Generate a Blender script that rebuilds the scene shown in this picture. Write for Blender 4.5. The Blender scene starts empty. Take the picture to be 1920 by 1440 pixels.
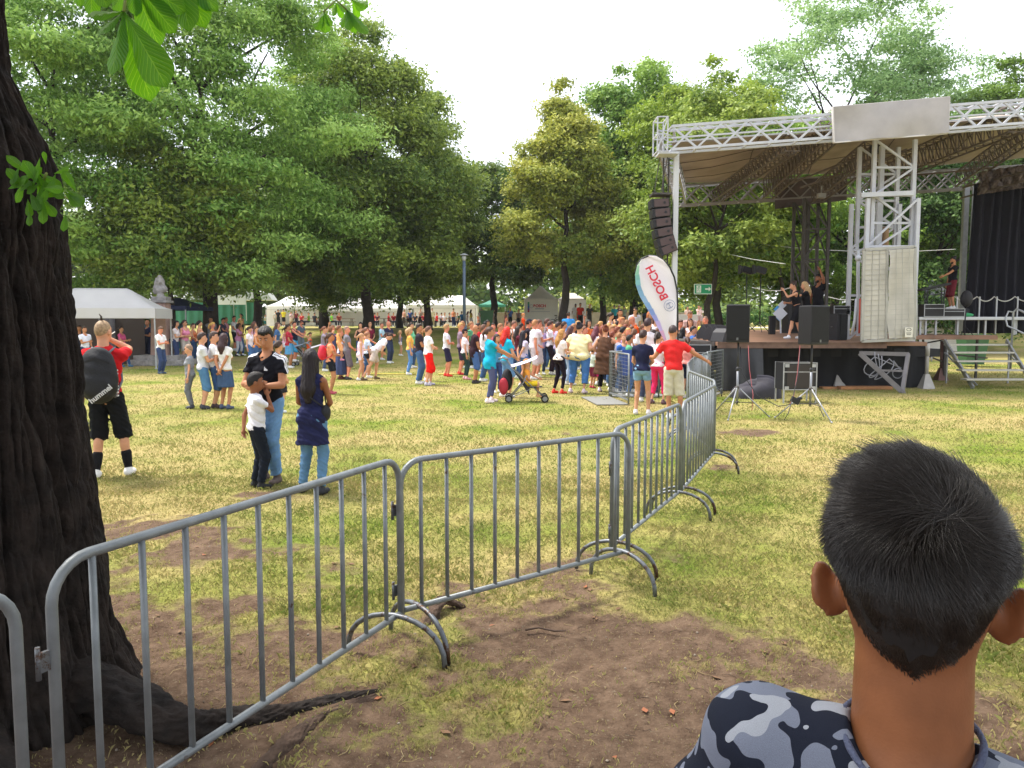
import bpy, math, random
import numpy as np
from math import sin, cos, pi, radians, sqrt, atan2, hypot
from mathutils import Vector, Matrix
S = bpy.context.scene
COL = S.collection
# ---------------- camera ----------------
F = 1450.0; PITCH = math.atan(114.0/F); CAMZ = 1.8
cam = bpy.data.cameras.new('camera'); camo = bpy.data.objects.new('camera', cam); COL.objects.link(camo)
cam.sensor_width = 36; cam.lens = F/1920*36; cam.clip_start = .05; cam.clip_end = 1500
camo.location = (0, 0, CAMZ); camo.rotation_euler = (pi/2-PITCH, 0, 0); S.camera = camo
# ---------------- world, sun, exposure ----------------
SUN_EL, SUN_AZ = radians(62), radians(-62)     # azimuth measured from +Y clockwise: high, from the left and a little ahead
wd = bpy.data.worlds.new('World'); S.world = wd; wd.use_nodes = True
nt = wd.node_tree; nt.nodes.clear()
out = nt.nodes.new('ShaderNodeOutputWorld'); bg = nt.nodes.new('ShaderNodeBackground'); bg2 = nt.nodes.new('ShaderNodeBackground')
sky = nt.nodes.new('ShaderNodeTexSky'); sky.sky_type = 'NISHITA'; sky.sun_disc = False
sky.sun_elevation = SUN_EL; sky.sun_rotation = SUN_AZ; sky.air_density = 1.0; sky.dust_density = 3.0
bg.inputs['Strength'].default_value = .05
nz = nt.nodes.new('ShaderNodeTexNoise'); nz.inputs['Scale'].default_value = 1.6; nz.inputs['Detail'].default_value = 4
rp = nt.nodes.new('ShaderNodeValToRGB'); rp.color_ramp.elements[0].color = (.80, .83, .87, 1); rp.color_ramp.elements[1].color = (1.0, 1.0, 1.0, 1)
rp.color_ramp.elements[0].position = .3; rp.color_ramp.elements[1].position = .65
bg2.inputs['Strength'].default_value = .68
ad = nt.nodes.new('ShaderNodeAddShader'); L = nt.links.new
tcw = nt.nodes.new('ShaderNodeTexCoord'); L(tcw.outputs['Generated'], nz.inputs['Vector'])
L(sky.outputs[0], bg.inputs[0]); L(nz.outputs[0], rp.inputs[0]); L(rp.outputs[0], bg2.inputs[0])
L(bg.outputs[0], ad.inputs[0]); L(bg2.outputs[0], ad.inputs[1]); L(ad.outputs[0], out.inputs[0])
sl = bpy.data.lights.new('sun', 'SUN'); sl.energy = 2.7; sl.angle = radians(12); sl.color = (1, .95, .86)
so = bpy.data.objects.new('sun', sl); COL.objects.link(so)
sd = Vector((sin(SUN_AZ)*cos(SUN_EL), cos(SUN_AZ)*cos(SUN_EL), sin(SUN_EL)))
so.rotation_euler = sd.to_track_quat('Z', 'Y').to_euler()
S.view_settings.view_transform = 'Standard'; S.view_settings.look = 'None'; S.view_settings.gamma = 1
S.view_settings.exposure = 1.15
try:
    S.cycles.max_bounces = 6; S.cycles.transparent_max_bounces = 8; S.cycles.diffuse_bounces = 3; S.cycles.glossy_bounces = 2; S.cycles.transmission_bounces = 4
except Exception: pass

# ---------------- helpers ----------------
def ray(u, v):
    a = (u-960)/F; b = (720-v)/F
    return a, b*sin(PITCH)+cos(PITCH), b*cos(PITCH)-sin(PITCH)
def W(u, v, Y):
    a, y, z = ray(u, v); k = Y/y
    return Vector((a*k, Y, CAMZ+z*k))
_TY = [-50, 31, 35, 38, 42, 46, 48, 51, 60, 80, 120, 400]
_TZ = [0, 0, .05, .15, .42, .78, 1.0, 1.33, 1.42, 1.5, 1.6, 2.2]
def tz(x, y):
    return np.interp(y, _TY, _TZ)
def G(u, v):
    a, y, z = ray(u, v)
    Y = 1.0; p = Y
    while Y < 150:
        if CAMZ+z*Y/y <= tz(a*Y/y, Y): break
        p = Y; Y *= 1.01
    for _ in range(20):
        m = (p+Y)/2
        if CAMZ+z*m/y <= tz(0, m): Y = m
        else: p = m
    return Vector((a*Y/y, Y, float(tz(0, Y))))
def lin(h):
    if not isinstance(h, str): return tuple(h)
    c = [int(h[i:i+2], 16)/255 for i in (0, 2, 4)]
    return tuple((x/12.92 if x <= .04045 else ((x+.055)/1.055)**2.4) for x in c)
def tag(o, label=None, cat=None, group=None, kind=None):
    if label: o['label'] = label
    if cat: o['category'] = cat
    if group: o['group'] = group
    if kind: o['kind'] = kind
    return o
def empty(name, loc=(0, 0, 0), rz=0, label=None, cat=None, group=None):
    o = bpy.data.objects.new(name, None); COL.objects.link(o); o.location = loc; o.rotation_euler = (0, 0, rz)
    o.empty_display_size = .1
    return tag(o, label, cat, group)
def link(name, me, parent=None, loc=None, rz=None):
    o = bpy.data.objects.new(name, me); COL.objects.link(o)
    if parent: o.parent = parent
    if loc is not None: o.location = loc
    if rz is not None: o.rotation_euler = (0, 0, rz)
    return o
def npmesh(name, V, Fq, mats, smooth=True, mi=None, attrs=None):
    """V (n,3); Fq (m,k) all the same size k"""
    V = np.ascontiguousarray(V, dtype=np.float32); Fq = np.ascontiguousarray(Fq, dtype=np.int32)
    me = bpy.data.meshes.new(name); me.vertices.add(len(V)); me.vertices.foreach_set('co', V.ravel())
    n, k = Fq.shape
    me.loops.add(n*k); me.loops.foreach_set('vertex_index', Fq.ravel())
    me.polygons.add(n); me.polygons.foreach_set('loop_start', np.arange(0, n*k, k, dtype=np.int32))
    if smooth: me.polygons.foreach_set('use_smooth', np.ones(n, dtype=bool))
    for m in (mats if isinstance(mats, (list, tuple)) else [mats]): me.materials.append(m)
    if mi is not None: me.polygons.foreach_set('material_index', np.asarray(mi, dtype=np.int32))
    for an, dom, arr in (attrs or []):
        a = me.attributes.new(an, 'FLOAT', dom); a.data.foreach_set('value', np.asarray(arr, dtype=np.float32))
    me.update(calc_edges=True); me.validate()
    return me
class MB:
    def __init__(s): s.v = []; s.f = []; s.m = []; s.sm = []
    def _f(s, f, mi, smth): s.f.append(f); s.m.append(mi); s.sm.append(smth)
    def box(s, c, d, rz=0, mi=0, R=None):
        n = len(s.v); x, y, z = d[0]/2, d[1]/2, d[2]/2
        M = R if R is not None else Matrix.Rotation(rz, 3, 'Z')
        for a in (-x, x):
            for b in (-y, y):
                for e in (-z, z): s.v.append(Vector(c)+M@Vector((a, b, e)))
        for q in ((0, 1, 3, 2), (4, 6, 7, 5), (0, 4, 5, 1), (2, 3, 7, 6), (0, 2, 6, 4), (1, 5, 7, 3)):
            s._f([n+i for i in q], mi, False)
        return s
    def bar(s, a, b, w, h=None, mi=0, up=(0, 0, 1)):
        a, b = Vector(a), Vector(b); d = b-a; L_ = d.length
        if L_ < 1e-6: return s
        z = d/L_; x = z.cross(Vector(up))
        if x.length < 1e-3: x = z.cross(Vector((1, 0, 0)))
        x.normalize(); y = x.cross(z).normalized()
        R = Matrix((x, y, z)).transposed()
        return s.box((a+b)/2, (w, h or w, L_), R=R, mi=mi)
    def tube(s, pts, r, seg=8, mi=0, cap=True, smooth=True):
        pts = [Vector(p) for p in pts]; n0 = len(s.v); N = len(pts)
        if not hasattr(r, '__len__'): r = [r]*N
        t0 = (pts[1]-pts[0]).normalized(); x = t0.orthogonal().normalized()
        for i, p in enumerate(pts):
            t = (pts[min(i+1, N-1)]-pts[max(i-1, 0)]).normalized()
            x = (x-t*x.dot(t)); x = x.normalized() if x.length > 1e-6 else t.orthogonal().normalized()
            y = t.cross(x)
            for k in range(seg):
                a = 2*pi*k/seg; s.v.append(p+(x*cos(a)+y*sin(a))*r[i])
        for i in range(N-1):
            for k in range(seg):
                k2 = (k+1) % seg
                s._f([n0+i*seg+k, n0+i*seg+k2, n0+(i+1)*seg+k2, n0+(i+1)*seg+k], mi, smooth)
        if cap:
            s._f([n0+k for k in range(seg)][::-1], mi, False); s._f([n0+(N-1)*seg+k for k in range(seg)], mi, False)
        return s
    def ball(s, c, r, mi=0, n=6, m=8):
        r = r if hasattr(r, '__len__') else (r, r, r); n0 = len(s.v)
        for i in range(n+1):
            a = pi*i/n
            for k in range(m):
                b = 2*pi*k/m; s.v.append(Vector((c[0]+r[0]*sin(a)*cos(b), c[1]+r[1]*sin(a)*sin(b), c[2]+r[2]*cos(a))))
        for i in range(n):
            for k in range(m):
                s._f([n0+i*m+k, n0+(i+1)*m+k, n0+(i+1)*m+(k+1) % m, n0+i*m+(k+1) % m], mi, True)
        return s
    def poly(s, pts, mi=0, smooth=False):
        n = len(s.v); s.v += [Vector(p) for p in pts]; s._f(list(range(n, n+len(pts))), mi, smooth); return s
    def grid(s, fn, nu, nv, mi=0, smooth=True):
        n = len(s.v)
        for i in range(nu+1):
            for j in range(nv+1): s.v.append(Vector(fn(i/nu, j/nv)))
        for i in range(nu):
            for j in range(nv):
                a = n+i*(nv+1)+j; s._f([a, a+nv+1, a+nv+2, a+1], mi, smooth)
        return s
    def prism(s, pts, d, mi=0):
        """closed outline pts extruded by vector d"""
        n = len(s.v); k = len(pts); d = Vector(d)
        s.v += [Vector(p) for p in pts]+[Vector(p)+d for p in pts]
        s._f(list(range(n, n+k)), mi, False); s._f(list(range(n+k, n+2*k))[::-1], mi, False)
        for i in range(k): s._f([n+i, n+k+i, n+k+(i+1) % k, n+(i+1) % k], mi, False)
        return s
    def build(s, name, mats, parent=None, bevel=0, loc=None, rz=None):
        me = bpy.data.meshes.new(name); me.from_pydata([tuple(v) for v in s.v], [], s.f)
        for m in (mats if isinstance(mats, (list, tuple)) else [mats]): me.materials.append(m)
        me.polygons.foreach_set('material_index', s.m); me.polygons.foreach_set('use_smooth', s.sm); me.update()
        o = link(name, me, parent, loc, rz)
        if bevel:
            b = o.modifiers.new('bevel', 'BEVEL'); b.width = bevel; b.segments = 2; b.limit_method = 'ANGLE'
        return o
def copy_tree(o, parent=None):
    c = o.copy(); COL.objects.link(c)
    if parent: c.parent = parent
    for ch in [x for x in o.children]: copy_tree(ch, c)
    return c
# ---------------- materials ----------------
_mc = {}
def mat(name, col, rough=.8, metal=0, nscale=0, namt=.15, bump=0, bscale=60, trans=0, spec=.5, rust=0, sheen=0):
    key = (name, str(col), rough, metal, nscale, namt, bump, trans, rust)
    if key in _mc: return _mc[key]
    m = bpy.data.materials.new(name); m.use_nodes = True; t = m.node_tree; b = t.nodes['Principled BSDF']; c = lin(col)
    b.inputs['Base Color'].default_value = (*c, 1); b.inputs['Roughness'].default_value = rough
    b.inputs['Metallic'].default_value = metal; b.inputs['Specular IOR Level'].default_value = spec
    tc = None
    if nscale or bump or rust: tc = t.nodes.new('ShaderNodeTexCoord')
    if nscale or rust:
        n = t.nodes.new('ShaderNodeTexNoise'); n.inputs['Scale'].default_value = nscale or 6; n.inputs['Detail'].default_value = 5
        t.links.new(tc.outputs['Object'], n.inputs['Vector'])
        r = t.nodes.new('ShaderNodeValToRGB'); e = r.color_ramp.elements
        e[0].position = .3; e[1].position = .7
        e[0].color = (*[x*(1-namt) for x in c], 1); e[1].color = (*[min(1, x*(1+namt)) for x in c], 1)
        t.links.new(n.outputs[0], r.inputs[0]); last = r.outputs[0]
        if rust:
            n2 = t.nodes.new('ShaderNodeTexNoise'); n2.inputs['Scale'].default_value = 9; n2.inputs['Detail'].default_value = 8; n2.inputs['Roughness'].default_value = .75
            t.links.new(tc.outputs['Object'], n2.inputs['Vector'])
            r2 = t.nodes.new('ShaderNodeValToRGB'); r2.color_ramp.elements[0].position = rust; r2.color_ramp.elements[1].position = rust+.05
            t.links.new(n2.outputs[0], r2.inputs[0]); mx = t.nodes.new('ShaderNodeMix'); mx.data_type = 'RGBA'
            t.links.new(r2.outputs[0], mx.inputs[0]); t.links.new(last, mx.inputs[6]); mx.inputs[7].default_value = (.07, .035, .02, 1); last = mx.outputs[2]
        t.links.new(last, b.inputs['Base Color'])
    if bump:
        n = t.nodes.new('ShaderNodeTexNoise'); n.inputs['Scale'].default_value = bscale; n.inputs['Detail'].default_value = 4
        t.links.new(tc.outputs['Object'], n.inputs['Vector'])
        bp = t.nodes.new('ShaderNodeBump'); bp.inputs['Strength'].default_value = bump; bp.inputs['Distance'].default_value = .01
        t.links.new(n.outputs[0], bp.inputs['Height']); t.links.new(bp.outputs[0], b.inputs['Normal'])
    if trans:
        tr = t.nodes.new('ShaderNodeBsdfTranslucent'); tr.inputs[0].default_value = (*c, 1)
        ms = t.nodes.new('ShaderNodeMixShader'); ms.inputs[0].default_value = trans
        if nscale: t.links.new(last, tr.inputs[0])
        o = t.nodes['Material Output']; t.links.new(b.outputs[0], ms.inputs[1]); t.links.new(tr.outputs[0], ms.inputs[2]); t.links.new(ms.outputs[0], o.inputs[0])
    _mc[key] = m; return m
def cloth(col): return mat('fabric', col, .9, nscale=9, namt=.12, bump=.5, bscale=35, spec=.2)
SKINS = {'l': 'd09878', 'm': 'b97f5c', 'd': '8f5a3c', 'x': '6a4330', 'r': 'd88c70'}
def skinm(k): return mat('skin', SKINS.get(k, k), .55, nscale=14, namt=.07, spec=.35)
def textmesh(body, size, name, m, parent, loc, rot, ext=.004, scale=(1, 1, 1), bold=0.0, align='CENTER'):
    c = bpy.data.curves.new(name, 'FONT'); c.body = body; c.size = size; c.extrude = ext; c.align_x = align; c.align_y = 'CENTER'; c.offset = bold
    o = bpy.data.objects.new(name, c); COL.objects.link(o)
    dg = bpy.context.evaluated_depsgraph_get(); me = bpy.data.meshes.new_from_object(o.evaluated_get(dg)); bpy.data.objects.remove(o); me.name = name
    me.materials.clear(); me.materials.append(m)
    q = link(name, me, parent); q.location = loc; q.rotation_euler = rot; q.scale = scale
    return q
# ---------------- implicit-surface bodies ----------------
def smin(a, b, k):
    h = np.maximum(k-np.abs(a-b), 0)/k
    return np.minimum(a, b)-h*h*k*.25
class Fld:
    def __init__(s, lo, hi, h, fill=1.0):
        s.h = h; s.lo = np.array(lo, np.float32); n = np.ceil((np.array(hi)-s.lo)/h).astype(int)+1
        s.F = np.full(n, fill, np.float32); s.ax = [s.lo[i]+h*np.arange(n[i], dtype=np.float32) for i in range(3)]
    def like(s): 
        o = Fld.__new__(Fld); o.h = s.h; o.lo = s.lo; o.ax = s.ax; o.F = np.full_like(s.F, 1.0); return o
    def win(s, lo, hi):
        sl = []
        for i in range(3):
            a = max(0, int((lo[i]-s.lo[i])/s.h)-1); b = min(len(s.ax[i]), int((hi[i]-s.lo[i])/s.h)+2)
            if b <= a: return None, None
            sl.append(slice(a, b))
        X = s.ax[0][sl[0]][:, None, None]; Y = s.ax[1][sl[1]][None, :, None]; Z = s.ax[2][sl[2]][None, None, :]
        return tuple(sl), (X, Y, Z)
    def put(s, sl, d, k): s.F[sl] = smin(s.F[sl], d, k) if k > 0 else np.minimum(s.F[sl], d)
    def cone(s, a, b, ra, rb, k=.02, sy=1.0, inf=0, cutb=None):
        """round cone a->b; sy flattens in y; cutb: cut flat at the b end"""
        a = np.array(a, float); b = np.array(b, float); R = max(ra, rb)+inf+k+2*s.h
        lo = np.minimum(a, b)-R; hi = np.maximum(a, b)+R
        sl, g = s.win(lo, hi)
        if sl is None: return s
        X, Y, Z = g; d = b-a; d2 = float(d@d)+1e-9
        if sy != 1.0:
            A = a*np.array([1, 1/sy, 1]); D = d*np.array([1, 1/sy, 1]); d2 = float(D@D)+1e-9; Y = Y/sy
        else: A, D = a, d
        px, py, pz = X-A[0], Y-A[1], Z-A[2]
        t = np.clip((px*D[0]+py*D[1]+pz*D[2])/d2, 0, 1)
        q = np.sqrt((px-t*D[0])**2+(py-t*D[1])**2+(pz-t*D[2])**2)-(ra+(rb-ra)*t)-inf
        if sy != 1.0: q = q*max(sy, .7)
        if cutb is not None:
            ln = sqrt(d2); tt = (px*D[0]+py*D[1]+pz*D[2])/ln-ln*cutb
            q = np.maximum(q, tt)
        s.put(sl, q.astype(np.float32), k); return s
    def ell(s, c, r, k=.02, R=None, inf=0):
        c = np.array(c, float); r = np.array(r, float)+inf; m = r.max()+k+2*s.h
        e = m if R is not None else r+k+2*s.h
        sl, g = s.win(c-e, c+e)
        if sl is None: return s
        X, Y, Z = g[0]-c[0], g[1]-c[1], g[2]-c[2]
        if R is not None:   # rows of R are the local axes
            X, Y, Z = (R[0][0]*X+R[0][1]*Y+R[0][2]*Z, R[1][0]*X+R[1][1]*Y+R[1][2]*Z, R[2][0]*X+R[2][1]*Y+R[2][2]*Z)
        k0 = np.sqrt((X/r[0])**2+(Y/r[1])**2+(Z/r[2])**2); k1 = np.sqrt((X/r[0]**2)**2+(Y/r[1]**2)**2+(Z/r[2]**2)**2)+1e-9
        s.put(sl, (k0*(k0-1)/k1).astype(np.float32), k); return s
    def sub(s, d): s.F = np.maximum(s.F, -d).astype(np.float32); return s
    def keep(s, d): s.F = np.maximum(s.F, d).astype(np.float32); return s
    def grid(s): return s.ax[0][:, None, None], s.ax[1][None, :, None], s.ax[2][None, None, :]
    def folds(s, amp, sc=1.0, ph=0.0):
        X, Y, Z = s.grid()
        n = np.sin(X*31*sc+Z*17*sc+ph)*np.cos(Z*23*sc+Y*19*sc-ph)+.6*np.sin(Z*47*sc+X*11*sc+Y*29*sc+2*ph)
        s.F = (s.F+n*amp*np.clip(1-np.abs(s.F)*15, 0, 1)).astype(np.float32); return s
    def mesh(s):
        Fv = s.F; Sg = Fv < 0
        if not Sg.any(): return np.zeros((0, 3)), np.zeros((0, 4), int)
        Fv = Fv.copy()
        for ax in range(3):
            for e in (0, -1):
                i = [slice(None)]*3; i[ax] = e; Fv[tuple(i)] = np.maximum(Fv[tuple(i)], 1e-3)
        Sg = Fv < 0
        c = Sg[:-1, :-1, :-1].astype(np.int8)
        for d in ((1, 0, 0), (0, 1, 0), (0, 0, 1), (1, 1, 0), (1, 0, 1), (0, 1, 1), (1, 1, 1)):
            c = c+Sg[d[0]:Sg.shape[0]-1+d[0], d[1]:Sg.shape[1]-1+d[1], d[2]:Sg.shape[2]-1+d[2]]
        act = (c > 0) & (c < 8); I, J, K = np.nonzero(act); n = len(I)
        idx = np.full(act.shape, -1, np.int32); idx[I, J, K] = np.arange(n)
        P = np.zeros((n, 3)); cnt = np.zeros(n)
        cor = [(0, 0, 0), (1, 0, 0), (0, 1, 0), (1, 1, 0), (0, 0, 1), (1, 0, 1), (0, 1, 1), (1, 1, 1)]
        val = [Fv[I+a, J+b, K+e] for a, b, e in cor]
        for i in range(8):
            for ax in range(3):
                if cor[i][ax]: continue
                o = list(cor[i]); o[ax] = 1; j = cor.index(tuple(o))
                v0, v1 = val[i], val[j]; m = (v0 < 0) != (v1 < 0)
                t = np.where(m, v0/np.where(np.abs(v0-v1) < 1e-12, 1, v0-v1), 0)
                q = np.tile(np.array(cor[i], float), (n, 1)); q[:, ax] += t
                P[m] += q[m]; cnt[m] += 1
        P = P/np.maximum(cnt, 1)[:, None]; V = s.lo+s.h*(P+np.stack([I, J, K], 1))
        Q = []
        for ax in range(3):
            a = [slice(None)]*3; b = [slice(None)]*3; a[ax] = slice(0, -1); b[ax] = slice(1, None)
            s0, s1 = Sg[tuple(a)], Sg[tuple(b)]; ch = s0 != s1
            e = np.nonzero(ch); pos = list(e); o1, o2 = [x for x in range(3) if x != ax]
            ok = (pos[o1] > 0) & (pos[o2] > 0) & (pos[o1] < Sg.shape[o1]-1) & (pos[o2] < Sg.shape[o2]-1)
            pos = [p[ok] for p in pos]; inside = s0[tuple(pos)]
            def at(d1, d2):
                q = [p.copy() for p in pos]; q[o1] -= d1; q[o2] -= d2; return idx[tuple(q)]
            q = np.stack([at(1, 1), at(0, 1), at(0, 0), at(1, 0)], 1)
            fl = inside if ax != 1 else ~inside
            q[~fl] = q[~fl][:, ::-1]
            Q.append(q)
        return V, np.concatenate(Q)

def ik(Sh, T, l1, l2, pole):
    Sh, T, pole = np.array(Sh, float), np.array(T, float), np.array(pole, float)
    d = T-Sh; L_ = np.linalg.norm(d); u = d/L_
    if L_ > (l1+l2)*.995: L_ = (l1+l2)*.995; T = Sh+u*L_
    a = (l1*l1-l2*l2+L_*L_)/(2*L_); h = sqrt(max(0, l1*l1-a*a))
    p = pole-u*(pole@u); p = p/(np.linalg.norm(p)+1e-9)
    return Sh+u*a+p*h, T
ARM = {  # hand target (for the +x side), elbow pole
    'down': ((.27, .03, .80), (.3, -1, 0)), 'crossed': ((.02, .185, 1.15), (1, -.1, -.9)), 'hip': ((.17, .06, 1.02), (1, -.7, .1)),
    'phone': ((.05, .30, 1.18), (.5, -.4, -1)), 'raise': ((.10, .32, 1.56), (.6, .1, -1)), 'back': ((.03, -.19, .93), (1, -.9, .1)),
    'chin': ((.04, .17, 1.46), (.3, .2, -1)), 'front': ((.05, .22, 1.0), (.9, -.4, -.4)), 'reach': ((.22, .48, 1.10), (.4, -.3, -1)),
    'out': ((.62, .12, 1.12), (.1, -1, -.5)), 'wave': ((.22, .15, 1.86), (1, .2, -.4)), 'hold': ((-.02, .28, 1.12), (1, -.1, -1)),
    'pocket': ((.20, .06, .93), (.9, -.8, 0)), 'face': ((.03, .12, 1.57), (.9, .3, -.8)), 'low': ((.16, .28, .88), (.4, -.6, -.6)),
}
PCOUNT = [0]
def person(label, u=None, vh=None, vf=None, d=None, loc=None, H=None, yaw=90, arms=('down', 'down'), skin='m', hair=('short', '2a1d16'),
           top=('tee', 'f0eef0'), bot=('jeans', '3d5a86'), shoe='e8e8e8', fem=False, fat=1.0, head=(0, 0), bend=0, legs=(0, 0, 0, 0), sit=False, kid=None,
           res=None, group='people watching the stage', sock=None, matfn=None, topmats=None, armx=None, botlen=None, zbase=None, shades=False, beard=None, lean=0):
    PCOUNT[0] += 1; ph = PCOUNT[0]*1.7
    if loc is None:
        if vf is not None: g = G(u, vf)
        else: g = W(u, 606, d); g.z = float(tz(0, d))
        if vh is not None and H is None: H = W(u, vh, g.y).z-g.z
    else: g = Vector(loc)
    if zbase is not None: g.z = zbase
    H = H or 1.7; D = g.y
    if sit: H = H*1.35
    s = H/1.78; kid = H < 1.45 if kid is None else kid; hs = 1.0 if not kid else min(1.45, 1.0+(1.5-H)*.55/1.0*1.0+.06)
    h = res or (.009 if D < 12 else .014 if D < 22 else .02 if D < 36 else .03 if D < 60 else .045); h = h/s
    near = D < 30
    e = empty('person', g, -radians(yaw), label, 'person', group); e.scale = (s, s, s)
    sm = skinm(skin); bw = (.93 if fem else 1.0)*fat; hw = (1.04 if fem else .95)*fat
    dz = -.44 if sit else 0
    # ---- joints ----
    shx = (.165 if fem else .185)*(1+(fat-1)*.35)
    if kid: shx *= .93
    SH = [np.array([sx*shx, -.005, 1.395+dz]) for sx in (-1, 1)]
    hands = []
    for i, sx in enumerate((-1, 1)):
        a = arms[i]; t, pole = ARM[a] if isinstance(a, str) else a
        t = np.array(t, float); pole = np.array(pole, float)
        if isinstance(a, str) or True: t = t*np.array([sx, 1, 1]); pole = pole*np.array([sx, 1, 1])
        if a == 'crossed' and sx < 0: t = t+np.array([0, .03, -.035])
        if fat > 1.15 and t[1] > .1: t[1] += .04*fat
        if fat > 1.1 and a == 'down': t[0] += sx*.1*(fat-1)*2
        t[2] += dz
        El, T = ik(SH[i], t, .285, .25, pole); hands.append((SH[i], El, T))
    fL, fR, kL, kR = legs      # forward offset of the feet, sideways spread
    LEG = []
    for i, sx in enumerate((-1, 1)):
        hx = .088*hw; fy = (fL, fR)[i]; side = (kL, kR)[i]
        hip = np.array([sx*hx, 0, .93+dz])
        if sit: kn = np.array([sx*(hx+.03), .42, .50]); an = np.array([sx*(hx+.03), .42, .09])
        else:
            an = np.array([sx*(hx+.005)+sx*side, -.03+fy, .09]); kn, _ = ik(hip, an, .44, .42, (0, 1, 0)); 
        LEG.append((hip, kn, an))
    lo = np.array([-.34*fat, -.3, -.02]); hi = np.array([.34*fat, .3, 1.82])
    pts = np.array([x for hnd in hands for x in hnd]+[x for l_ in LEG for x in l_])
    lo = np.minimum(lo, pts.min(0)-.16); hi = np.maximum(hi, pts.max(0)+.16); lo[2] = -.02; hi[2] = max(1.84*1.0+(hs-1)*.28, hi[2])
    if sit: lo[1] = min(lo[1], -.25); hi[1] = max(hi[1], .62)
    def field(): return Fld(lo, hi, h)
    hc = np.array([0, .005, 1.60+dz])     # head pivot
    hy, hp = radians(head[0]), radians(head[1])
    Rh = np.array(Matrix.Rotation(-hy, 3, 'Z')@Matrix.Rotation(hp, 3, 'X'))
    def HP(p): return hc+Rh@((np.array(p)-np.array([0, .005, 1.60]))*hs)
    RT = Rh.T
    def torso(f, inf=0, k=.04, arms_=False, low=True):
        for sx in (-1, 1):
            f.cone((0, -.01, 1.43+dz), (sx*shx*.85, -.008, 1.385+dz), .062, .062, k, inf=inf)
        f.ell((0, 0, 1.27+dz), (.158*bw, .112*(.6+.4*fat), .20), k, inf=inf)
        if fem:
            for sx in (-1, 1): f.ell((sx*.07*fat, .085*fat, 1.26+dz), (.062*fat, .052*fat, .062), .03, inf=inf)
        f.ell((0, .012*fat, 1.10+dz), ((.118 if fem else .137)*fat, .102*fat, .19), k, inf=inf)
        if fat > 1.12 and not fem: f.ell((0, .06*fat, 1.06+dz), (.15*fat, .12*fat, .15), k, inf=inf)
        if fat > 1.3 and fem: f.ell((0, .0, 1.12+dz), (.155*fat, .11*fat, .22), .06, inf=inf)
        if low:
            f.ell((0, -.012, .955+dz), (.166*hw, .118*(.5+.5*fat), .13), k, inf=inf)
            if fem:
                for sx in (-1, 1): f.ell((sx*.07*hw, -.06*hw, .94+dz), (.085*hw, .07*hw, .09), .03, inf=inf)
        return f
    lf = 1+(fat-1)*.6
    def leg(f, i, inf=0, end=1.0, k=.02, flare=0):
        hip, kn, an = LEG[i]
        if end > .5:
            f.cone(hip, kn, .088*lf, .055*lf+flare, k, inf=inf)
            t = (end-.5)*2
            if end > .75: f.ell(kn+(an-kn)*.3+np.array([0, -.016, 0]), (.047*lf, .05*lf, .11), .02, inf=inf*.6)
            f.cone(kn, kn+(an-kn)*t, .053*lf+flare, .053*lf+(.036-.053)*t+flare, k, inf=inf, cutb=1.0)
        else:
            t = end*2; f.cone(hip, hip+(kn-hip)*t, .088*lf, .088*lf+(.058*lf-.088*lf)*t+flare, k, inf=inf, cutb=1.0)
        return f
    # ---- skin ----
    tt = top[0]; bt = bot[0]
    f = field(); torso(f, -.006 if tt != 'none' else 0)
    f.ell(HP((0, -.004, 1.672)), np.array((.078, .097, .105))*hs, .02, RT)
    f.ell(HP((0, .03, 1.605)), np.array((.058, .066, .07))*hs, .035, RT)
    if D < 40:
        f.cone(HP((0, .092, 1.665)), HP((0, .112, 1.632)), .010*hs, .015*hs, .012)
        for sx in (-1, 1): f.ell(HP((sx*.081, -.008, 1.645)), np.array((.011, .021, .033))*hs, .008, RT)
    if near:
        f.ell(HP((0, .085, 1.592)), np.array((.03, .018, .02))*hs, .02, RT)
    f.cone(HP((0, -.015, 1.60)), (0, -.018, 1.43+dz), .055*(1+(hs-1)*.4)*(.9 if fem else 1.0), .064*(.88 if fem else 1), .03)
    for i in (0, 1):
        A, B, C = hands[i]; am = (.86 if fem else 1.0)*(1+(fat-1)*.9)*(.9 if kid else 1)
        f.cone(A, B, .050*am, .038*am, .02); f.cone(B, C, .038*am, .027*am, .012)
        fd = (C-B)/np.linalg.norm(C-B); mid = B+(C-B)*.3; f.cone(B+(C-B)*.1, B+(C-B)*.5, .04*am, .034*am, .01)
        sx = (-1, 1)[i]; inw = np.array([-sx, .25, 0.]); inw -= fd*(inw@fd); inw /= np.linalg.norm(inw)+1e-9
        side = np.cross(fd, inw)
        if side[1] < 0: side = -side
        f.ell(C+fd*.045, (.052, .041, .020), .012, np.array([fd, side, inw]))
        hip, kn, an = LEG[i]; cov = -.012 if bt in ('jeans', 'trousers', 'leggings', 'capri') else 0; f.cone(hip, kn, .086*lf, .053*lf, .02, inf=cov); f.cone(kn, an, .052*lf, .036, .02, inf=cov)
        cd = an-kn; f.ell(kn+cd*.3+np.array([0, -.018, 0]), (.046*lf, .05*lf, .11), .02, inf=cov*1.6)
    V, Q = f.mesh()
    parts = []
    mb = MB()
    hairc = hair[1]
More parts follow.
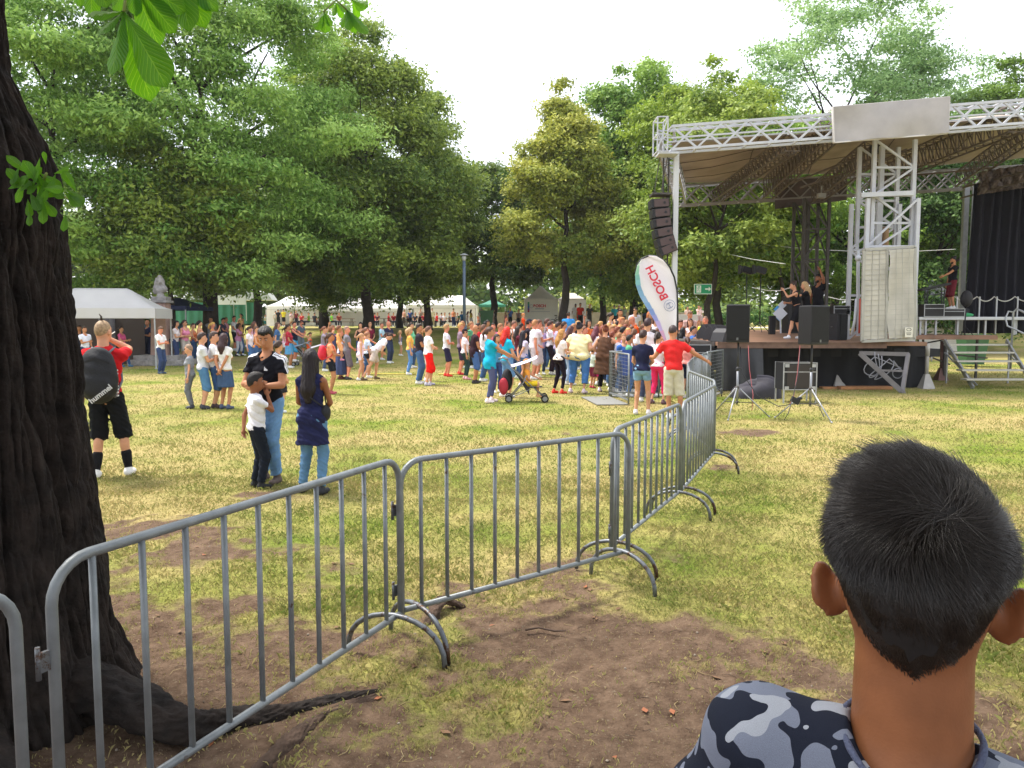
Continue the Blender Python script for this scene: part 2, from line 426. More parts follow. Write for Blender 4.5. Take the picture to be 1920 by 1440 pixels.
    if D < 34:
        for i in (0, 1):      # fingers and thumb
            A, B, C = hands[i]; fd = (C-B)/np.linalg.norm(C-B); sx = (-1, 1)[i]
            inw = np.array([-sx, .25, 0.]); inw -= fd*(inw@fd); inw /= np.linalg.norm(inw)+1e-9
            side = np.cross(fd, inw)
            if side[1] < 0: side = -side
            for q, (o, ln) in enumerate(((.030, .072), (.010, .080), (-.010, .074), (-.029, .058))):
                b0 = C+fd*.075+side*o; c1 = b0+fd*ln*.5+inw*.010*(1+q*.3); c2 = c1+fd*ln*.42+inw*.026
                mb.tube([b0, c1, c2], [.0098, .0088, .0066], 5 if D > 14 else 7)
            b0 = C+fd*.022+side*.030; c1 = b0+side*.030+fd*.030+inw*.012; c2 = c1+fd*.03+side*.004+inw*.012
            mb.tube([b0, c1, c2], [.013, .0105, .008], 5 if D > 14 else 7)
        for sx in (-1, 1):
            if not shades:
                mb.ball(HP((sx*.031, .0815, 1.671)), (.0125*hs, .012*hs, .0075*hs), 2, 6, 8); mb.ball(HP((sx*.031, .0895, 1.671)), .0058*hs, 1, 4, 6)
            mb.tube([HP((sx*.014, .093, 1.692)), HP((sx*.032, .092, 1.698)), HP((sx*.05, .078, 1.692))], .0042*hs, 4, 1)
        mb.tube([HP((-.022, .088, 1.610)), HP((0, .1, 1.612)), HP((.022, .088, 1.610))], [.004*hs, .007*hs, .004*hs], 5, 3)
    if len(mb.v):
        v2 = np.array([tuple(x) for x in mb.v]); n0 = len(V)
        q2 = [f2 for f2 in mb.f]; m2 = mb.m
        q2 = [(x if len(x) == 4 else (x[:3]+[x[2]])) for x in q2 if len(x) in (3, 4)]; m2 = [m for x, m in zip(mb.f, mb.m) if len(x) in (3, 4)]
        # caps of tubes (5..7 corners) become small fans
        V = np.concatenate([V, v2]); q2 = np.array(q2)+n0
        mi = np.concatenate([np.zeros(len(Q), int), np.array(m2)]); Q = np.concatenate([Q, q2])
    else: mi = np.zeros(len(Q), int)
    def warp(V):
        V = np.array(V, float)
        if lean:
            V[:, 0] += lean*np.clip(V[:, 2]-.1, 0, None)
        if bend:
            b = radians(bend)*np.clip((V[:, 2]-(.90+dz))/.18, 0, 1); y, z = V[:, 1], V[:, 2]-(.95+dz)
            V[:, 1], V[:, 2] = y*np.cos(b)+z*np.sin(b), (.95+dz)-y*np.sin(b)+z*np.cos(b)
        return V
    eyew = mat('eye_white', 'a89c94', .4); eyed = mat('brow_dark', hairc if hair[0] not in ('bald', 'cap') else '30221a', .8); lip = mat('lip', 'a0504a', .6)
    link('body', npmesh('body', warp(V), Q, [sm, eyed, eyew, lip], mi=mi), e)
    def addp(nm, fl, m, matfn=None):
        V, Q = fl.mesh()
        if len(V) == 0: return None
        mi = None; ms = m if isinstance(m, list) else [m]
        if matfn is not None: mi = matfn(V[Q].mean(1))
        return link(nm, npmesh(nm, warp(V), Q, ms, mi=mi), e)
    # ---- top ----
    hem = {'tee': .93, 'long': .93, 'crop': 1.06, 'vest': .93, 'polo': .93, 'tunic': .80, 'dress': .62, 'maxi': .30, 'hood': .90, 'none': 2}.get(tt, .93)+dz
    if len(top) > 2 and isinstance(top[2], (int, float)): hem = top[2]+dz
    if tt != 'none':
        g_ = field(); torso(g_, .012+(0 if fem else .004), .05, low=(hem < 1.0+dz))
        if tt in ('tee', 'polo', 'long', 'hood', 'tunic'):
            pass
        if hem < .9+dz and tt in ('tunic', 'dress', 'maxi'):
            r1 = {'tunic': .19, 'dress': .225, 'maxi': .25}[tt]*fat
            g_.cone((0, -.005, .98+dz), (0, -.0, hem-.05), .155*hw, r1, .05, sy=.74)
        X, Y, Z = g_.grid()
        g_.keep(hem-Z-.006*np.sin(X*20+Y*13)+0*Y)
        nl = {'tee': .075, 'polo': .07, 'long': .075, 'hood': .07, 'vest': .115, 'crop': .09, 'tunic': .10, 'dress': .105, 'maxi': .12}[tt]
        g_.sub(np.sqrt((X/1.1)**2+(Y-.035)**2+((Z-(1.47+dz))*.75)**2)-nl)
        if tt in ('vest', 'maxi', 'dress', 'crop'):
            for sx in (-1, 1): g_.sub(np.sqrt((X-sx*(shx+.012))**2+(Y*1.0)**2+((Z-(1.37+dz))*.7)**2)-.072)
        sl = {'tee': .55, 'polo': .6, 'tunic': .42, 'long': 2.0, 'hood': 2.0}.get(tt, 0)
        for i in (0, 1):
            if sl <= 0: break
            A, B, C = hands[i]; am = (.9 if fem else 1.05)*(1+(fat-1)*.9)*(.93 if kid else 1); q = g_.like()
            if sl < 1: q.cone(A, A+(B-A)*sl, .062*am, .060*am, .02, cutb=1.0)
            else: q.cone(A, B, .062*am, .05*am, .02); q.cone(B, B+(C-B)*.95, .05*am, .037*am, .02, cutb=1.0)
            g_.F = smin(g_.F, q.F, .03)
        g_.folds(.0045 if h > .012 else .0065, 1, ph)
        if h < .0125: g_.folds(.0035, 2.3, ph+1)
        addp({'dress': 'dress', 'maxi': 'dress', 'hood': 'sweater', 'long': 'sweater', 'vest': 'tank_top'}.get(tt, 'shirt'), g_, topmats or cloth(top[1]), matfn)
    # ---- bottom ----
    if bt != 'none':
        g_ = field()
        if bt in ('skirt', 'longskirt'):
            L0 = botlen or (.56 if bt == 'skirt' else .16)
            X, Y, Z = g_.grid(); th = np.arctan2(Y, X); t = np.clip((1.06+dz-Z)/(1.06-L0), 0, 1)
            r = .128*hw+(.19 if bt == 'longskirt' else .075)*np.sqrt(t)*hw; r = r*(1+.05*t*np.sin(th*11+ph))
            g_.F = np.maximum(np.maximum((np.sqrt(X**2+(Y/.8)**2)-r)*.8, (L0+dz)-Z), Z-(1.07+dz)).astype(np.float32)
            addp('skirt', g_, cloth(bot[1]))
        else:
            g_.ell((0, -.012, .965+dz), (.166*hw, .118*(.5+.5*fat), .125), .03, inf=.008)
            if fem:
                for sx in (-1, 1): g_.ell((sx*.07*hw, -.06*hw, .94+dz), (.085*hw, .07*hw, .09), .03, inf=.008)
            end, infl, fla = {'jeans': (.97, .012 if fem else .016, .004 if fem else .010), 'trousers': (.98, .014, .012), 'leggings': (.93, .004, 0), 'capri': (.8, .008, .002), 'shorts': (.48, .014, .02),
                              'longshorts': (.58, .012, .028), 'hotpants': (.2, .01, .008), 'baggy': (.62, .02, .04)}[bt]
            if botlen: end = botlen
            for i in (0, 1):
                q = g_.like(); leg(q, i, infl, end, .02, fla); g_.F = smin(g_.F, q.F, .02)
            X, Y, Z = g_.grid(); g_.keep(Z-(1.06+dz)+0*X+0*Y)
            g_.folds(.0045 if bt != 'leggings' else .001, 1.3, ph)
            if h < .0125 and bt != 'leggings': g_.folds(.003, 2.7, ph+2)
            addp({'jeans': 'jeans', 'leggings': 'leggings', 'capri': 'leggings', 'trousers': 'trousers'}.get(bt, 'shorts'), g_, cloth(bot[1]))
    # ---- socks, shoes ----
    for i in (0, 1):
        hip, kn, an = LEG[i]; sx = (-1, 1)[i]
        if sock and D < 30:
            q = Fld(an-np.array([.09, .09, .09]), an+np.array([.09, .09, .24]), h); q.cone(an+(kn-an)*.42, an, .050, .042, .01)
            q.cone(an+(kn-an)*.42, an+(kn-an)*.2, .056*1, .05, .01); addp('sock', q, sock if not isinstance(sock, str) else cloth(sock))
        lo2 = np.array([an[0]-.09, an[1]-.13, -.02+(0 if not sit else 0)]); q = Fld(lo2, lo2+np.array([.18, .36, .20]), min(h, .014/s))
        zz = an[2]-.09
        q.cone((an[0], an[1]-.02, zz+.045), (an[0]+sx*.015, an[1]+.13, zz+.032), .046, .036, .02); q.cone((an[0], an[1]-.005, zz+.05), (an[0], an[1], zz+.095), .046, .042, .02)
        X, Y, Z = q.grid(); q.keep(zz+.002-Z+0*X+0*Y)
        if shoe == 'bare': addp('foot', q, sm)
        else: addp('shoe', q, mat('shoe', shoe, .7))
    # ---- hair ----
    hm = mat('hair', hair[1], .55, nscale=40, namt=.35, bump=.6, bscale=90, spec=.4)
    st = hair[0]
    if st not in ('bald',):
        lo3 = hc+np.array([-.2*hs, -.24*hs, -.62 if 'long' in st else -.22]); hi3 = hc+np.array([.2*hs, .2*hs, .26*hs])
        q = Fld(lo3, hi3, min(h, .016/s) if D < 40 else h)
        th_ = {'buzz': .003, 'short': .009, 'cap': .014, 'big': .03, 'curly': .03}.get(st, .012)
        q.ell(HP((0, -.006, 1.676)), np.array((.078+th_*.6, .098+th_*.8, .106+th_))*hs, .01, RT)
        if st in ('short', 'quiff'): q.ell(HP((0, .02, 1.755)), np.array((.062, .08, .034))*hs, .03, RT)
        X, Y, Z = q.grid(); lx, ly, lz = X-hc[0], Y-hc[1], Z-hc[2]
        hx_ = (Rh[0, 0]*lx+Rh[1, 0]*ly+Rh[2, 0]*lz)/hs; hy_ = (Rh[0, 1]*lx+Rh[1, 1]*ly+Rh[2, 1]*lz)/hs+.005; hz_ = (Rh[0, 2]*lx+Rh[1, 2]*ly+Rh[2, 2]*lz)/hs+1.60
        lvl = {'buzz': 1.668, 'short': 1.660, 'cap': 1.70}.get(st, 1.655)
        slope = {'cap': .1}.get(st, .85)
        q.keep(-(hz_-lvl-slope*hy_+.012*np.sin(hx_*70+ph)*(hy_ > 0)-.022*(np.abs(hx_) > .05)*(hy_ > .03))*.75*hs)
        if st == 'cap':
            q.ell(HP((0, .12, 1.705)), np.array((.07, .08, .012))*hs, .01, RT)
        if st == 'pony': q.cone(HP((0, -.10, 1.70)), HP((0, -.16, 1.62)), .03, .032, .02); q.cone(HP((0, -.16, 1.62)), HP((0, -.15, 1.47)), .032, .014, .01)
        if st == 'bun': q.ell(HP((0, -.09, 1.76)), (.045*hs,)*3, .02)
        if st == 'knot': q.cone(HP((0, -.07, 1.765)), HP((0, -.10, 1.80)), .018, .010, .008)
        if 'long' in st or st in ('curly', 'bob'):
            Lz = {'long': 1.33, 'xlong': 1.17, 'bob': 1.50, 'curly': 1.34, 'longcurly': 1.30}.get(st, 1.35)
            zt = HP((0, -.06, 1.62)); end_ = np.array([zt[0]*.9, -.115*(1+(fat-1)*.6), Lz+dz])
            q.cone(HP((0, -.045, 1.66)), end_+np.array([0, 0, .12]), .088*hs, .088, .03, sy=.8); q.cone(end_+np.array([0, 0, .14]), end_, .088, .05, .03, sy=.62)
            for sx in (-1, 1): q.cone(HP((sx*.072, -.0, 1.66)), HP((sx*.082, -.02, max(Lz, 1.45)+.02)), .028, .022, .03)
            fr = HP((0, .13, 1.63)); q.sub(np.sqrt(((X-fr[0])/1.0)**2+(Y-fr[1])**2+((Z-fr[2])*.8)**2)-.088*hs+0*X)
        if 'curly' in st or st == 'big':
            n = np.sin(X*95)*np.sin(Y*90+1)*np.sin(Z*85+2); q.F = (q.F+.012*n).astype(np.float32)
        elif st not in ('cap', 'buzz'):
            n = np.sin(np.arctan2(Y-hc[1], X-hc[0])*26+Z*10)+np.sin(X*130+Y*60)*np.sin(Y*110+Z*40); q.F = (q.F+.0028*n).astype(np.float32)
        addp('cap' if st == 'cap' else 'hair', q, cloth(hair[1]) if st == 'cap' else hm)
        if st == 'cap':
            q = Fld(hc-np.array([.13, .16, .1]), hc+np.array([.13, .13, .14]), h); q.ell(HP((0, -.006, 1.672)), np.array((.083, .102, .10))*hs, .01, RT)
            X, Y, Z = q.grid(); q.keep(-(Z-hc[2]-(-.005)-.85*(Y-hc[1]))); q.keep(Z-(HP((0, 0, 1.70))[2])+0*X+0*Y); addp('hair', q, mat('hair', '2a1d16', .55, nscale=40, namt=.35, bump=.6, bscale=90, spec=.4))
    if beard and D < 40:
        q = Fld(hc-np.array([.12, .12, .12]), hc+np.array([.12, .16, .12]), h); q.ell(HP((0, .032, 1.60)), np.array((.062, .072, .07))*hs, .03, RT)
        X, Y, Z = q.grid(); q.keep(Z-HP((0, 0, 1.625))[2]+.35*np.abs(X-hc[0])*0+0*Y); m_ = HP((0, .105, 1.612)); q.sub(np.sqrt((X-m_[0])**2+(Y-m_[1])**2+(Z-m_[2])**2)-.018)
        addp('beard', q, mat('hair', beard, .8))
    if shades and D < 40:
        b = MB(); gm = mat('dark_lens', '0a0a0c', .15)
        for sx in (-1, 1): b.ball(HP((sx*.033, .092, 1.67)), np.array((.027, .012, .021))*hs, 0, 6, 10); b.tube([HP((sx*.055, .085, 1.676)), HP((sx*.083, .0, 1.67))], .003, 4)
        b.tube([HP((-.01, .105, 1.675)), HP((.01, .105, 1.675))], .003, 4)
        b.v = [Vector(x) for x in warp(np.array([tuple(x) for x in b.v]))]
        b.build('sunglasses', gm, e)
    e['_s'] = s
    return e, hands, HP, warp
def clear_tmp():
    for o in bpy.data.objects:
        if '_s' in o: del o['_s']
# ---------------- ground ----------------
def vnoise(x, y, seed=0):
    tb = np.random.default_rng(seed).random((256, 256)); xi, yi = np.floor(x).astype(int), np.floor(y).astype(int); fx, fy = x-xi, y-yi; fx = fx*fx*(3-2*fx); fy = fy*fy*(3-2*fy)
    g_ = lambda i, j: tb[i & 255, j & 255]
    return (g_(xi, yi)*(1-fx)+g_(xi+1, yi)*fx)*(1-fy)+(g_(xi, yi+1)*(1-fx)+g_(xi+1, yi+1)*fx)*fy

rng = np.random.default_rng(7); random.seed(7)
def ground_color(t, vec):
    """returns (colour socket, dirt mask socket): grass with straw patches, bare earth under the near tree"""
    N = t.nodes.new; K = t.links.new
    def noise(sc, det=5, ro=.55):
        n = N('ShaderNodeTexNoise'); n.inputs['Scale'].default_value = sc; n.inputs['Detail'].default_value = det; n.inputs['Roughness'].default_value = ro
        K(vec, n.inputs['Vector']); return n.outputs[0]
    def ramp(src, a, b, ca, cb):
        r = N('ShaderNodeValToRGB'); r.color_ramp.elements[0].position = a; r.color_ramp.elements[1].position = b
        r.color_ramp.elements[0].color = (*ca, 1); r.color_ramp.elements[1].color = (*cb, 1); K(src, r.inputs[0]); return r.outputs[0]
    def mix(fac, a, b):
        m = N('ShaderNodeMix'); m.data_type = 'RGBA'
        if isinstance(fac, float): m.inputs[0].default_value = fac
        else: K(fac, m.inputs[0])
        for s_, i in ((a, 6), (b, 7)):
            if isinstance(s_, tuple): m.inputs[i].default_value = (*s_, 1)
            else: K(s_, m.inputs[i])
        return m.outputs[2]
    green = ramp(noise(1.3), .3, .7, (.14, .21, .025), (.27, .30, .05))
    straw = ramp(noise(3.7), .3, .7, (.45, .355, .155), (.39, .325, .125))
    m1 = ramp(noise(.33, 8, .65), .37, .57, (0, 0, 0), (1, 1, 1))
    c = mix(m1, green, straw)
    fine = ramp(noise(24, 6, .7), .35, .65, (.55, .55, .55), (1.25, 1.25, 1.25))
    mm = N('ShaderNodeMix'); mm.data_type = 'RGBA'; mm.blend_type = 'MULTIPLY'; mm.inputs[0].default_value = .8; K(c, mm.inputs[6]); K(fine, mm.inputs[7]); c = mm.outputs[2]
    return c, noise, ramp, mix
def dirt_np(x, y):
    """0 grass .. 1 bare earth (same field is used for the mesh attribute and the grass blades)"""
    d = (5.0-y)*np.where(y < 4.9, 1.35, 1)+.3*np.clip(-x-.6, 0, 2)-.9*np.clip(x-.7, 0, 3)+.7*np.exp(-((x-.2)/1.0)**2-((y-4.3)/1.2)**2)
    n = 1.1*(vnoise(x*.9+7, y*.9+3, 31)-.5)+1.3*(vnoise(x*2.3+1, y*2.3+9, 32)-.5)+.9*(vnoise(x*5.6, y*5.6, 33)-.5)+.6*(vnoise(x*13, y*13, 34)-.5)
    m = np.clip((d+1.6*n)/2.5+.16, 0, 1)
    m = np.maximum(m, np.clip(1.25-np.hypot((x+.05)*.75, y-3.75)/1.05+.7*n, 0, .9))
    for cx, cy, r in ((-2.3, 5.9, .55), (.2, 5.6, .4), (2.75, 9.6, .28), (-3.2, 6.6, .5), (-2.6, 8.0, .3), (1.3, 12.5, .35), (.9, 5.9, .35), (3.9, 12.6, .4)):
        m = np.maximum(m, np.clip(1.0-np.hypot((x-cx)*.6, (y-cy))/r*1.0+.8*n, 0, .8))
    return m
gm = bpy.data.materials.new('turf_and_earth'); gm.use_nodes = True; t = gm.node_tree; b = t.nodes['Principled BSDF']; b.inputs['Roughness'].default_value = 1; b.inputs['Specular IOR Level'].default_value = .1
tc = t.nodes.new('ShaderNodeTexCoord'); gc, noise, ramp, mix = ground_color(t, tc.outputs['Object'])
at_ = t.nodes.new('ShaderNodeAttribute'); at_.attribute_name = 'dirt'
earth = ramp(noise(7, 9, .75), .32, .68, (.070, .042, .028), (.23, .155, .105))
speck = ramp(noise(60, 3, .6), .63, .68, (0, 0, 0), (1, 1, 1)); earth = mix(speck, earth, (.24, .19, .13))
md = t.nodes.new('ShaderNodeMath'); md.operation = 'ADD'; t.links.new(at_.outputs['Fac'], md.inputs[0])
nn = t.nodes.new('ShaderNodeMath'); nn.operation = 'MULTIPLY_ADD'; t.links.new(noise(9, 8, .75), nn.inputs[0]); nn.inputs[1].default_value = 1.1; nn.inputs[2].default_value = -.55; t.links.new(nn.outputs[0], md.inputs[1])
dm = ramp(md.outputs[0], .30, .70, (0, 0, 0), (1, 1, 1))
t.links.new(mix(dm, gc, earth), b.inputs['Base Color'])
bp = t.nodes.new('ShaderNodeBump'); bp.inputs['Strength'].default_value = .9; bp.inputs['Distance'].default_value = .05; t.links.new(noise(18, 9, .7), bp.inputs['Height']); t.links.new(bp.outputs[0], b.inputs['Normal'])
def axis(vals): return np.unique(np.concatenate(vals))
gx = axis([np.linspace(-300, -30, 20), np.linspace(-30, -5, 51), np.linspace(-5, 5, 221), np.linspace(5, 30, 51), np.linspace(30, 300, 20)])
gy = axis([np.linspace(-60, 1.5, 20), np.linspace(1.5, 9, 181), np.linspace(9, 32, 100), np.linspace(32, 60, 50), np.linspace(60, 400, 20)])
GX, GY = np.meshgrid(gx, gy, indexing='ij')
def relief(x, y):
    k = np.clip((9-y)/3, 0, 1)*np.clip(y-1, 0, 1)
    return k*(.012*np.sin(x*2.1+y)+.010*np.sin(x*5-y*4+1)+.006*np.sin(x*13+y*11)+.004*np.sin(x*31-y*27)+.020*(vnoise(x*3.1+5, y*3.1, 51)-.5)+.016*(vnoise(x*8, y*8, 52)-.5)+.010*(vnoise(x*17, y*17, 53)-.5))
GZ = tz(GX, GY)+relief(GX, GY)
n1, n2 = GX.shape; V = np.stack([GX.ravel(), GY.ravel(), GZ.ravel()], 1)
i, j = np.meshgrid(np.arange(n1-1), np.arange(n2-1), indexing='ij'); a0 = (i*n2+j).ravel(); Q = np.stack([a0, a0+n2, a0+n2+1, a0+1], 1)
gme = npmesh('ground', V, Q, gm, attrs=[('dirt', 'POINT', dirt_np(V[:, 0], V[:, 1]))])
tag(link('ground', gme), kind='structure')
# grass blades
def blades(n, ylo, yhi, hmin, hmax, wbase, name_seed):
    r = np.random.default_rng(name_seed)
    u = r.random(n); y = ylo*(yhi/ylo)**u
    x = (r.random(n)*2-1)*(y*.70+.5)
    dm_ = dirt_np(x, y); keep = r.random(n) > np.clip(dm_*1.15-.08, 0, .93); x, y, dm_ = x[keep], y[keep], dm_[keep]; n = len(x)
    z = tz(x, y)+relief(x, y)
    hgt = (hmin+(hmax-hmin)*r.random(n)**1.6)*(1-.35*dm_)*(.55+1.0*vnoise(x*3, y*3, 41)); w = wbase*(.6+.8*r.random(n))*np.maximum(1, y/6)
    a = r.random(n)*2*pi; dx, dy = np.cos(a), np.sin(a); bx = r.random(n)*2*pi; bd = hgt*(.25+.9*r.random(n))
    tx, ty = np.cos(bx)*bd, np.sin(bx)*bd
    P = np.zeros((n, 4, 3)); P[:, 0] = np.stack([x-dx*w, y-dy*w, z-.004], 1); P[:, 1] = np.stack([x+dx*w, y+dy*w, z-.004], 1)
    P[:, 2] = np.stack([x+dx*w*.6+tx*.4, y+dy*w*.6+ty*.4, z+hgt*.62], 1); P[:, 3] = np.stack([x+tx, y+ty, z+hgt*(.95-.4*(bd/hgt-.25))], 1)
    dry = np.clip(r.random(n)*.75+.35*dm_+.12*np.sin(x*1.3+y)+.1, 0, 1)
    return P.reshape(-1, 3), np.repeat(dry, 1)
Pa, da = blades(210000, 2.6, 9, .012, .045, .0016, 1); Pb, db = blades(170000, 8, 34, .02, .05, .0020, 2)
P = np.concatenate([Pa, Pb]); dr = np.concatenate([da, db]); n = len(P)//4; q = np.arange(n)*4
Qd = np.stack([q, q+1, q+2, q+3], 1)
bm_ = bpy.data.materials.new('grass_blades'); bm_.use_nodes = True; t = bm_.node_tree; b = t.nodes['Principled BSDF']; b.inputs['Roughness'].default_value = .8; b.inputs['Specular IOR Level'].default_value = .15
tc = t.nodes.new('ShaderNodeTexCoord'); gc, noise, ramp, mix = ground_color(t, tc.outputs['Object'])
at_ = t.nodes.new('ShaderNodeAttribute'); at_.attribute_name = 'dry'
rr = ramp(at_.outputs['Fac'], .1, .9, (.12, .25, .03), (.60, .47, .24)); cc = mix(.5, gc, rr); t.links.new(cc, b.inputs['Base Color'])
tr = t.nodes.new('ShaderNodeBsdfTranslucent'); t.links.new(cc, tr.inputs[0]); ms = t.nodes.new('ShaderNodeMixShader'); ms.inputs[0].default_value = .3
t.links.new(b.outputs[0], ms.inputs[1]); t.links.new(tr.outputs[0], ms.inputs[2]); t.links.new(ms.outputs[0], t.nodes['Material Output'].inputs[0])
gr = link('grass', npmesh('grass', P, Qd, bm_, smooth=False, attrs=[('dry', 'FACE', dr)])); tag(gr, 'short summer grass, green with straw coloured patches', 'grass', kind='stuff')
# leaf litter, twigs and pebbles on the bare earth
lit = MB()
for k in range(1500):
    y = random.uniform(2.9, 7.2); x = random.uniform(-2.6, 3.8)
    if dirt_np(np.array(x), np.array(y)) < .35: continue
    z = float(tz(x, y)+relief(x, y)); c = Vector((x, y, z)); a = random.uniform(0, 2*pi); kd = random.random()
    if kd < .82:
        l_ = random.uniform(.015, .085); lit.tube([c+Vector((0, 0, .003)), c+Vector((cos(a)*l_*.5, sin(a)*l_*.5, .006)), c+Vector((cos(a+.4)*l_, sin(a+.4)*l_, .004))], .0014, 4, mi=random.choice((1, 4, 4)))
    elif kd < .92:
        w = random.uniform(.008, .022); p = [c+Vector((cos(a+q*pi/2)*w*(1.5 if q % 2 else .8), sin(a+q*pi/2)*w*(1.5 if q % 2 else .8), random.uniform(.003, .014))) for q in range(4)]; lit.poly(p, mi=random.choice((0, 0, 0, 0, 0, 2)))
    else: lit.ball(c+Vector((0, 0, .002)), [random.uniform(.003, .009) for _ in range(3)], 3, 4, 6)
tag(lit.build('leaf_litter', [mat('dead_leaf', '6f5238'), mat('twig', '4a382c'), mat('orange_leaf', '8f5636'), mat('pebble', '8a7e70'), mat('straw_bit', '9c8a60')]), 'dry leaf scraps, twigs and small pebbles on the bare earth', 'leaf litter', kind='stuff')
tw = MB(); p0 = G(985, 1184); tw.tube([G(985, 1184)+Vector((0, 0, .01)), G(1010, 1181)+Vector((0, 0, .014)), G(1040, 1187)+Vector((0, 0, .012)), G(1062, 1186)+Vector((0, 0, .01))], [.008, .006, .006, .003], 6)
tag(tw.build('fallen_twig', mat('twig', '4a382c')), 'thin dark twig lying on the bare earth in front of the barriers', 'twig')
# path and low wall beyond the bank
pm = mat('path_gravel', 'b3aaa2', .95, nscale=3, namt=.12)
pt = MB(); xs = np.linspace(2, 60, 30)
for k in range(len(xs)-1):
    y0, y1 = 60, 69
    pt.poly([(xs[k], y0, tz(0, y0)+.01), (xs[k+1], y0, tz(0, y0)+.01), (xs[k+1], y1, tz(0, y1)+.01), (xs[k], y1, tz(0, y1)+.01)])
tag(pt.build('path', pm), kind='structure')

# ---------------- foliage ----------------
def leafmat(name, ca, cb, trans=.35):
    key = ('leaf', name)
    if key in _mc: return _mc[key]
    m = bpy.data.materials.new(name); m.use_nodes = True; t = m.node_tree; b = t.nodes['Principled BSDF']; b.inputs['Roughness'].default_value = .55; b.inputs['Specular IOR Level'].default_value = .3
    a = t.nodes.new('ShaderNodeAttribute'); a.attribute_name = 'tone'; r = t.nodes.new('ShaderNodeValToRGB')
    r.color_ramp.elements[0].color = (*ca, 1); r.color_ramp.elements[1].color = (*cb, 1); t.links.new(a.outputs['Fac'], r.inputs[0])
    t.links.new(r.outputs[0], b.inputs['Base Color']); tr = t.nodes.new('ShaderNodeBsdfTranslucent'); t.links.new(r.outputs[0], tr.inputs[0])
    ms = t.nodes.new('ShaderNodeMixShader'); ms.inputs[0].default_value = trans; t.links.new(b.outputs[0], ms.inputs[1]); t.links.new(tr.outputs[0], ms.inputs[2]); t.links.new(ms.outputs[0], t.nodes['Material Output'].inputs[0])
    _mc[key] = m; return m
def leafcloud(blobs, per, size, r, droop=.35, asp=.5):
    """blobs: (n,7) centre, radii, tone. Leaves sit mainly on the upper shell of every clump"""
    blobs = np.asarray(blobs, float); vol = (blobs[:, 3]*blobs[:, 4]+blobs[:, 3]*blobs[:, 5])**1.0; cnt = np.maximum(20, (per*vol/vol.mean())).astype(int)
    idx = np.repeat(np.arange(len(blobs)), cnt); n = len(idx); B = blobs[idx]
    d = r.normal(size=(n, 3)); d /= np.linalg.norm(d, axis=1)[:, None]; d[:, 2] = np.where((d[:, 2] < -.15) & (r.random(n) < .55), -d[:, 2], d[:, 2])
    rad = (.45+.55*r.random(n)**.6)*(1+.14*r.normal(size=n))
    tw_ = .25*np.sin(d[:, 0]*7+idx)+.2*np.sin(d[:, 1]*9+idx*2.1)+.15*np.sin(d[:, 2]*11+idx*.7)
    c = B[:, :3]+d*B[:, 3:6]*(rad*(1+tw_))[:, None]
    nrm = d*.55+r.normal(size=(n, 3))*.55; nrm[:, 2] += .55; nrm /= np.linalg.norm(nrm, axis=1)[:, None]
    a = r.normal(size=(n, 3)); a[:, 2] -= droop; a -= nrm*(a*nrm).sum(1)[:, None]; a /= np.linalg.norm(a, axis=1)[:, None]; bb = np.cross(nrm, a)
    s = size*(.6+.8*r.random(n)); P = np.zeros((n, 4, 3))
    P[:, 0] = c-a*s[:, None]*.5; P[:, 1] = c+bb*(s*asp*.5)[:, None]-nrm*(s*.06)[:, None]; P[:, 2] = c+a*s[:, None]*.5; P[:, 3] = c-bb*(s*asp*.5)[:, None]-nrm*(s*.06)[:, None]
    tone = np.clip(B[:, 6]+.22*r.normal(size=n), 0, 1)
    return P.reshape(-1, 3), tone
def crown_mesh(name, blobs, per, size, seed, m, droop=.35, asp=.5):
    P, tone = leafcloud(blobs, per, size, np.random.default_rng(seed), droop, asp); n = len(P)//4; q = np.arange(n)*4
    return npmesh(name, P, np.stack([q, q+1, q+2, q+3], 1), m, smooth=False, attrs=[('tone', 'FACE', tone)])
BARK = mat('bark', '3a322c', .95, nscale=5, namt=.35, bump=1.0, bscale=14)
def limb(mb, p, dvec, ln, r0, r1, rnd, n=7, wob=.12):
    pts = [Vector(p)]; d = Vector(dvec).normalized(); rs = [r0]
    for k in range(n):
        d = (d+Vector((rnd.uniform(-wob, wob), rnd.uniform(-wob, wob), rnd.uniform(-wob*.5, wob)))).normalized(); pts.append(pts[-1]+d*ln/n); rs.append(r0+(r1-r0)*(k+1)/n)
    mb.tube(pts, rs, 8); return pts
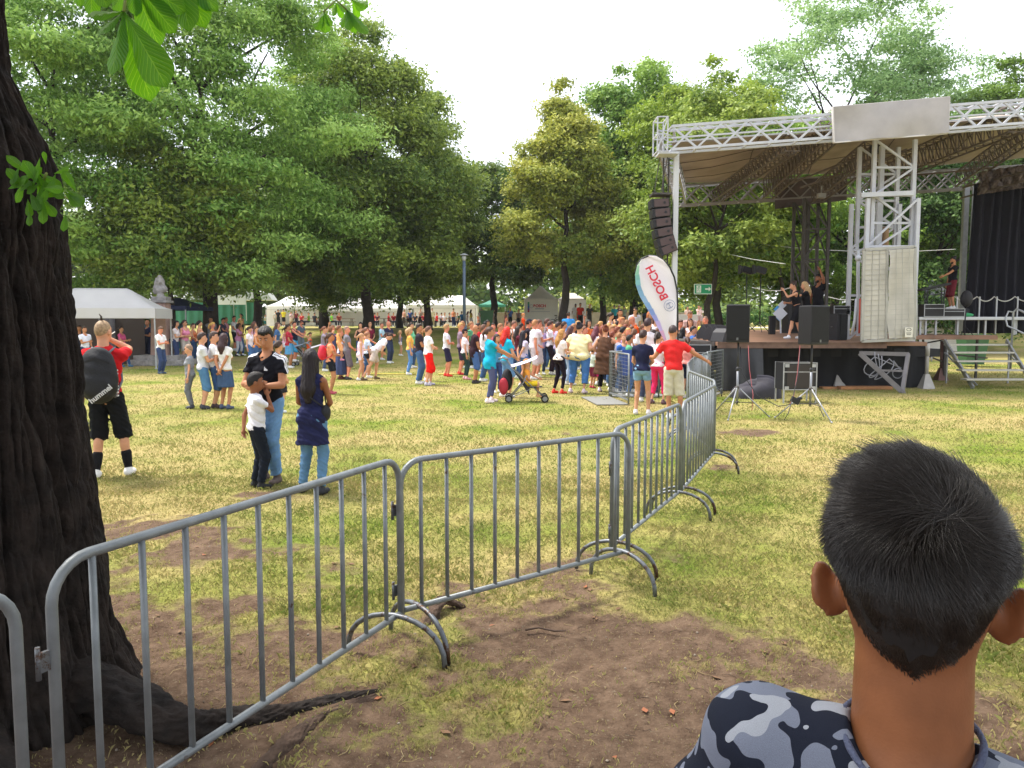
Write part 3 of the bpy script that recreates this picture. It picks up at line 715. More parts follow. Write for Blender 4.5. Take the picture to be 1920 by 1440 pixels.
def tree(label, cat, x, y, h, prof, seed, ca, cb, tr=.4, per=380, size=.30, trunk_h=3.0, lean=(0, 0), nb=120, flat=.62, bs=1.5, mname=None, asp=.5, group=None, droop=.35, open_=0.0, name='tree', limbs=9, yd=1.0, tonez=.35):
    """prof: list of (height fraction, radius) of the crown envelope"""
    rnd = random.Random(seed); z0 = float(tz(x, y)); e = empty(name, (x, y, z0), 0, label, cat, group)
    mb = MB(); top = Vector((lean[0]*h*.5, lean[1], h*.62)); N = 9
    pts = [Vector((0, 0, -.15))]+[Vector((top.x*(k/N)**1.3+.12*sin(k*1.7+seed), .12*cos(k*2.1+seed), top.z*k/N)) for k in range(1, N+1)]
    mb.tube(pts, [tr*1.15]+[tr*(.85-.68*k/N) for k in range(1, N+1)], 12)
    hs_ = [p[0] for p in prof]; rs_ = [p[1] for p in prof]
    for k in range(limbs):
        f = rnd.uniform(.28, .95); zi = trunk_h+(top.z-trunk_h)*f; i = min(N-1, int(zi/top.z*N)); a = rnd.uniform(0, 2*pi) if k > 2 else (-pi/2+(k-1)*1.3)
        R_ = np.interp(min(1, (zi+2)/h), hs_, rs_); limb(mb, pts[i+1], (cos(a), sin(a)*yd, .35+.5*f), R_*.95, tr*(.38-.2*f), tr*.05, rnd)
    mb.build('trunk', BARK, e); per = per*1.55; size = size*.77
    bl = []
    tries = 0
    while len(bl) < nb and tries < nb*20:
        tries += 1; f = rnd.uniform(hs_[0], hs_[-1]); R_ = float(np.interp(f, hs_, rs_))
        if rnd.random() > (R_/max(rs_))**1.2+.12: continue
        a = rnd.uniform(0, 2*pi); q = R_*(rnd.uniform(.25, 1.0)**.5)*(.82+.3*rnd.random())
        if rnd.random() < open_ and q > R_*.5 and sin(a*3+f*9+seed) > .2: continue
        s = bs*rnd.uniform(.55, 1.35)*(.6+.4*R_/max(rs_)); cx = top.x*min(1, (f*h/top.z))**1.3
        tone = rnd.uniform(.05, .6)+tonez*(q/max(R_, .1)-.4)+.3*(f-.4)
        bl.append((cx+cos(a)*q, lean[1]*f+sin(a)*q*yd, f*h, s, s, s*flat*rnd.uniform(.7, 1.2), tone))
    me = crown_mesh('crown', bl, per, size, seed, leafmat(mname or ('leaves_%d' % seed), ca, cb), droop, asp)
    link('crown', me, e); return e
# ---------------- background trees ----------------
def at_u(u, y): return (u-960)/F*y
LG = ((.13, .28, .045), (.46, .66, .17)); DK = ((.05, .11, .018), (.28, .39, .065)); YL = ((.15, .22, .03), (.54, .54, .10)); MG = ((.08, .19, .028), (.35, .51, .09)); AC = ((.14, .27, .09), (.38, .54, .22))
B = 'park trees around the meadow'
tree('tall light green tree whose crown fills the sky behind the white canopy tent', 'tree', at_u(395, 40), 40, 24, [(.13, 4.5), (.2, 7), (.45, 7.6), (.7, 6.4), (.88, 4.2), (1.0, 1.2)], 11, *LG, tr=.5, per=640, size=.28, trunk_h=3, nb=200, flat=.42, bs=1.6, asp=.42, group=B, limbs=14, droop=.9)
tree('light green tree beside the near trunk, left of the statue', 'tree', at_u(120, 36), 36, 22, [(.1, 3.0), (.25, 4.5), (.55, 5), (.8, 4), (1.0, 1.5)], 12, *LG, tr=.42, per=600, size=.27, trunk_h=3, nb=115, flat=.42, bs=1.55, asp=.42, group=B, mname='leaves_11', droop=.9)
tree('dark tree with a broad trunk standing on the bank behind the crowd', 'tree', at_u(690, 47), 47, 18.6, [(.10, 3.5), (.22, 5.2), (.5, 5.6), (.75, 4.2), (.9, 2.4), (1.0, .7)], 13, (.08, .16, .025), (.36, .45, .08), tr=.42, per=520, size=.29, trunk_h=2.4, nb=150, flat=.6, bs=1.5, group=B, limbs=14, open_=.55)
tree('dark leafy tree between the lamp post and the bank tree', 'tree', at_u(803, 52), 52, 16.0, [(.24, 2.2), (.35, 2.9), (.6, 2.7), (.85, 1.4), (1.0, .5)], 14, *DK, tr=.3, per=480, size=.30, nb=85, bs=1.4, group=B, mname='leaves_13', open_=.45)
tree('dark tree rising behind the two bank trees', 'tree', at_u(610, 58), 58, 20, [(.12, 4), (.3, 5), (.6, 4.8), (.85, 3), (1.0, 1)], 15, *MG, tr=.4, per=360, size=.4, nb=90, bs=1.7, group=B)
tree('yellowing pointed tree whose trunk stands beside the printed marquee', 'tree', at_u(1058, 49), 49, 15.8, [(.30, 3.2), (.38, 4.1), (.5, 3.0), (.62, 3.1), (.74, 2.0), (.86, 1.1), (1.0, .25)], 16, *YL, tr=.36, per=520, size=.28, trunk_h=3.4, nb=120, bs=1.3, group=B, open_=.3, limbs=11)
tree('bright green tree behind the lamp post with a slim dark trunk', 'tree', at_u(925, 62), 62, 12.6, [(.3, 3), (.3, 4.2), (.6, 4.2), (.85, 2.6), (1.0, .9)], 17, (.045, .11, .015), (.19, .26, .045), tr=.4, per=400, size=.38, nb=90, bs=1.5, group=B)
tree('mid green tree between the yellowing tree and the stage speakers', 'tree', at_u(1185, 55), 55, 18.6, [(.1, 2.5), (.3, 3.8), (.6, 3.6), (.85, 2.8), (1.0, 1.0)], 18, *MG, tr=.38, per=420, size=.36, nb=105, bs=1.4, group=B, open_=.35)
tree('leaning tree carrying the green exit sign', 'tree', at_u(1322, 37), 37, 12.5, [(.3, 2.5), (.5, 3.6), (.75, 3.2), (1.0, 1.2)], 19, *DK, tr=.24, per=420, size=.28, trunk_h=2.6, lean=(.12, 0), nb=75, bs=1.15, group=B, mname='leaves_13')
tree('yellow green tree showing above the left end of the stage roof', 'tree', at_u(1345, 46), 46, 15.8, [(.2, 3), (.45, 3.8), (.75, 3.4), (.92, 2.4), (1.0, 1.2)], 20, (.10, .19, .02), (.37, .48, .06), tr=.32, per=420, size=.32, nb=95, bs=1.3, group=B)
tree('slim dark trunked tree seen under the stage roof', 'tree', at_u(1462, 40), 40, 12, [(.35, 2.0), (.6, 3), (.85, 2.4), (1.0, 1)], 21, *MG, tr=.2, per=380, size=.28, trunk_h=4.5, nb=60, bs=1.2, group=B, mname='leaves_18')
tree('wispy acacia with open feathery crown above the stage roof', 'tree', at_u(1565, 52), 52, 22.2, [(.45, 4), (.6, 6.4), (.75, 6.6), (.9, 5.0), (1.0, 2.4)], 22, *AC, tr=.35, per=150, size=.30, trunk_h=7, nb=150, flat=.3, bs=1.35, group=B, open_=.7, limbs=16)
tree('feathery tree with drooping sprays to the right of the acacia', 'tree', at_u(1730, 54), 54, 19.6, [(.3, 3.5), (.6, 4.8), (.8, 4.6), (.92, 3.4), (1.0, 1.2)], 23, *AC, tr=.3, per=190, size=.3, trunk_h=6, nb=90, flat=.3, bs=1.3, group=B, open_=.6, mname='leaves_22')
tree('bright green tree over the far end of the stage roof', 'tree', at_u(1900, 50), 50, 17.6, [(.2, 3.5), (.5, 5.0), (.8, 3.6), (1.0, 1.2)], 24, (.05, .11, .012), (.2, .32, .045), tr=.35, per=400, size=.34, nb=100, bs=1.4, group=B)
tree('mid green tree filling the view between the stage towers', 'tree', at_u(1600, 44), 44, 12.5, [(.06, 3.5), (.3, 4.6), (.6, 4.6), (.85, 3.2), (1.0, 1.4)], 25, *MG, tr=.3, per=420, size=.32, trunk_h=2, nb=110, bs=1.3, group=B, mname='leaves_18')
tree('light green bushy tree behind the musician on the riser', 'tree', at_u(1755, 42), 42, 12, [(.06, 3), (.3, 4.2), (.6, 4), (.85, 3), (1.0, 1.2)], 26, (.04, .11, .02), (.17, .28, .07), tr=.28, per=420, size=.3, trunk_h=2, nb=100, bs=1.2, group=B)
tree('small tree whose trunk rises just behind the statue', 'tree', at_u(324, 37), 37, 9.5, [(.36, 2.6), (.55, 3.6), (.8, 3.2), (1.0, 1.2)], 27, *DK, tr=.22, per=400, size=.28, trunk_h=3, nb=70, bs=1.2, group=B, mname='leaves_13')
tree('tree with a thick dark trunk left of the ring printed marquee', 'tree', at_u(484, 44), 44, 11, [(.38, 3), (.55, 4.2), (.8, 3.4), (1.0, 1.2)], 28, *MG, tr=.33, per=400, size=.3, trunk_h=3.2, nb=75, bs=1.3, group=B, mname='leaves_18')
tree('dark tree hanging low over the tables of the long marquee', 'tree', at_u(750, 60), 60, 12, [(.22, 3.8), (.4, 4.5), (.7, 4.5), (1.0, 1.6)], 29, *DK, tr=.3, per=360, size=.38, trunk_h=3.4, nb=85, bs=1.5, group=B, mname='leaves_13')
tree('lime green tree behind the line of ring marquee and benches', 'tree', at_u(560, 92), 92, 17, [(.1, 4.5), (.35, 6.5), (.7, 6), (1.0, 2)], 30, (.06, .11, .015), (.24, .30, .05), tr=.3, per=300, size=.5, nb=85, bs=2.0, group=B)
tree('full green tree closing the gap between the yellowing tree and the stage', 'tree', at_u(1128, 60), 60, 16, [(.2, 3.4), (.4, 4.6), (.7, 4.0), (.9, 2.4), (1.0, 1.0)], 31, *MG, tr=.32, per=400, size=.38, nb=85, bs=1.5, group=B, mname='leaves_18')
tree('full green tree directly behind the hanging speaker column', 'tree', at_u(1258, 50), 50, 15.2, [(.14, 3.2), (.4, 4.2), (.7, 3.8), (.9, 2.6), (1.0, 1.0)], 32, (.09, .17, .02), (.35, .46, .07), tr=.32, per=420, size=.33, nb=90, bs=1.4, group=B, mname='leaves_20')
# far wood: one mass of crowns beyond everything
r = random.Random(5); bl = []
for k in range(520):
    a = -1.0+2.0*k/520+r.uniform(-.02, .02); dd = r.uniform(98, 118); z = (r.uniform(1.2, 13.5)+(2 if abs(a) > .35 else -1.5)) if k % 3 else 2.2
    bl.append((sin(a)*dd*1.15, cos(a)*dd if cos(a)*dd > 60 else 60, z, 4.2*r.uniform(.7, 1.2), 3.0, 2.6*r.uniform(.7, 1.2), r.uniform(.1, .8)))
fw = link('far_wood', crown_mesh('far_wood', bl, 230, .95, 5, leafmat('far_leaves', (.08, .15, .035), (.32, .42, .10)), .3, .6)); tag(fw, 'distant belt of dark green woodland closing the park', 'woodland', kind='stuff')
# hedge beyond the path
bl = [(x, 75, 2.1, 1.3, .8, 1.0, r.uniform(.2, .8)) for x in np.arange(14, 60, .8)]
hd = link('hedge', crown_mesh('hedge', bl, 260, .22, 6, leafmat('hedge_leaves', (.03, .10, .015), (.09, .22, .03)), .1, .6)); tag(hd, 'clipped dark green hedge beyond the path, behind the exit sign tree', 'hedge')
bl = [(x, 76+r.uniform(-1, 2), 2.6, 2.2, 1.5, 1.8*r.uniform(.6, 1.3), r.uniform(.1, .9)) for x in np.arange(3, 16, .9)]
hd = link('shrub_border', crown_mesh('shrub_border', bl, 500, .35, 7, leafmat('leaves_16', *YL), .3, .6)); tag(hd, 'loose yellow green shrubs growing behind the low park wall', 'shrubs')

# ---------------- the chestnut we stand under ----------------
ch = empty('chestnut_tree', (-2.715, 3.55, 0), 0, 'huge dark chestnut trunk with ridged bark at the edge of the picture, leaves hanging overhead', 'tree')
zz = np.array([-.3, .0, .03, .12, .37, .61, .85, 1.21, 1.45, 1.81, 2.18, 2.47, 2.63, 2.78, 2.97, 3.3, 4.2, 6.0, 8.0]); xr = np.array([-1.35, -1.42, -1.50, -1.66, -1.82, -1.865, -1.915, -1.945, -1.955, -1.975, -1.985, -2.02, -2.06, -2.14, -2.20, -2.235, -2.26, -2.3, -2.35])
def barkfield(th, z):
    wv = 1.2*vnoise(th*3, z*1.3, 1)+.5*vnoise(th*9, z*4, 2)
    r1 = 1-np.abs(2*vnoise(th*9+wv, z*1.0+wv*.4, 3)-1); r2 = 1-np.abs(2*vnoise(th*21+wv*2, z*3.2, 4)-1); r3 = 1-np.abs(2*vnoise(th*48+wv*3, z*8, 5)-1); n4 = vnoise(th*110, z*34, 6)
    return .05*(1-r1**3)+.030*(1-r2**2.5)+.014*(1-r3**2)+.006*n4+.03*vnoise(th*3, z*1.6, 7)
nz_, na = 760, 900; Z = np.linspace(-.3, 5.5, nz_); TH = np.linspace(0, 2*pi, na, endpoint=False)
ZG, TG = np.meshgrid(Z, TH, indexing='ij'); 
vv_ = np.array([-2.0, .03, .12, .37, .61, .85, 1.21, 1.45, 1.81, 2.18, 2.47, 2.63, 2.78, 2.97, 3.26, 6]); uu_ = np.array([262, 248, 222, 190, 174, 162, 154, 150, 142, 140, 132, 112, 78, 45, 36, 20])
def fitR(z):
    tgt = (np.interp(z, vv_, uu_)-960)/F; lo_, hi_ = .1, 2.4
    for _ in range(24):
        m_ = (lo_+hi_)/2; thx = np.linspace(-.2, 1.3, 60)
        if ((-2.715+m_*np.cos(thx))/(3.55+.85*m_*np.sin(thx))).max() > tgt: hi_ = m_
        else: lo_ = m_
    return m_
zf_ = np.linspace(-.3, 5.5, 60); rf_ = np.array([fitR(z_) for z_ in zf_]); Rb = np.interp(ZG, zf_, rf_)
lob = 1+.10*np.sin(TG*3+ZG*.4)*np.clip(1.5-ZG*.5, .3, 1)+.05*np.sin(TG*5-ZG)-.05
side = np.clip(.5+.7*np.cos(TG-.5), 0, 1); R_ = Rb*(lob*(1-side*.8)+side*.8)
R_ = R_+barkfield(TG, ZG)-.085; Vb = np.stack([R_*np.cos(TG), R_*np.sin(TG)*.85, ZG], -1).reshape(-1, 3)
i, j = np.meshgrid(np.arange(nz_-1), np.arange(na), indexing='ij'); a0 = (i*na+j).ravel(); a1 = (i*na+(j+1) % na).ravel(); Q = np.stack([a0, a1, a1+na, a0+na], 1)
bkm = mat('chestnut_bark', '231c18', .9, nscale=9, namt=.6, bump=1.0, bscale=45, spec=.3)
link('trunk', npmesh('trunk', Vb, Q, bkm), ch)
rtm = mat('root_bark', '4a3c33', .95, nscale=11, namt=.45, bump=1.0, bscale=40, spec=.2)
def root(pts, rs, name='root', m_=None):
    P = [Vector(p) for p in pts]; n = len(P); T = []; RR = []
    for k in range((n-1)*26+1):
        f = k/26; i = min(n-2, int(f)); t_ = f-i; p0, p1, p2, p3 = P[max(i-1, 0)], P[i], P[i+1], P[min(i+2, n-1)]
        T.append(.5*((2*p1)+(p2-p0)*t_+(2*p0-5*p1+4*p2-p3)*t_**2+(3*p1-p0-3*p2+p3)*t_**3)); RR.append(rs[i]+(rs[i+1]-rs[i])*t_)
    T = np.array([tuple(p) for p in T]); RR = np.array(RR); seg = 56; V = []
    for k in range(len(T)):
        tg = T[min(k+1, len(T)-1)]-T[max(k-1, 0)]; tg /= np.linalg.norm(tg); sx = np.cross(tg, (0, 0, 1)); sx /= np.linalg.norm(sx); up = np.cross(sx, tg); a = np.linspace(0, 2*pi, seg, endpoint=False)
        rr_ = RR[k]*(1+.10*np.sin(a*3+k*.15)+.05*np.sin(a*7+k*.4)+.04*np.sin(a*13-k*.9)+.22*(vnoise(a*4, np.full(seg, k*.35), 9)-.5)+.16*(vnoise(a*12, np.full(seg, k*.5), 10)-.5)); V.append(T[k]+np.outer(np.cos(a)*rr_, sx)+np.outer(np.sin(a)*rr_*.8, up))
    V = np.concatenate(V)-np.array(ch.location); m_ = len(T); i, j = np.meshgrid(np.arange(m_-1), np.arange(seg), indexing='ij'); a0 = (i*seg+j).ravel(); a1 = (i*seg+(j+1) % seg).ravel()
    link(name, npmesh(name, V, np.stack([a0, a1, a1+seg, a0+seg], 1), bkm if rs[0] > .15 else rtm), ch)
g = lambda u, v, z=0.: G(u, v)+Vector((0, 0, z))
root([(-2.35, 3.5, .22), (-1.88, 3.42, .13), g(330, 1390, .07), g(420, 1372, .05), g(520, 1352, .03), g(600, 1330, .02), g(690, 1305, .005), g(770, 1283, -.03)], [.17, .12, .085, .065, .05, .04, .03, .015])
root([g(470, 1470, .0), g(520, 1420, .01), g(560, 1385, .015), g(620, 1345, .012), g(700, 1312, .0), g(745, 1296, -.02)], [.04, .045, .04, .035, .03, .015])
root([g(795, 1180, -.04), g(812, 1160, .02), g(822, 1146, .05), g(835, 1135, .035), g(870, 1128, -.04)], [.035, .04, .038, .03, .02])
root([(-2.5, 3.3, .15), (-2.1, 2.95, .05), (-1.7, 2.65, .0), (-1.4, 2.45, -.05)], [.16, .11, .06, .03])
# overhead crown, out of frame, shades the foreground
r = random.Random(3); bl = []
for k in range(120):
    a = r.uniform(0, 2*pi); q = sqrt(r.random()); x = 1.6+cos(a)*q*7.5; y = -1.9+sin(a)*q*5.2; z = 7.6+r.uniform(-1.2, 2.6)*(1-.6*q)
    if y > 1.5: z = max(z, 4.0+y*.5+1.2)
    bl.append((x+1.6, y-3.55, z, 1.4, 1.3, .7, r.random()))
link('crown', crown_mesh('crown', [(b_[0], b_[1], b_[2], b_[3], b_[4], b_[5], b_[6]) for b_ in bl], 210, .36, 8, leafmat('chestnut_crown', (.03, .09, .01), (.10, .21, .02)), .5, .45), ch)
br = MB(); rr = random.Random(8)
for a, el in ((.1, .8), (.9, .9), (-.9, .8), (-2, .9), (2.4, .8)): limb(br, (0, 0, 5.2), (cos(a), sin(a), el), 5.5, .2, .04, rr)
br.tube([(0, 0, 5.2), (.1, .1, 6.2), (0, 0, 7.6)], [.32, .26, .12], 12)
br.build('limb', bkm, ch)
# palmate leaf sprays
clm = bpy.data.materials.new('chestnut_leaf'); clm.use_nodes = True; t = clm.node_tree; b = t.nodes['Principled BSDF']; b.inputs['Roughness'].default_value = .5
au = t.nodes.new('ShaderNodeAttribute'); au.attribute_name = 'lu'; av = t.nodes.new('ShaderNodeAttribute'); av.attribute_name = 'lv'
def mth(op, a, b_=None):
    m = t.nodes.new('ShaderNodeMath'); m.operation = op
    for k, x in enumerate((a, b_)):
        if x is None: continue
        if isinstance(x, (int, float)): m.inputs[k].default_value = x
        else: t.links.new(x, m.inputs[k])
    return m.outputs[0]
ab = mth('ABSOLUTE', av.outputs['Fac']); vein = mth('SUBTRACT', mth('MULTIPLY', au.outputs['Fac'], 13.0), mth('MULTIPLY', ab, 3.2)); fr = mth('FRACT', vein); ln = mth('LESS_THAN', mth('ABSOLUTE', mth('SUBTRACT', fr, .5)), .06)
mid = mth('LESS_THAN', ab, .035); vm = mth('MAXIMUM', ln, mid); mx = t.nodes.new('ShaderNodeMix'); mx.data_type = 'RGBA'; t.links.new(mth('MULTIPLY', vm, .55), mx.inputs[0])
mx.inputs[6].default_value = (.060, .175, .008, 1); mx.inputs[7].default_value = (.16, .30, .035, 1); t.links.new(mx.outputs[2], b.inputs['Base Color'])
hb = mth('ABSOLUTE', mth('SUBTRACT', fr, .5)); bp = t.nodes.new('ShaderNodeBump'); bp.inputs['Strength'].default_value = .6; bp.inputs['Distance'].default_value = .004; t.links.new(hb, bp.inputs['Height']); t.links.new(bp.outputs[0], b.inputs['Normal'])
tr = t.nodes.new('ShaderNodeBsdfTranslucent'); mx2 = t.nodes.new('ShaderNodeMix'); mx2.data_type = 'RGBA'; mx2.blend_type = 'MULTIPLY'; mx2.inputs[0].default_value = 1; t.links.new(mx.outputs[2], mx2.inputs[6]); mx2.inputs[7].default_value = (2.6, 2.4, .9, 1); t.links.new(mx2.outputs[2], tr.inputs[0])
ms = t.nodes.new('ShaderNodeMixShader'); ms.inputs[0].default_value = .55; t.links.new(b.outputs[0], ms.inputs[1]); t.links.new(tr.outputs[0], ms.inputs[2]); t.links.new(ms.outputs[0], t.nodes['Material Output'].inputs[0])
def leaflets(specs, name, parent, off, stalks=()):
    """specs: (base, tip, width, normal, droop)"""
    NU, NV = 16, 8; Vs, Qs, lu, lv = [], [], [], []; n0 = 0
    for base, tip, wd_, nr, dr_ in specs:
        base, tip = np.array(base, float), np.array(tip, float); d = tip-base; Ln = np.linalg.norm(d); d /= Ln; nr = np.array(nr, float); nr -= d*(nr@d); nr /= np.linalg.norm(nr)+1e-9; sd_ = np.cross(d, nr)
        u_, v_ = np.meshgrid(np.linspace(0, 1, NU+1), np.linspace(-1, 1, NV+1), indexing='ij')
        w = np.interp(u_, [0, .08, .3, .6, .74, .86, .94, 1], [.04, .12, .5, .93, 1, .80, .42, .02])*wd_*.5*(1+.03*np.sin(u_*80))
        P = base+d*(u_*Ln)[..., None]+sd_*(w*v_)[..., None]+nr*(-.14*wd_*np.abs(v_)**1.3*np.sin(pi*np.clip(u_, .05, 1))-dr_*Ln*u_**2+.02*wd_*np.sin(u_*26-np.abs(v_)*5))[..., None]
        Vs.append(P.reshape(-1, 3)); i, j = np.meshgrid(np.arange(NU), np.arange(NV), indexing='ij'); a = (i*(NV+1)+j).ravel()+n0; Qs.append(np.stack([a, a+NV+1, a+NV+2, a+1], 1)); lu.append(u_.ravel()); lv.append(v_.ravel()); n0 += (NU+1)*(NV+1)
    me = npmesh(name, np.concatenate(Vs)-np.array(off), np.concatenate(Qs), clm, attrs=[('lu', 'POINT', np.concatenate(lu)), ('lv', 'POINT', np.concatenate(lv))])
    o = link(name, me, parent)
    mb = MB()
    for s_ in stalks: mb.tube([Vector(p)-Vector(off) for p in s_[0]], s_[1], 6)
    if stalks: mb.build('twig', mat('green_stalk', '6f7f35', .7), o)
    return o
off = tuple(ch.location)
def palm(hub, tips, Y, wd_=.4, nrm=(0, -1, .25), jit=.05, dr_=.05):
    h = np.array(W(*hub, Y)); out_ = []
    for k, (u, v) in enumerate(tips):
        tp = np.array(W(u, v, Y+random.uniform(-jit, jit))); L_ = np.linalg.norm(tp-h); out_.append((h, tp, L_*wd_, (nrm[0]+random.uniform(-.5, .5), nrm[1], nrm[2]+random.uniform(-.3, .5)), dr_))
    return out_
random.seed(4)
sp = palm((232, 22), [(182, 62), (205, 138), (283, 190), (310, 160), (165, 28)], 1.55, .40)+palm((245, -40), [(300, 88), (328, 62), (255, 30), (350, 20), (210, 20)], 1.7, .42)+palm((330, -70), [(352, 58), (385, 52), (410, 20), (320, 40)], 1.75, .42)+palm((170, -55), [(170, 32), (200, 12), (120, -10)], 1.8, .42)+palm((140, -60), [(150, 12), (128, -5)], 2.0, .4)
leaflets(sp, 'leaf_spray', ch, off, [([W(232, 22, 1.55), W(240, -40, 1.6), W(300, -200, 1.9)], .003), ([W(245, -40, 1.7), W(300, -200, 1.9)], .003), ([W(330, -70, 1.75), W(300, -200, 1.9)], .003), ([W(170, -55, 1.8), W(300, -200, 1.9)], .003), ([W(300, -200, 1.9), W(250, -420, 1.9), W(100, -900, 2.6)], [.006, .01, .02])])
sp = palm((607, 22), [(592, 55), (611, 62), (622, 48), (600, 30)], 5.2, .5)+palm((650, 18), [(640, 52), (655, 56), (668, 62), (680, 50), (690, 62), (663, 28)], 5.4, .42)+palm((630, 5), [(642, 35), (625, 30), (612, 12), (655, 20)], 5.6, .45)+palm((660, 0), [(680, 20), (672, 35), (690, 12)], 5.6, .45)
leaflets(sp, 'leaf_spray', ch, off, [([W(607, 22, 5.2), W(630, 0, 5.4), W(625, -60, 5.4)], .006), ([W(650, 18, 5.4), W(630, 0, 5.4)], .006), ([W(660, 0, 5.6), W(625, -60, 5.4), W(560, -300, 5.0), W(300, -700, 4.0)], [.006, .01, .015, .03])])
hub = W(78, 345, 2.95); sp = []
rr = random.Random(12)
for k in range(46):
    a = rr.uniform(-2.6, .7); ln_ = rr.uniform(.045, .10); st = Vector((rr.gauss(0, .055), rr.uniform(-.08, 0), rr.gauss(-.01, .045))); dvec = Vector((cos(a), rr.uniform(-.7, .1), sin(a)))
    if k < 6: dvec = Vector((rr.uniform(-1, .6), -.3, .9))
    sp.append((hub+st, hub+st+dvec*ln_, ln_*.42, (rr.uniform(-.4, .4), -1, rr.uniform(.0, .9)), .15))
leaflets(sp, 'leaf_spray', ch, off, [([hub+Vector((-.05, .3, -.02)), hub, hub+Vector((.05, -.05, .03))], .005)])
# ---------------- barriers ----------------
GAL = mat('galvanised_steel', '7b8083', .48, metal=.3, nscale=12, namt=.18, bump=.15, bscale=120, rust=.61)
GALR = mat('worn_steel', '6c7076', .5, metal=.6, nscale=12, namt=.25, rust=.52)
def barrier(a, b, label, zt=1.06, zb=.24, nb=10, r=.017, group='crowd control barriers in a row', near=True, feet=(1, 1)):
    a, b = Vector((a[0], a[1], 0)), Vector((b[0], b[1], 0)); d = b-a; L_ = d.length; rz = atan2(d.y, d.x)
    e = empty('crowd_barrier', (a.x, a.y, float(tz(a.x, a.y))), rz, label, 'barrier', group); R = .13
    pts = [(0, 0, zb-.02)]+[(0, 0, zt-R)]+[(R-R*cos(k*pi/12), 0, zt-R+R*sin(k*pi/12)) for k in range(1, 7)]+[(L_-R+R*sin(k*pi/12), 0, zt-R+R*cos(k*pi/12)) for k in range(0, 7)]+[(L_, 0, zb-.02)]
    m = MB(); m.tube(pts, r, 10 if near else 6); m.tube([(0, 0, zb), (L_, 0, zb)], r*.95, 10 if near else 6); m.build('frame', GAL, e)
    for k in range(nb):
        x = (k+.75)*L_/(nb+.5); m = MB(); m.tube([(x, 0, zb), (x, 0, zt-.005)], r*.68, 8 if near else 5); m.build('bar', GAL, e)
    for i, x in enumerate((.10, L_-.06)):
        if not feet[i]: continue
        m = MB(); w = .30; m.tube([(x, -w*cos(k*pi/14), zb*1.0*sin(k*pi/14)**.8+.01) for k in range(0, 15)], r*.85, 8); m.build('foot', GALR, e)
    m = MB()
    for z in (.80, .36): m.box((-.03, 0, z), (.05, .012, .06)); m.tube([(-.05, 0, z-.05), (-.05, 0, z+.05)], .008, 6); 
    m.build('hook', GALR, e)
    return e
def Pz(u, v, z): a, y, zz_ = ray(u, v); k = (z-CAMZ)/zz_; return (a*k, y*k)
J0 = (-1.375, 2.25); J1 = Pz(748, 868, 1.06); J1b = (J1[0]-.0, J1[1]+.04); J2 = Pz(1180, 812, 1.055); J2b = (J2[0]-.10, J2[1]+.10); J3 = Pz(1277, 757, 1.06); J3b = (J3[0]+.03, J3[1]+.06); J4 = Pz(1341, 722, 1.06)
d0 = Vector((J0[0]-J1[0], J0[1]-J1[1])).normalized()
barrier((J0[0]+d0[0]*2.12-.3, J0[1]+d0[1]*2.1), (J0[0]+d0[0]*.10-.01, J0[1]+d0[1]*.10), 'grey barrier of which only one bent end post shows, in front of the chestnut trunk', nb=8)
barrier(J0, J1, 'nearest full grey barrier, running from the chestnut trunk to the first pair of hoop feet', feet=(0, 1), zt=1.085)
barrier(J1b, J2, 'grey barrier across the middle of the earth patch with rust flecks on its top rail')
barrier(J2b, J3, 'grey barrier running away from the rusty hoop foot towards the stage', nb=11)
barrier(J3b, J4, 'grey barrier forming the bend of the row, densely barred as seen nearly end on', nb=12)
P5 = [(J4[0]+.02, J4[1]+.07), (2.62, 11.4), (3.05, 13.4), (3.6, 15.4), (4.25, 17.3), (4.9, 19.1)]
for k in range(5): barrier(P5[k], (P5[k+1][0]-.02, P5[k+1][1]-.06), ['grey barrier just past the bend of the row, beside the man in the red shirt', 'grey barrier between the bend and the stage, third from the bend', 'grey barrier behind the red shirted man, towards the stage', 'grey barrier next to last before the stage skirt', 'grey barrier ending at the black stage skirt'][k], nb=12, near=False, zt=1.1)
# mesh barriers near the stage front
def meshbarrier(a, b, label):
    a, b = Vector(a), Vector(b); d = b-a; L_ = d.length; e = empty('mesh_barrier', a, atan2(d.y, d.x), label, 'barrier', 'wire mesh barriers at the stage front'); m = MB()
    m.tube([(0, 0, 0), (0, 0, 1.12), (L_, 0, 1.12), (L_, 0, 0)], .022, 6); m.bar((0, 0, .12), (L_, 0, .12), .03); m.build('frame', GAL, e)
    m = MB()
    for k in range(1, 13): m.bar((k*L_/13, 0, .12), (k*L_/13, 0, 1.12), .006)
    for k in range(1, 12): m.bar((0, .006, .12+k/12), (L_, .006, .12+k/12), .006)
    m.build('wire_mesh', GAL, e); m = MB(); m.box((L_/2, .35, .02), (L_, .7, .02)); m.build('tread_plate', mat('plate', '8c8c88', .6, metal=.4), e)
meshbarrier((2.56, 16.9, 0), (2.37, 18.7, 0), 'wire mesh barrier the woman in the brown dress holds')
meshbarrier((2.42, 18.78, 0), (3.55, 18.65, 0), 'wire mesh barrier further along, hidden partly by the crowd')
meshbarrier((4.6, 18.2, 0), (5.4, 19.8, 0), 'wire mesh barrier right beside the black stage skirt')
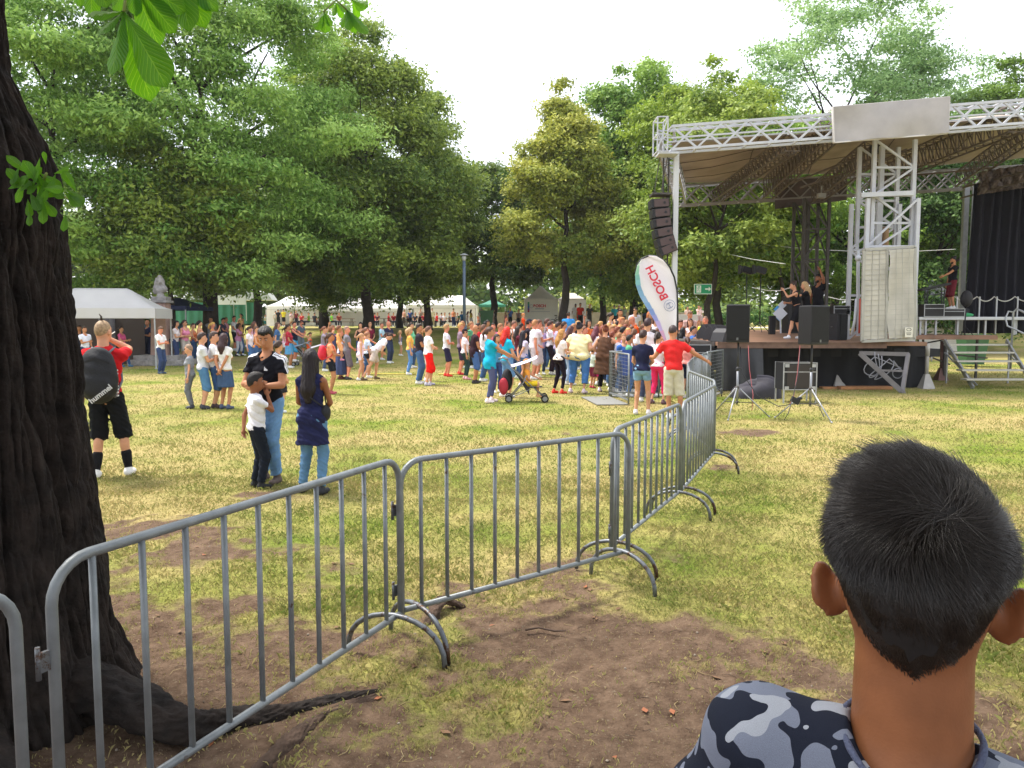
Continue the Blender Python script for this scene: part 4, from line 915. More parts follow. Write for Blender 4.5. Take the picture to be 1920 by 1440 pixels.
# ---------------- mobile stage ----------------
WH = mat('white_paint_steel', 'bdbfc6', .5, nscale=3, namt=.08); GY = mat('aluminium', 'a9abb0', .45, metal=.6, nscale=8, namt=.12); DKM = mat('dark_steel', '4a4644', .6, metal=.3, nscale=6, namt=.25)
BLK = mat('black_cloth', '111116', .85, nscale=3, namt=.3, bump=.6, bscale=8); BKB = mat('black_box', '15151a', .55, nscale=30, namt=.2)
TARP = mat('roof_tarp', '9d9087', .8, nscale=1.2, namt=.2, bump=.5, bscale=2.5, trans=.12); BAN = mat('banner_tarp', 'a8a3a2', .7, nscale=2.2, namt=.11, bump=.7, bscale=3); PLY = mat('deck_ply', '8d6a55', .6, nscale=2, namt=.25)
RST = mat('rusty_brown', '6b5347', .8, nscale=5, namt=.3)
st = empty('mobile_stage', (8.6, 25, 0), 0, 'white framed mobile stage with tarpaulin roof, lattice towers and wooden deck', 'stage')
so_ = Vector(st.location)
def sb(mb, name, m, parent=st, bevel=0): # build with world coordinates under the stage
    mb.v = [v-so_ for v in mb.v] if parent is st else [v-so_ for v in mb.v]
    return mb.build(name, m, parent, bevel)
YN, YF = 20.5, 29.4
def dz_(y): return 1.29+(y-YN)*.027
def truss(name, a, b, h, w, m, pitch=.95, r=.035, brace=.028, wdir=(0, 1, 0), xx=True, updir=(0, 0, 1), mid=False, faces=(-1, 1)):
    """box truss between a and b (bottom centre line); h tall, w wide"""
    a, b = Vector(a), Vector(b); d = b-a; L_ = d.length; n = max(2, round(L_/pitch)); wv = Vector(wdir).normalized()*w/2; up = Vector(updir)*h; mb = MB()
    for s_ in (-1, 1):
        mb.bar(a+wv*s_, b+wv*s_, r*2); mb.bar(a+wv*s_+up, b+wv*s_+up, r*2)
        if mid: mb.bar(a+wv*s_+up*.5, b+wv*s_+up*.5, r*1.2)
        for k in range(n if s_ in faces else 0):
            p, q = a+d*k/n+wv*s_, a+d*(k+1)/n+wv*s_
            off_ = wv.normalized()*.004*s_
            mb.bar(p+off_, q+up+off_, brace*2); 
            if xx: mb.bar(p+up-off_*2, q-off_*2, brace*2)
            else: mb.bar(q+up-off_*2, q-off_*2, brace*2)
    for k in range(n+1):
        p = a+d*k/n; mb.bar(p-wv, p+wv, brace*1.6); mb.bar(p-wv+up, p+wv+up, brace*1.6)
        if k < n: mb.bar(p-wv+up*1.002, a+d*(k+1)/n+wv+up*1.002, brace*1.2)
    return sb(mb, name, m)
# deck
mb = MB(); xl, xr_ = W(1345, 640, YN).x, 9.2
mb.box(((xl+11.0)/2, (YN+YF)/2, 1.30+(YF-YN)*.0135-.05), (11.0-xl, YF-YN, .10), R=Matrix.Rotation(math.atan(.027), 3, 'X')); 
o = sb(mb, 'deck', PLY, bevel=.01)
mb = MB(); mb.box(((xl+9.9)/2, YN-.03, 1.215), (9.9-xl, .05, .15)); mb.box(((xl+9.9)/2, YN-.06, 1.29), (9.9-xl, .03, .035)); sb(mb, 'deck_edge', RST)
# projecting left end of the deck, with monitors on it
mb = MB(); mb.prism([(xl-.02, YN+.2, 1.18), (xl-.9, YN+2.2, 1.18), (xl-.75, YN+6, 1.2), (xl-.02, YF, 1.25)], (0, 0, .13)); sb(mb, 'deck_wing', mat('dark_ply', '4b4644', .6, nscale=3, namt=.3))
# black skirt
mb = MB()
def sk(u_, v_):
    x = xl-.02+u_*1.35 if True else 0
    return (xl-.02+u_*1.22+.0, YN-.02-.10*sin(u_*17)*v_*.5-.25*v_*u_, 1.17-v_*1.15)
mb.grid(sk, 30, 10)
mb.grid(lambda a_, b_: (xl-.02-a_*.9, YN+.2+a_*2.0-.05*sin(a_*22)*b_, 1.17-b_*1.15), 30, 10); sb(mb, 'skirt', mat('black_foil', '1a1a1d', .38, nscale=3, namt=.3, bump=.8, bscale=6))
# underbody
mb = MB(); mb.box((8.1, YN+3.4, .78), (6.6, 2.4, .72)); mb.box((8.3, YN+1.6, .98), (7.2, 1.2, .22)); mb.box((8.0, YN+6.5, .85), (6.5, 2.0, .5)); sb(mb, 'chassis', mat('chassis_black', '15141a', .7))
mb = MB(); mb.grid(lambda a_, b_: (xl+.5+a_*5.6, YN+1.0+.05*sin(a_*60), 1.2-b_*1.19), 60, 4); sb(mb, 'rear_skirt', BLK)
for x in (7.0, 8.9, 10.4):
    w = MB(); c = Vector((x, YN+1.55, .46))
    pr = [(.46*cos(k*pi/12), .46*sin(k*pi/12)) for k in range(24)]
    w.tube([c+Vector((0, -.13, 0)), c+Vector((0, .13, 0))], .46, 24); o = sb(w, 'wheel', mat('tyre', '151515', .8)); w = MB(); w.tube([c+Vector((0, -.15, 0)), c+Vector((0, -.12, 0))], .2, 16); r_ = sb(w, 'rim', DKM); r_.parent = o
def jack(u, y, white=True):
    m = mat('jack_paint', 'a8a4a0' if white else '6d4b45', .6, nscale=6, namt=.15); x = at_u(u, y); mb = MB(); mb.tube([(x, y, .32), (x, y, 1.2)], .05, 8); mb.tube([(x, y, .9), (x, y, 1.24)], .06, 8)
    mb.v += []; n = len(mb.v)
    for sx, sy in ((-1, -1), (1, -1), (1, 1), (-1, 1)): mb.v.append(Vector((x+sx*.17, y+sy*.17, .0)))
    for sx, sy in ((-1, -1), (1, -1), (1, 1), (-1, 1)): mb.v.append(Vector((x+sx*.055, y+sy*.055, .40)))
    for q in ((0, 1, 5, 4), (1, 2, 6, 5), (2, 3, 7, 6), (3, 0, 4, 7), (3, 2, 1, 0), (4, 5, 6, 7)): mb._f([n+i_ for i_ in q], 0, False)
    mb.tube([(x+.09, y-.05, .75), (x+.09, y-.05, .88)], .02, 6); sb(mb, 'support_leg', m)
jack(1573, 21.6); jack(1739, 21.3); jack(1766, 24.4, False)
# drawbar with its hoses
mb = MB(); y0 = YN-.15; A = W(1612, 662, y0); Bp = W(1703, 664, y0); C = W(1692, 735, y0-.5)
mb.bar(A, C, .09, .12); mb.bar(Bp, C, .09, .12); mb.bar(A, Bp, .07, .1); mb.bar(A+(C-A)*.45, Bp+(C-Bp)*.45, .05); mb.box(C+Vector((0, 0, -.02)), (.1, .14, .09)); sb(mb, 'drawbar', mat('grey_paint', '6f6b6d', .6, nscale=4, namt=.2))
mb = MB()
for q in range(3):
    pts = [W(1640+q*6, 660, y0-.08)+Vector((.35*math.sin(k*.45+q)*(k/14), -.02*q, -.62*sin(k*pi/15)-.05*q)) for k in range(15)]+[W(1690, 690+q*3, y0-.1)]; mb.tube(pts, .014, 6)
mb.tube([W(1683, 700, y0-.15)+Vector((.13*cos(k*pi/8), 0, .13*sin(k*pi/8))) for k in range(17)], .012, 6); sb(mb, 'hose', mat('hose_grey', '8a8a92', .5))
mb = MB(); mb.box((9.6, 21.0, .05), (1.4, .3, .08)); mb.box((8.8, 21.2, .03), (.6, .25, .06)); sb(mb, 'timber_block', mat('timber', 'a9784f', .8, nscale=5, namt=.2))
# right part of the deck, set back
mb = MB(); mb.box((12.6, 26.6, 1.38), (4.6, 5.6, .10)); mb.box((12.6, 23.78, 1.36), (4.6, .04, .12)); sb(mb, 'side_deck', PLY)
mb = MB()
for x in (11.6, 12.4, 13.6, 14.6):
    mb.bar((x, 24.3, 0), (x, 24.3, 1.3), .06); mb.bar((x, 27.5, 0), (x, 27.5, 1.3), .06)
mb.bar((12.0, 24.35, 1.2), (13.8, 24.35, .5), .04); mb.bar((13.6, 24.4, .85), (15, 24.4, .7), .05); mb.bar((11.6, 24.4, .9), (13.6, 24.4, 1.28), .04); sb(mb, 'side_deck_leg', DKM)
# roof edge trusses
NLb, NRb = W(1256, 284, YN-.2), W(1935, 233, YN-.2); NRb = NLb+(NRb-NLb)*1.25
hN = W(1256, 241, YN-.2).z-NLb.z
truss('near_roof_truss', NLb, NRb, hN, .45, WH, pitch=.66, r=.032, brace=.024, mid=True, faces=(-1,))
FLb = Vector((W(1278, 384, YF).x, YF+.2, W(1275, 384, YF).z)); FRb = W(1800, 355, YF+.2)
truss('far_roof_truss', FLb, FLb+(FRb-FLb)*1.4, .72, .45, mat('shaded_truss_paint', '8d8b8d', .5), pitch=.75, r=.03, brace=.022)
truss('front_roof_truss', (NLb.x-.05, YN+.1, NLb.z+.05), (FLb.x-.05, YF, FLb.z+.05), .55, .4, GY, pitch=.8, r=.025, brace=.018, wdir=(1, 0, 0))
mb = MB()   # bracket at the corner
c0 = NLb+Vector((-.25, 0, -.05))
for dx in (-.12, .14):
    for dy in (-.25, .35): mb.bar(c0+Vector((dx, dy, 0)), c0+Vector((dx, dy, .86)), .03)
for z in (0, .43, .86):
    for dy in (-.25, .35): mb.bar(c0+Vector((-.12, dy, z)), c0+Vector((.14, dy, z+.002)), .028)
    for dx in (-.12, .14): mb.bar(c0+Vector((dx, -.25, z)), c0+Vector((dx, .35, z+.002)), .028)
mb.bar(c0+Vector((-.12, -.27, 0)), c0+Vector((.14, -.27, .86)), .025); mb.bar(c0+Vector((.14, -.27, 0)), c0+Vector((-.12, -.27, .43)), .02)
mb.box(c0+Vector((.18, 0, -.03)), (.5, .5, .05)); sb(mb, 'corner_bracket', WH)
# tarpaulin: near slope, ridge, far slope, with sag
mb = MB(); run = (NRb-NLb); rz_ = run.z/run.x
def roofp(a_, b_):
    x = NLb.x+.1+a_*(12.9)+b_*(FLb.x-NLb.x); y = YN+.15+b_*(YF-YN); zl = NLb.z+.12+(x-NLb.x)*rz_+(b_)*(FLb.z-NLb.z+.35)
    rid = .75*min(1, a_*2.2)*(1-abs(2*b_-1))**.8; sag = .05*sin(a_*pi*6)**2
    return Vector((x, y, zl+rid+.18-sag+.0*sin(b_*9)))
mb.grid(roofp, 60, 24); mb.grid(lambda a_, b_: roofp(a_, b_)+Vector((0, 0, .03)), 60, 24); sb(mb, 'roof_canopy', TARP)
mb = MB()
for a_ in (.18, .36, .55, .75, .92): mb.tube([roofp(a_, b_/16)-Vector((0, 0, .035)) for b_ in range(17)], .014, 5)
for b_ in (.2, .4, .6, .8): mb.tube([roofp(a_/24, b_)-Vector((0, 0, .04)) for a_ in range(25)], .01, 5)
sb(mb, 'roof_seam', mat('seam_dark', '4b4039', .8))
# inner rafters
def rafter(name, a, b, h, m=DKM, w=.35): truss(name, a, b, h, w, m, pitch=.42, r=.022, brace=.012, wdir=(1, 0, 0), xx=False)
rf = mat('rafter_steel', '6f655f', .6, metal=.3, nscale=6, namt=.2)
rafter('rafter', (NLb.x+3.3, YN+.2, NLb.z+.1), (NLb.x+3.6, YF, FLb.z+.12), .40, rf)
rafter('rafter', W(1556, 268, YN+.3), W(1440, 372, YF-.6), .7, rf)
rafter('rafter', W(1640, 300, YN+1.5), W(1530, 380, YF-.8), .6, rf)
rafter('rafter', W(1905, 247, YN+.5), W(1640, 350, YF-.5), .7, rf)
rafter('rafter', W(1930, 262, YN+2.5), W(1800, 350, YF-1), .5, rf)
mb = MB()
for q in ((W(1480, 345, 25), W(1620, 290, 23.5)), (W(1500, 352, 25.5), W(1660, 300, 24)), (W(1590, 330, 26), W(1700, 280, 23)), (W(1805, 352, 28), W(1935, 318, 24)), (W(1800, 372, 27.6), W(1935, 335, 24)), (W(1700, 330, 28), W(1860, 315, 26))): mb.bar(q[0], q[1], .05)
sb(mb, 'roof_brace', rf)
# banners on the roof
mb = MB(); p0, p1, p2, p3 = W(1561, 201, YN-.55), W(1780, 182, YN-.55), W(1777, 250, YN-.55), W(1563, 267, YN-.55)
def ban(a_, b_):
    t_ = p0.lerp(p1, a_); l_ = p3.lerp(p2, a_); q = t_.lerp(l_, b_); q.y += .05*sin(a_*pi*3+1)*b_+.05*sin(b_*pi)*cos(a_*5)-.03; q.z += .012*sin(a_*22)*b_; return q
mb.grid(ban, 40, 14); sb(mb, 'banner', BAN)
mb = MB(); mb.bar(p0, p1, .05, .03); mb.bar(p3+Vector((0, .03, 0)), p2+Vector((0, .03, 0)), .05, .03); mb.bar(p0, p3, .08, .03); mb.bar(p1, p2, .05, .03)
for q in (p0, p1): mb.bar(q, q+Vector((0, .5, -.1)), .03)
sb(mb, 'banner_rail', mat('rail_white', 'cfcac8', .5))
mb = MB(); q0, q1, q2, q3 = W(1453, 338, YF), W(1588, 330, YF), W(1588, 375, YF), W(1453, 392, YF)
mb.grid(lambda a_, b_: q0.lerp(q1, a_).lerp(q3.lerp(q2, a_), b_)+Vector((0, .03*sin(a_*9), 0)), 16, 6); sb(mb, 'rear_banner', mat('dark_tarp', '5a4f50', .8, nscale=1.5, namt=.3))
# lattice towers
def tower(name, ul, ur, y, vt, vb, m, depth=1.0, vsplit=None, pit=1.0):
    x0, x1 = at_u(ul, y), at_u(ur, y); zt, zb_ = W(ul, vt, y).z, W(ul, vb, y).z; mb = MB(); n = round((zt-zb_)/pit)
    for x in (x0, x1):
        for yy in (y, y+depth): mb.bar((x, yy, zb_), (x, yy, zt), .10)
    for k in range(n):
        za, zc = zb_+(zt-zb_)*k/n, zb_+(zt-zb_)*(k+1)/n
        for yy in (y-.012, y+depth+.012):
            mb.bar((x0, yy, za), (x1, yy, zc) if k % 2 else (x1, yy, zc), .055) if k % 2 == 0 else mb.bar((x1, yy, za), (x0, yy, zc), .055)
            mb.bar((x0, yy, za), (x1, yy, za), .06)
        if m is not WH:
            for x in (x0, x1): mb.bar((x, y, za), (x, y+depth, zc), .045)
    mb.bar(((x0+x1)/2, y+depth*.8, zb_), ((x0+x1)/2, y+depth*.8, zt), .12)
    sb(mb, name, m)
tower('tower', 1626, 1700, 21.2, 262, 470, WH, depth=.9, pit=.78)
tower('tower', 1617, 1710, 21.05, 372, 640, WH, depth=1.0, pit=1.25)
tower('tower', 1500, 1546, 28.0, 372, 600, DKM, depth=1.0, pit=1.1)
mb = MB(); y = 21.0; mb.bar(W(1614, 366, y), W(1712, 362, y), .12); mb.bar(W(1609, 470, y), W(1609, 630, y), .07)
mb.ball(W(1609, 484, y), .09); mb.tube([W(1606, 560, y), W(1603, 600, y), W(1597, 628, y)], .04, 8); mb.tube([W(1716, 480, y+.2), W(1717, 630, y+.2)], .05, 8); sb(mb, 'tower_fitting', WH)
mb = MB(); mb.tube([W(1613, 560, y-.03), W(1611, 625, y-.03)], .03, 8); sb(mb, 'orange_strap', mat('orange_red', 'c8472c', .6))
mb = MB(); mb.tube([W(1660, 425, 22), W(1660, 475, 22)], .09, 10); sb(mb, 'wooden_pole', mat('pole_wood', '9a7c5c', .8))
# wire grid door panels covered with tarp
pn = mat('panel_tarp', 'b9b5ac', .75, nscale=2.2, namt=.14, bump=.5, bscale=5)
y = 20.35; a, b_, c, d = W(1620, 468, y), W(1715, 463, y), W(1714, 636, y), W(1616, 640, y)
mb = MB()
def pq(s, t_): q = a.lerp(b_, s).lerp(d.lerp(c, s), t_); return q
mb.grid(lambda s, t_: pq(.03+s*.44, .02+t_*.96)+Vector((0, .006*sin(t_*11)*sin(s*5), 0)), 12, 60); mb.grid(lambda s, t_: pq(.475+s*.49+.012*sin(t_*14)*(1-s), .02+t_*.96)+Vector((0, -.06-.03*sin(t_*7+s*3)-.004*sin(t_*21+s*4), 0)), 14, 60); sb(mb, 'side_panel', pn)
mb = MB()
for e0, e1 in ((a, b_), (b_, c), (c, d), (d, a)): mb.bar(e0, e1, .07)
mb.bar(pq(.46, 0), pq(.46, 1), .06); 
for k in range(1, 18): mb.bar(pq(.02, k/18)+Vector((0, -.012, 0)), pq(.46, k/18)+Vector((0, -.012, 0)), .008); mb.bar(pq(.48, k/18)+Vector((0, -.125, 0)), pq(.97, k/18)+Vector((0, -.115, 0)), .007)
for s in (.17, .31): mb.bar(pq(s, 0)+Vector((0, -.01, 0)), pq(s, 1)+Vector((0, -.01, 0)), .010)
for s in (.6, .72, .85): mb.bar(pq(s, 0)+Vector((0, -.12, 0)), pq(s, 1)+Vector((0, -.12, 0)), .010)
sb(mb, 'panel_grid', mat('panel_frame', 'a5a39c', .6, nscale=4, namt=.1))
mb = MB(); q = pq(.84, .92); mb.box(q+Vector((0, -.15, 0)), (.20, .012, .26)); sb(mb, 'notice', mat('notice_paper', 'd8d4c8', .7))
mb = MB(); q = pq(.84, .89); mb.tube([q+Vector((.06*cos(k*pi/8), -.158, .035*sin(k*pi/8))) for k in range(17)], .006, 4); mb.box(q+Vector((0, -.16, -.09)), (.13, .004, .015)); mb.box(q+Vector((0, -.16, -.13)), (.11, .004, .012)); sb(mb, 'notice_print', mat('print_dark', '3a3a3a', .7))
# posts
mb = MB(); x = at_u(1262, YN); mb.box((x, YN, (NLb.z)/2), (.13, .13, NLb.z)); sb(mb, 'corner_post', mat('post_white', 'c9cacc', .5, metal=.2))
mb = MB(); x = at_u(1252, YN)
for dx in (-.14, .0): mb.bar((x+dx+.02, YN+.35, 2.8), (x+dx+.02, YN+.35, NLb.z), .04)
for k in range(14): mb.bar((x-.12, YN+.35, 2.9+k*.25), (x+.02, YN+.35, 3.0+k*.25), .015)
sb(mb, 'hanging_ladder', DKM)
mb = MB(); x = at_u(1798, YF-1); mb.box((x, YF-1, (W(1798, 350, YF-1).z+1.5)/2), (.18, .14, W(1798, 350, YF-1).z-1.5)); mb.box((x+.3, YF-.9, (W(1798, 350, YF-1).z+1.5)/2), (.05, .05, W(1798, 350, YF-1).z-1.5)); sb(mb, 'rear_post', GY)
# floodlight under the roof
mb = MB(); q = W(1540, 367, 24.5); mb.box(q, (.24, .16, .14)); mb.bar(q, q+Vector((0, 0, .3)), .03); sb(mb, 'floodlight', mat('lamp_body', '8c8a88', .5))
mb = MB(); q = W(1645, 280, 22.6); mb.box(q, (.34, .25, .22)); sb(mb, 'spot_lamp', BKB)
# ---------------- curtain, ropes, riser, stairs ----------------
mb = MB(); x0 = at_u(1812, 26.5); zt_ = W(1812, 345, 26.5).z
def cur(a_, b_):
    x = x0+a_*4.2-.25*b_*(a_ < .0); y = 26.5+a_*-1.2+.09*sin(a_*95)+.05*sin(a_*41+b_*2); return Vector((x+.02*sin(b_*5+a_*9)-.12*b_*(1-a_), y, zt_-b_*(zt_-1.46)+a_*.55*(1-b_)))
mb.grid(cur, 200, 24); tag(mb.build('stage_curtain', mat('navy_black_drape', '14131f', .9, nscale=2, namt=.3)), 'tall black drape closing the back of the stage behind the rope railing', 'curtain')
mb = MB(); mb.grid(lambda a_, b_: cur(a_, 0)+Vector((.03*sin(a_*200), -.3+.12*sin(a_*130+b_*8), .35-b_*.75)), 160, 6); tag(mb.build('drape_roll', mat('grey_drape', '6d625f', .9, nscale=12, namt=.5)), 'gathered roll of camouflage grey cloth along the top of the black stage curtain', 'cloth')
rr_ = empty('rope_railing', (12, 25.2, 0), 0, 'pale rope slung between short posts in front of the black curtain', 'railing'); mb = MB(); us = [1790, 1832, 1864, 1903, 1945]; y = 25.2
for u in us: mb = MB(); mb.bar(Vector((at_u(u, y), y, 1.44))-rr_.location, Vector((at_u(u, y), y, W(u, 556, y).z))-rr_.location, .04); mb.build('post', GY, rr_)
mb = MB(); pts = []
for k in range(len(us)-1):
    for s in range(8): t_ = s/8; pts.append(W(us[k]+(us[k+1]-us[k])*t_, 556+9*4*t_*(1-t_), y)-rr_.location)
mb.tube(pts, .018, 6); mb.build('rope', mat('rope_pale', 'b9b6ae', .8), rr_)
rs = empty('stage_riser', (11.8, 24.9, 1.43), 0, 'low silver platform on legs carrying the keyboard player and his cases', 'platform'); ro = Vector(rs.location)
mb = MB(); xa, xb = at_u(1721, 24.6), at_u(1935, 24.6); zr = W(1800, 594, 24.6).z
mb.box(((xa+xb)/2-ro.x, 25.3-ro.y, zr-.05-ro.z), (xb-xa, 1.4, .10)); mb.build('platform_top', mat('silver', 'b6b8bd', .4, metal=.7), rs, .008); 
for u in (1728, 1738, 1757, 1798, 1850, 1905): mb = MB(); x = at_u(u, 24.6); mb.bar((x-ro.x, 24.75-ro.y, 0), (x-ro.x, 24.75-ro.y, zr-.1-ro.z), .055); mb.build('leg', GY, rs)
mb = MB(); xc = at_u(1779, 25.6); mb.box((xc-.2-ro.x, 25.75-ro.y, zr+.13-ro.z), (1.5, .55, .26)); mb.build('step_block', BKB, rs, .01)
def fcase(label, u, y, z, w, dpt, h, name='equipment_case', rz=0, grp=None):
    e = empty(name, (at_u(u, y), y, z), rz, label, 'case', grp); mb = MB(); mb.box((0, 0, h/2), (w, dpt, h)); mb.build('case_body', BKB, e, .015); mb = MB()
    for sx in (-1, 1):
        for sy in (-1, 1): mb.bar((sx*w/2, sy*dpt/2, 0), (sx*w/2, sy*dpt/2, h), .022)
    for sy in (-1, 1):
        for z_ in (.01, h*.66, h-.01): mb.bar((-w/2, sy*(dpt/2+.004), z_), (w/2, sy*(dpt/2+.004), z_), .018)
    mb.build('edge_trim', GY, e); return e
fcase('black case lying at the left end of the silver riser', 1742, 24.75, zr, .62, .4, .40); fcase('longer black case lying in the middle of the silver riser', 1775, 24.8, zr, .8, .4, .26)
mb = MB(); q = W(1813, 592, 24.6)
for k in range(1): mb.ball((0, 0, .06), (.30, .14, .075), 0, 8, 14); mb.ball((-.22, 0, .06), (.12, .12, .07), 1, 6, 10)
tag(mb.build('stuff_sack', [mat('green_nylon', '2f9c62', .5), mat('teal_nylon', '2b6f78', .5)], None, 0, (q.x, 24.75, zr)), 'rolled bright green and teal sack lying on the silver riser', 'bag')
ks = empty('keyboard_stand', (at_u(1752, 25.3), 25.3, zr), 0, 'thin black metal stand with a keyboard in front of the standing musician', 'keyboard stand'); mb = MB()
for x in (-.42, .12): mb.bar((x, -.15, .0), (x+.05, -.15, .88), .03); mb.bar((x+.15, .15, .0), (x+.1, .15, .95), .03)
mb.bar((-.42, -.15, .70), (.2, -.15, .74), .025); mb.bar((-.42, -.15, .38), (.2, -.15, .4), .02); mb.build('stand_frame', BKB, ks); mb = MB(); mb.box((-.1, 0, .97), (.95, .32, .07), R=Matrix.Rotation(-.22, 3, 'Y')); mb.build('keyboard', BKB, ks, .01)
mb = MB(); x = at_u(1790, 24.45); mb.tube([(0, 0, 0), (0, .02, .5), (.03, 0, 1.0)], .02, 8); mb.tube([(-.18, -.1, .0), (0, 0, .28), (.2, -.1, .0)], .014, 6); mb.tube([(0, .2, 0), (0, 0, .28)], .014, 6); mb.ball((0, 0, 1.12), (.19, .14, .26), 0, 8, 10)
tag(mb.build('covered_stand', mat('black_nylon', '1c1a20', .7), None, 0, (x, 23.95, 1.43)), 'black bundle on a thin tripod in front of the silver riser', 'stand')
# stairs
sr = empty('stage_stairs', (at_u(1860, 21.2), 21.2, 0), 0, 'silver open tread stairs with a bent handrail leading up to the stage deck', 'stairs'); so2 = Vector(sr.location); steps = [(1778, 1895, 646, 23.0), (1786, 1902, 664, 22.6), (1793, 1909, 682, 22.15), (1802, 1917, 700, 21.7), (1810, 1926, 718, 21.25)]
for k, (ul, ur, v, y) in enumerate(steps):
    L0, R0 = W(ul, v, y)-so2, W(ur, v, y)-so2; z = (1.16, .94, .71, .48, .25)[k]; mb = MB(); mb.box(((L0.x+R0.x)/2, L0.y+.1, z), (R0.x-L0.x, .30, .05)); mb.build('tread', mat('tread_alu', 'b9b5aa', .5, metal=.4, nscale=20, namt=.1), sr, .005)
for i_ in (1, 0):
    mb = MB(); P = [W(steps[k][i_], 640, steps[k][3])-so2 for k in range(5)]; a0 = Vector((P[0].x, P[0].y+.2, 1.28)); a1 = Vector((P[-1].x+(.25 if True else 0), P[-1].y-.05, 0.02))
    mb.bar(a0, a1, .05, .12); mb.bar(a0+Vector((.02, 0, -.35)), a0+Vector((.5, -.9, -1.27)), .04); mb.bar((a0.x+.1, a0.y, 0), (a0.x+.1, a0.y, 1.2), .04); mb.build('stringer', GY if i_ else GY, sr)
mb = MB(); y = 22.9; X = at_u(1896, y)-so2.x; yy = y-so2.y
mb.tube([(X, yy, .4), (X, yy, 2.12), (X+.06, yy-.05, 2.22), (X+.14, yy-.15, 2.16), (X+1.2, yy-1.75, 1.0), (X+1.2, yy-1.75, .1)], .03, 8)
mb.tube([(X, yy, 2.12), (X-.16, yy-.02, 2.15), (X-.26, yy-.06, 1.95), (X-.22, yy-.1, 1.72), (X-.05, yy-.2, 1.62), (X+1.15, yy-1.75, .6)], .026, 8); mb.build('handrail', GY, sr)
# ---------------- loudspeakers ----------------
def polespk(label, u, y, vt, vb, wpx, yaw, slabel, vfoot):
    x = at_u(u, y); zt, zb_ = W(u, vt, y).z, W(u, vb, y).z; w = wpx/F*y*.86; e = empty('loudspeaker', (x, y, zb_), radians(yaw), label, 'loudspeaker', 'black loudspeakers on tripod stands'); h_ = zt-zb_
    mb = MB(); tw_ = .62; mb.prism([(-w/2, -w*.42, 0), (w/2, -w*.42, 0), (w/2*tw_, w*.5, 0), (-w/2*tw_, w*.5, 0)], (0, 0, h_)); mb.build('cabinet', BKB, e, .02)
    mb = MB(); mb.box((0, -w*.42-.008, h_*.52), (w*.93, .014, h_*.9)); mb.build('grille', mat('black_grille', '0d0d10', .8, bump=.8, bscale=250), e, .005)
    mb = MB(); mb.box((0, -w*.42-.018, .07), (.035, .006, .05)); mb.build('badge', mat('badge_grey', '6a6a6a', .4), e)
    t_ = empty('speaker_stand', (x, y, 0), radians(yaw), slabel, 'stand', 'tripod speaker stands'); hub = .42
    mb = MB(); mb.tube([(0, 0, .25), (0, 0, .95)], .022, 8); mb.build('lower_tube', mat('stand_silver', '9a9ca2', .4, metal=.7), t_); mb = MB(); mb.tube([(0, 0, .9), (0, 0, zb_+.03)], .018, 8); mb.ball((0, 0, .93), (.035, .035, .05)); mb.tube([(0, 0, .93), (.07, -.02, .95)], .012, 6); mb.build('upper_tube', mat('stand_dark', '2c2d30', .5), t_)
    for k in range(3):
        a_ = -pi/2+k*2*pi/3-.15; rr2 = .62; mb = MB(); mb.tube([(.02*cos(a_), .02*sin(a_), .58), (rr2*cos(a_), rr2*sin(a_), .012)], .013, 6); mb.ball((rr2*cos(a_), rr2*sin(a_), .02), .02); mb.build('leg', GY, t_); mb = MB(); mb.tube([(0, 0, .30), (.33*cos(a_), .33*sin(a_), .28)], .008, 5); mb.build('strut', DKM, t_)
    mb = MB(); mb.ball((0, 0, .58), (.04, .04, .03)); mb.ball((0, 0, .30), (.035, .035, .025)); mb.build('collar', DKM, t_)
polespk('black loudspeaker on the left tripod, its grille turned towards the camera', 1384, 14.7, 571, 642, 50, -22, 'silver tripod stand under the left loudspeaker, left of the flight case', 790)
polespk('black loudspeaker on the right tripod, seen from its tapered side', 1522, 14.4, 573, 646, 52, 24, 'silver tripod stand in front of the flight case, a cable box tied to its leg', 795)
mb = MB(); P = [W(1388, 650, 14.7), W(1392, 700, 14.6), W(1420, 742, 14.3), W(1460, 762, 14.0), W(1482, 762, 13.8)]
P[-1].z = .35; mb.tube(P, .008, 6); mb.tube([W(1500, 655, 14.3), W(1497, 700, 14.2), W(1488, 740, 14), W(1478, 775, 13.6), W(1470, 788, 13.6)], .007, 6); tag(mb.build('speaker_cable', mat('cable_black', '1a1a1e', .5)), 'black cables drooping from the left loudspeaker to the tripod beside the flight case', 'cable')
mb = MB(); mb.tube([W(1403, 648, 16), W(1405, 690, 15.8), W(1412, 740, 15.4), W(1410, 770, 15)], .006, 6); mb.tube([W(1500, 648, 16), W(1495, 700, 15.8), W(1488, 745, 15.4), W(1478, 762, 15)], .006, 6); tag(mb.build('red_cable', mat('cable_red', '8a2f33', .5)), 'thin red cables hanging from the deck edge down to the grass', 'cable')
mb = MB(); q = W(1491, 751, 13.9); mb.box(q, (.16, .06, .10), R=Matrix.Rotation(.5, 3, 'Y')); mb.ball(q+Vector((.08, 0, .04)), (.06, .03, .03)); tag(mb.build('junction_box', BKB, None, .01), 'small black cable box tied to the leg of the right tripod stand', 'cable box')
fc = fcase('large flight case with silver edges standing on a frame below the deck', 1493, 17.6, .30, .74, .55, .62, 'flight_case')
mb = MB(); mb.box((0, -.282, .31), (.60, .01, .52)); mb.build('case_panel', mat('brown_black', '2b2422', .6), fc, .004); mb = MB()
for sx in (-1, 1):
    for z in (.05, .55): mb.box((sx*.30, -.292, z), (.09, .02, .07))
    mb.bar((sx*.36, -.28, -.30), (sx*.36, -.28, .0), .03); mb.bar((sx*.36, .25, -.30), (sx*.36, .25, .0), .03)
mb.build('corner_fitting', GY, fc)
bg_ = MB()
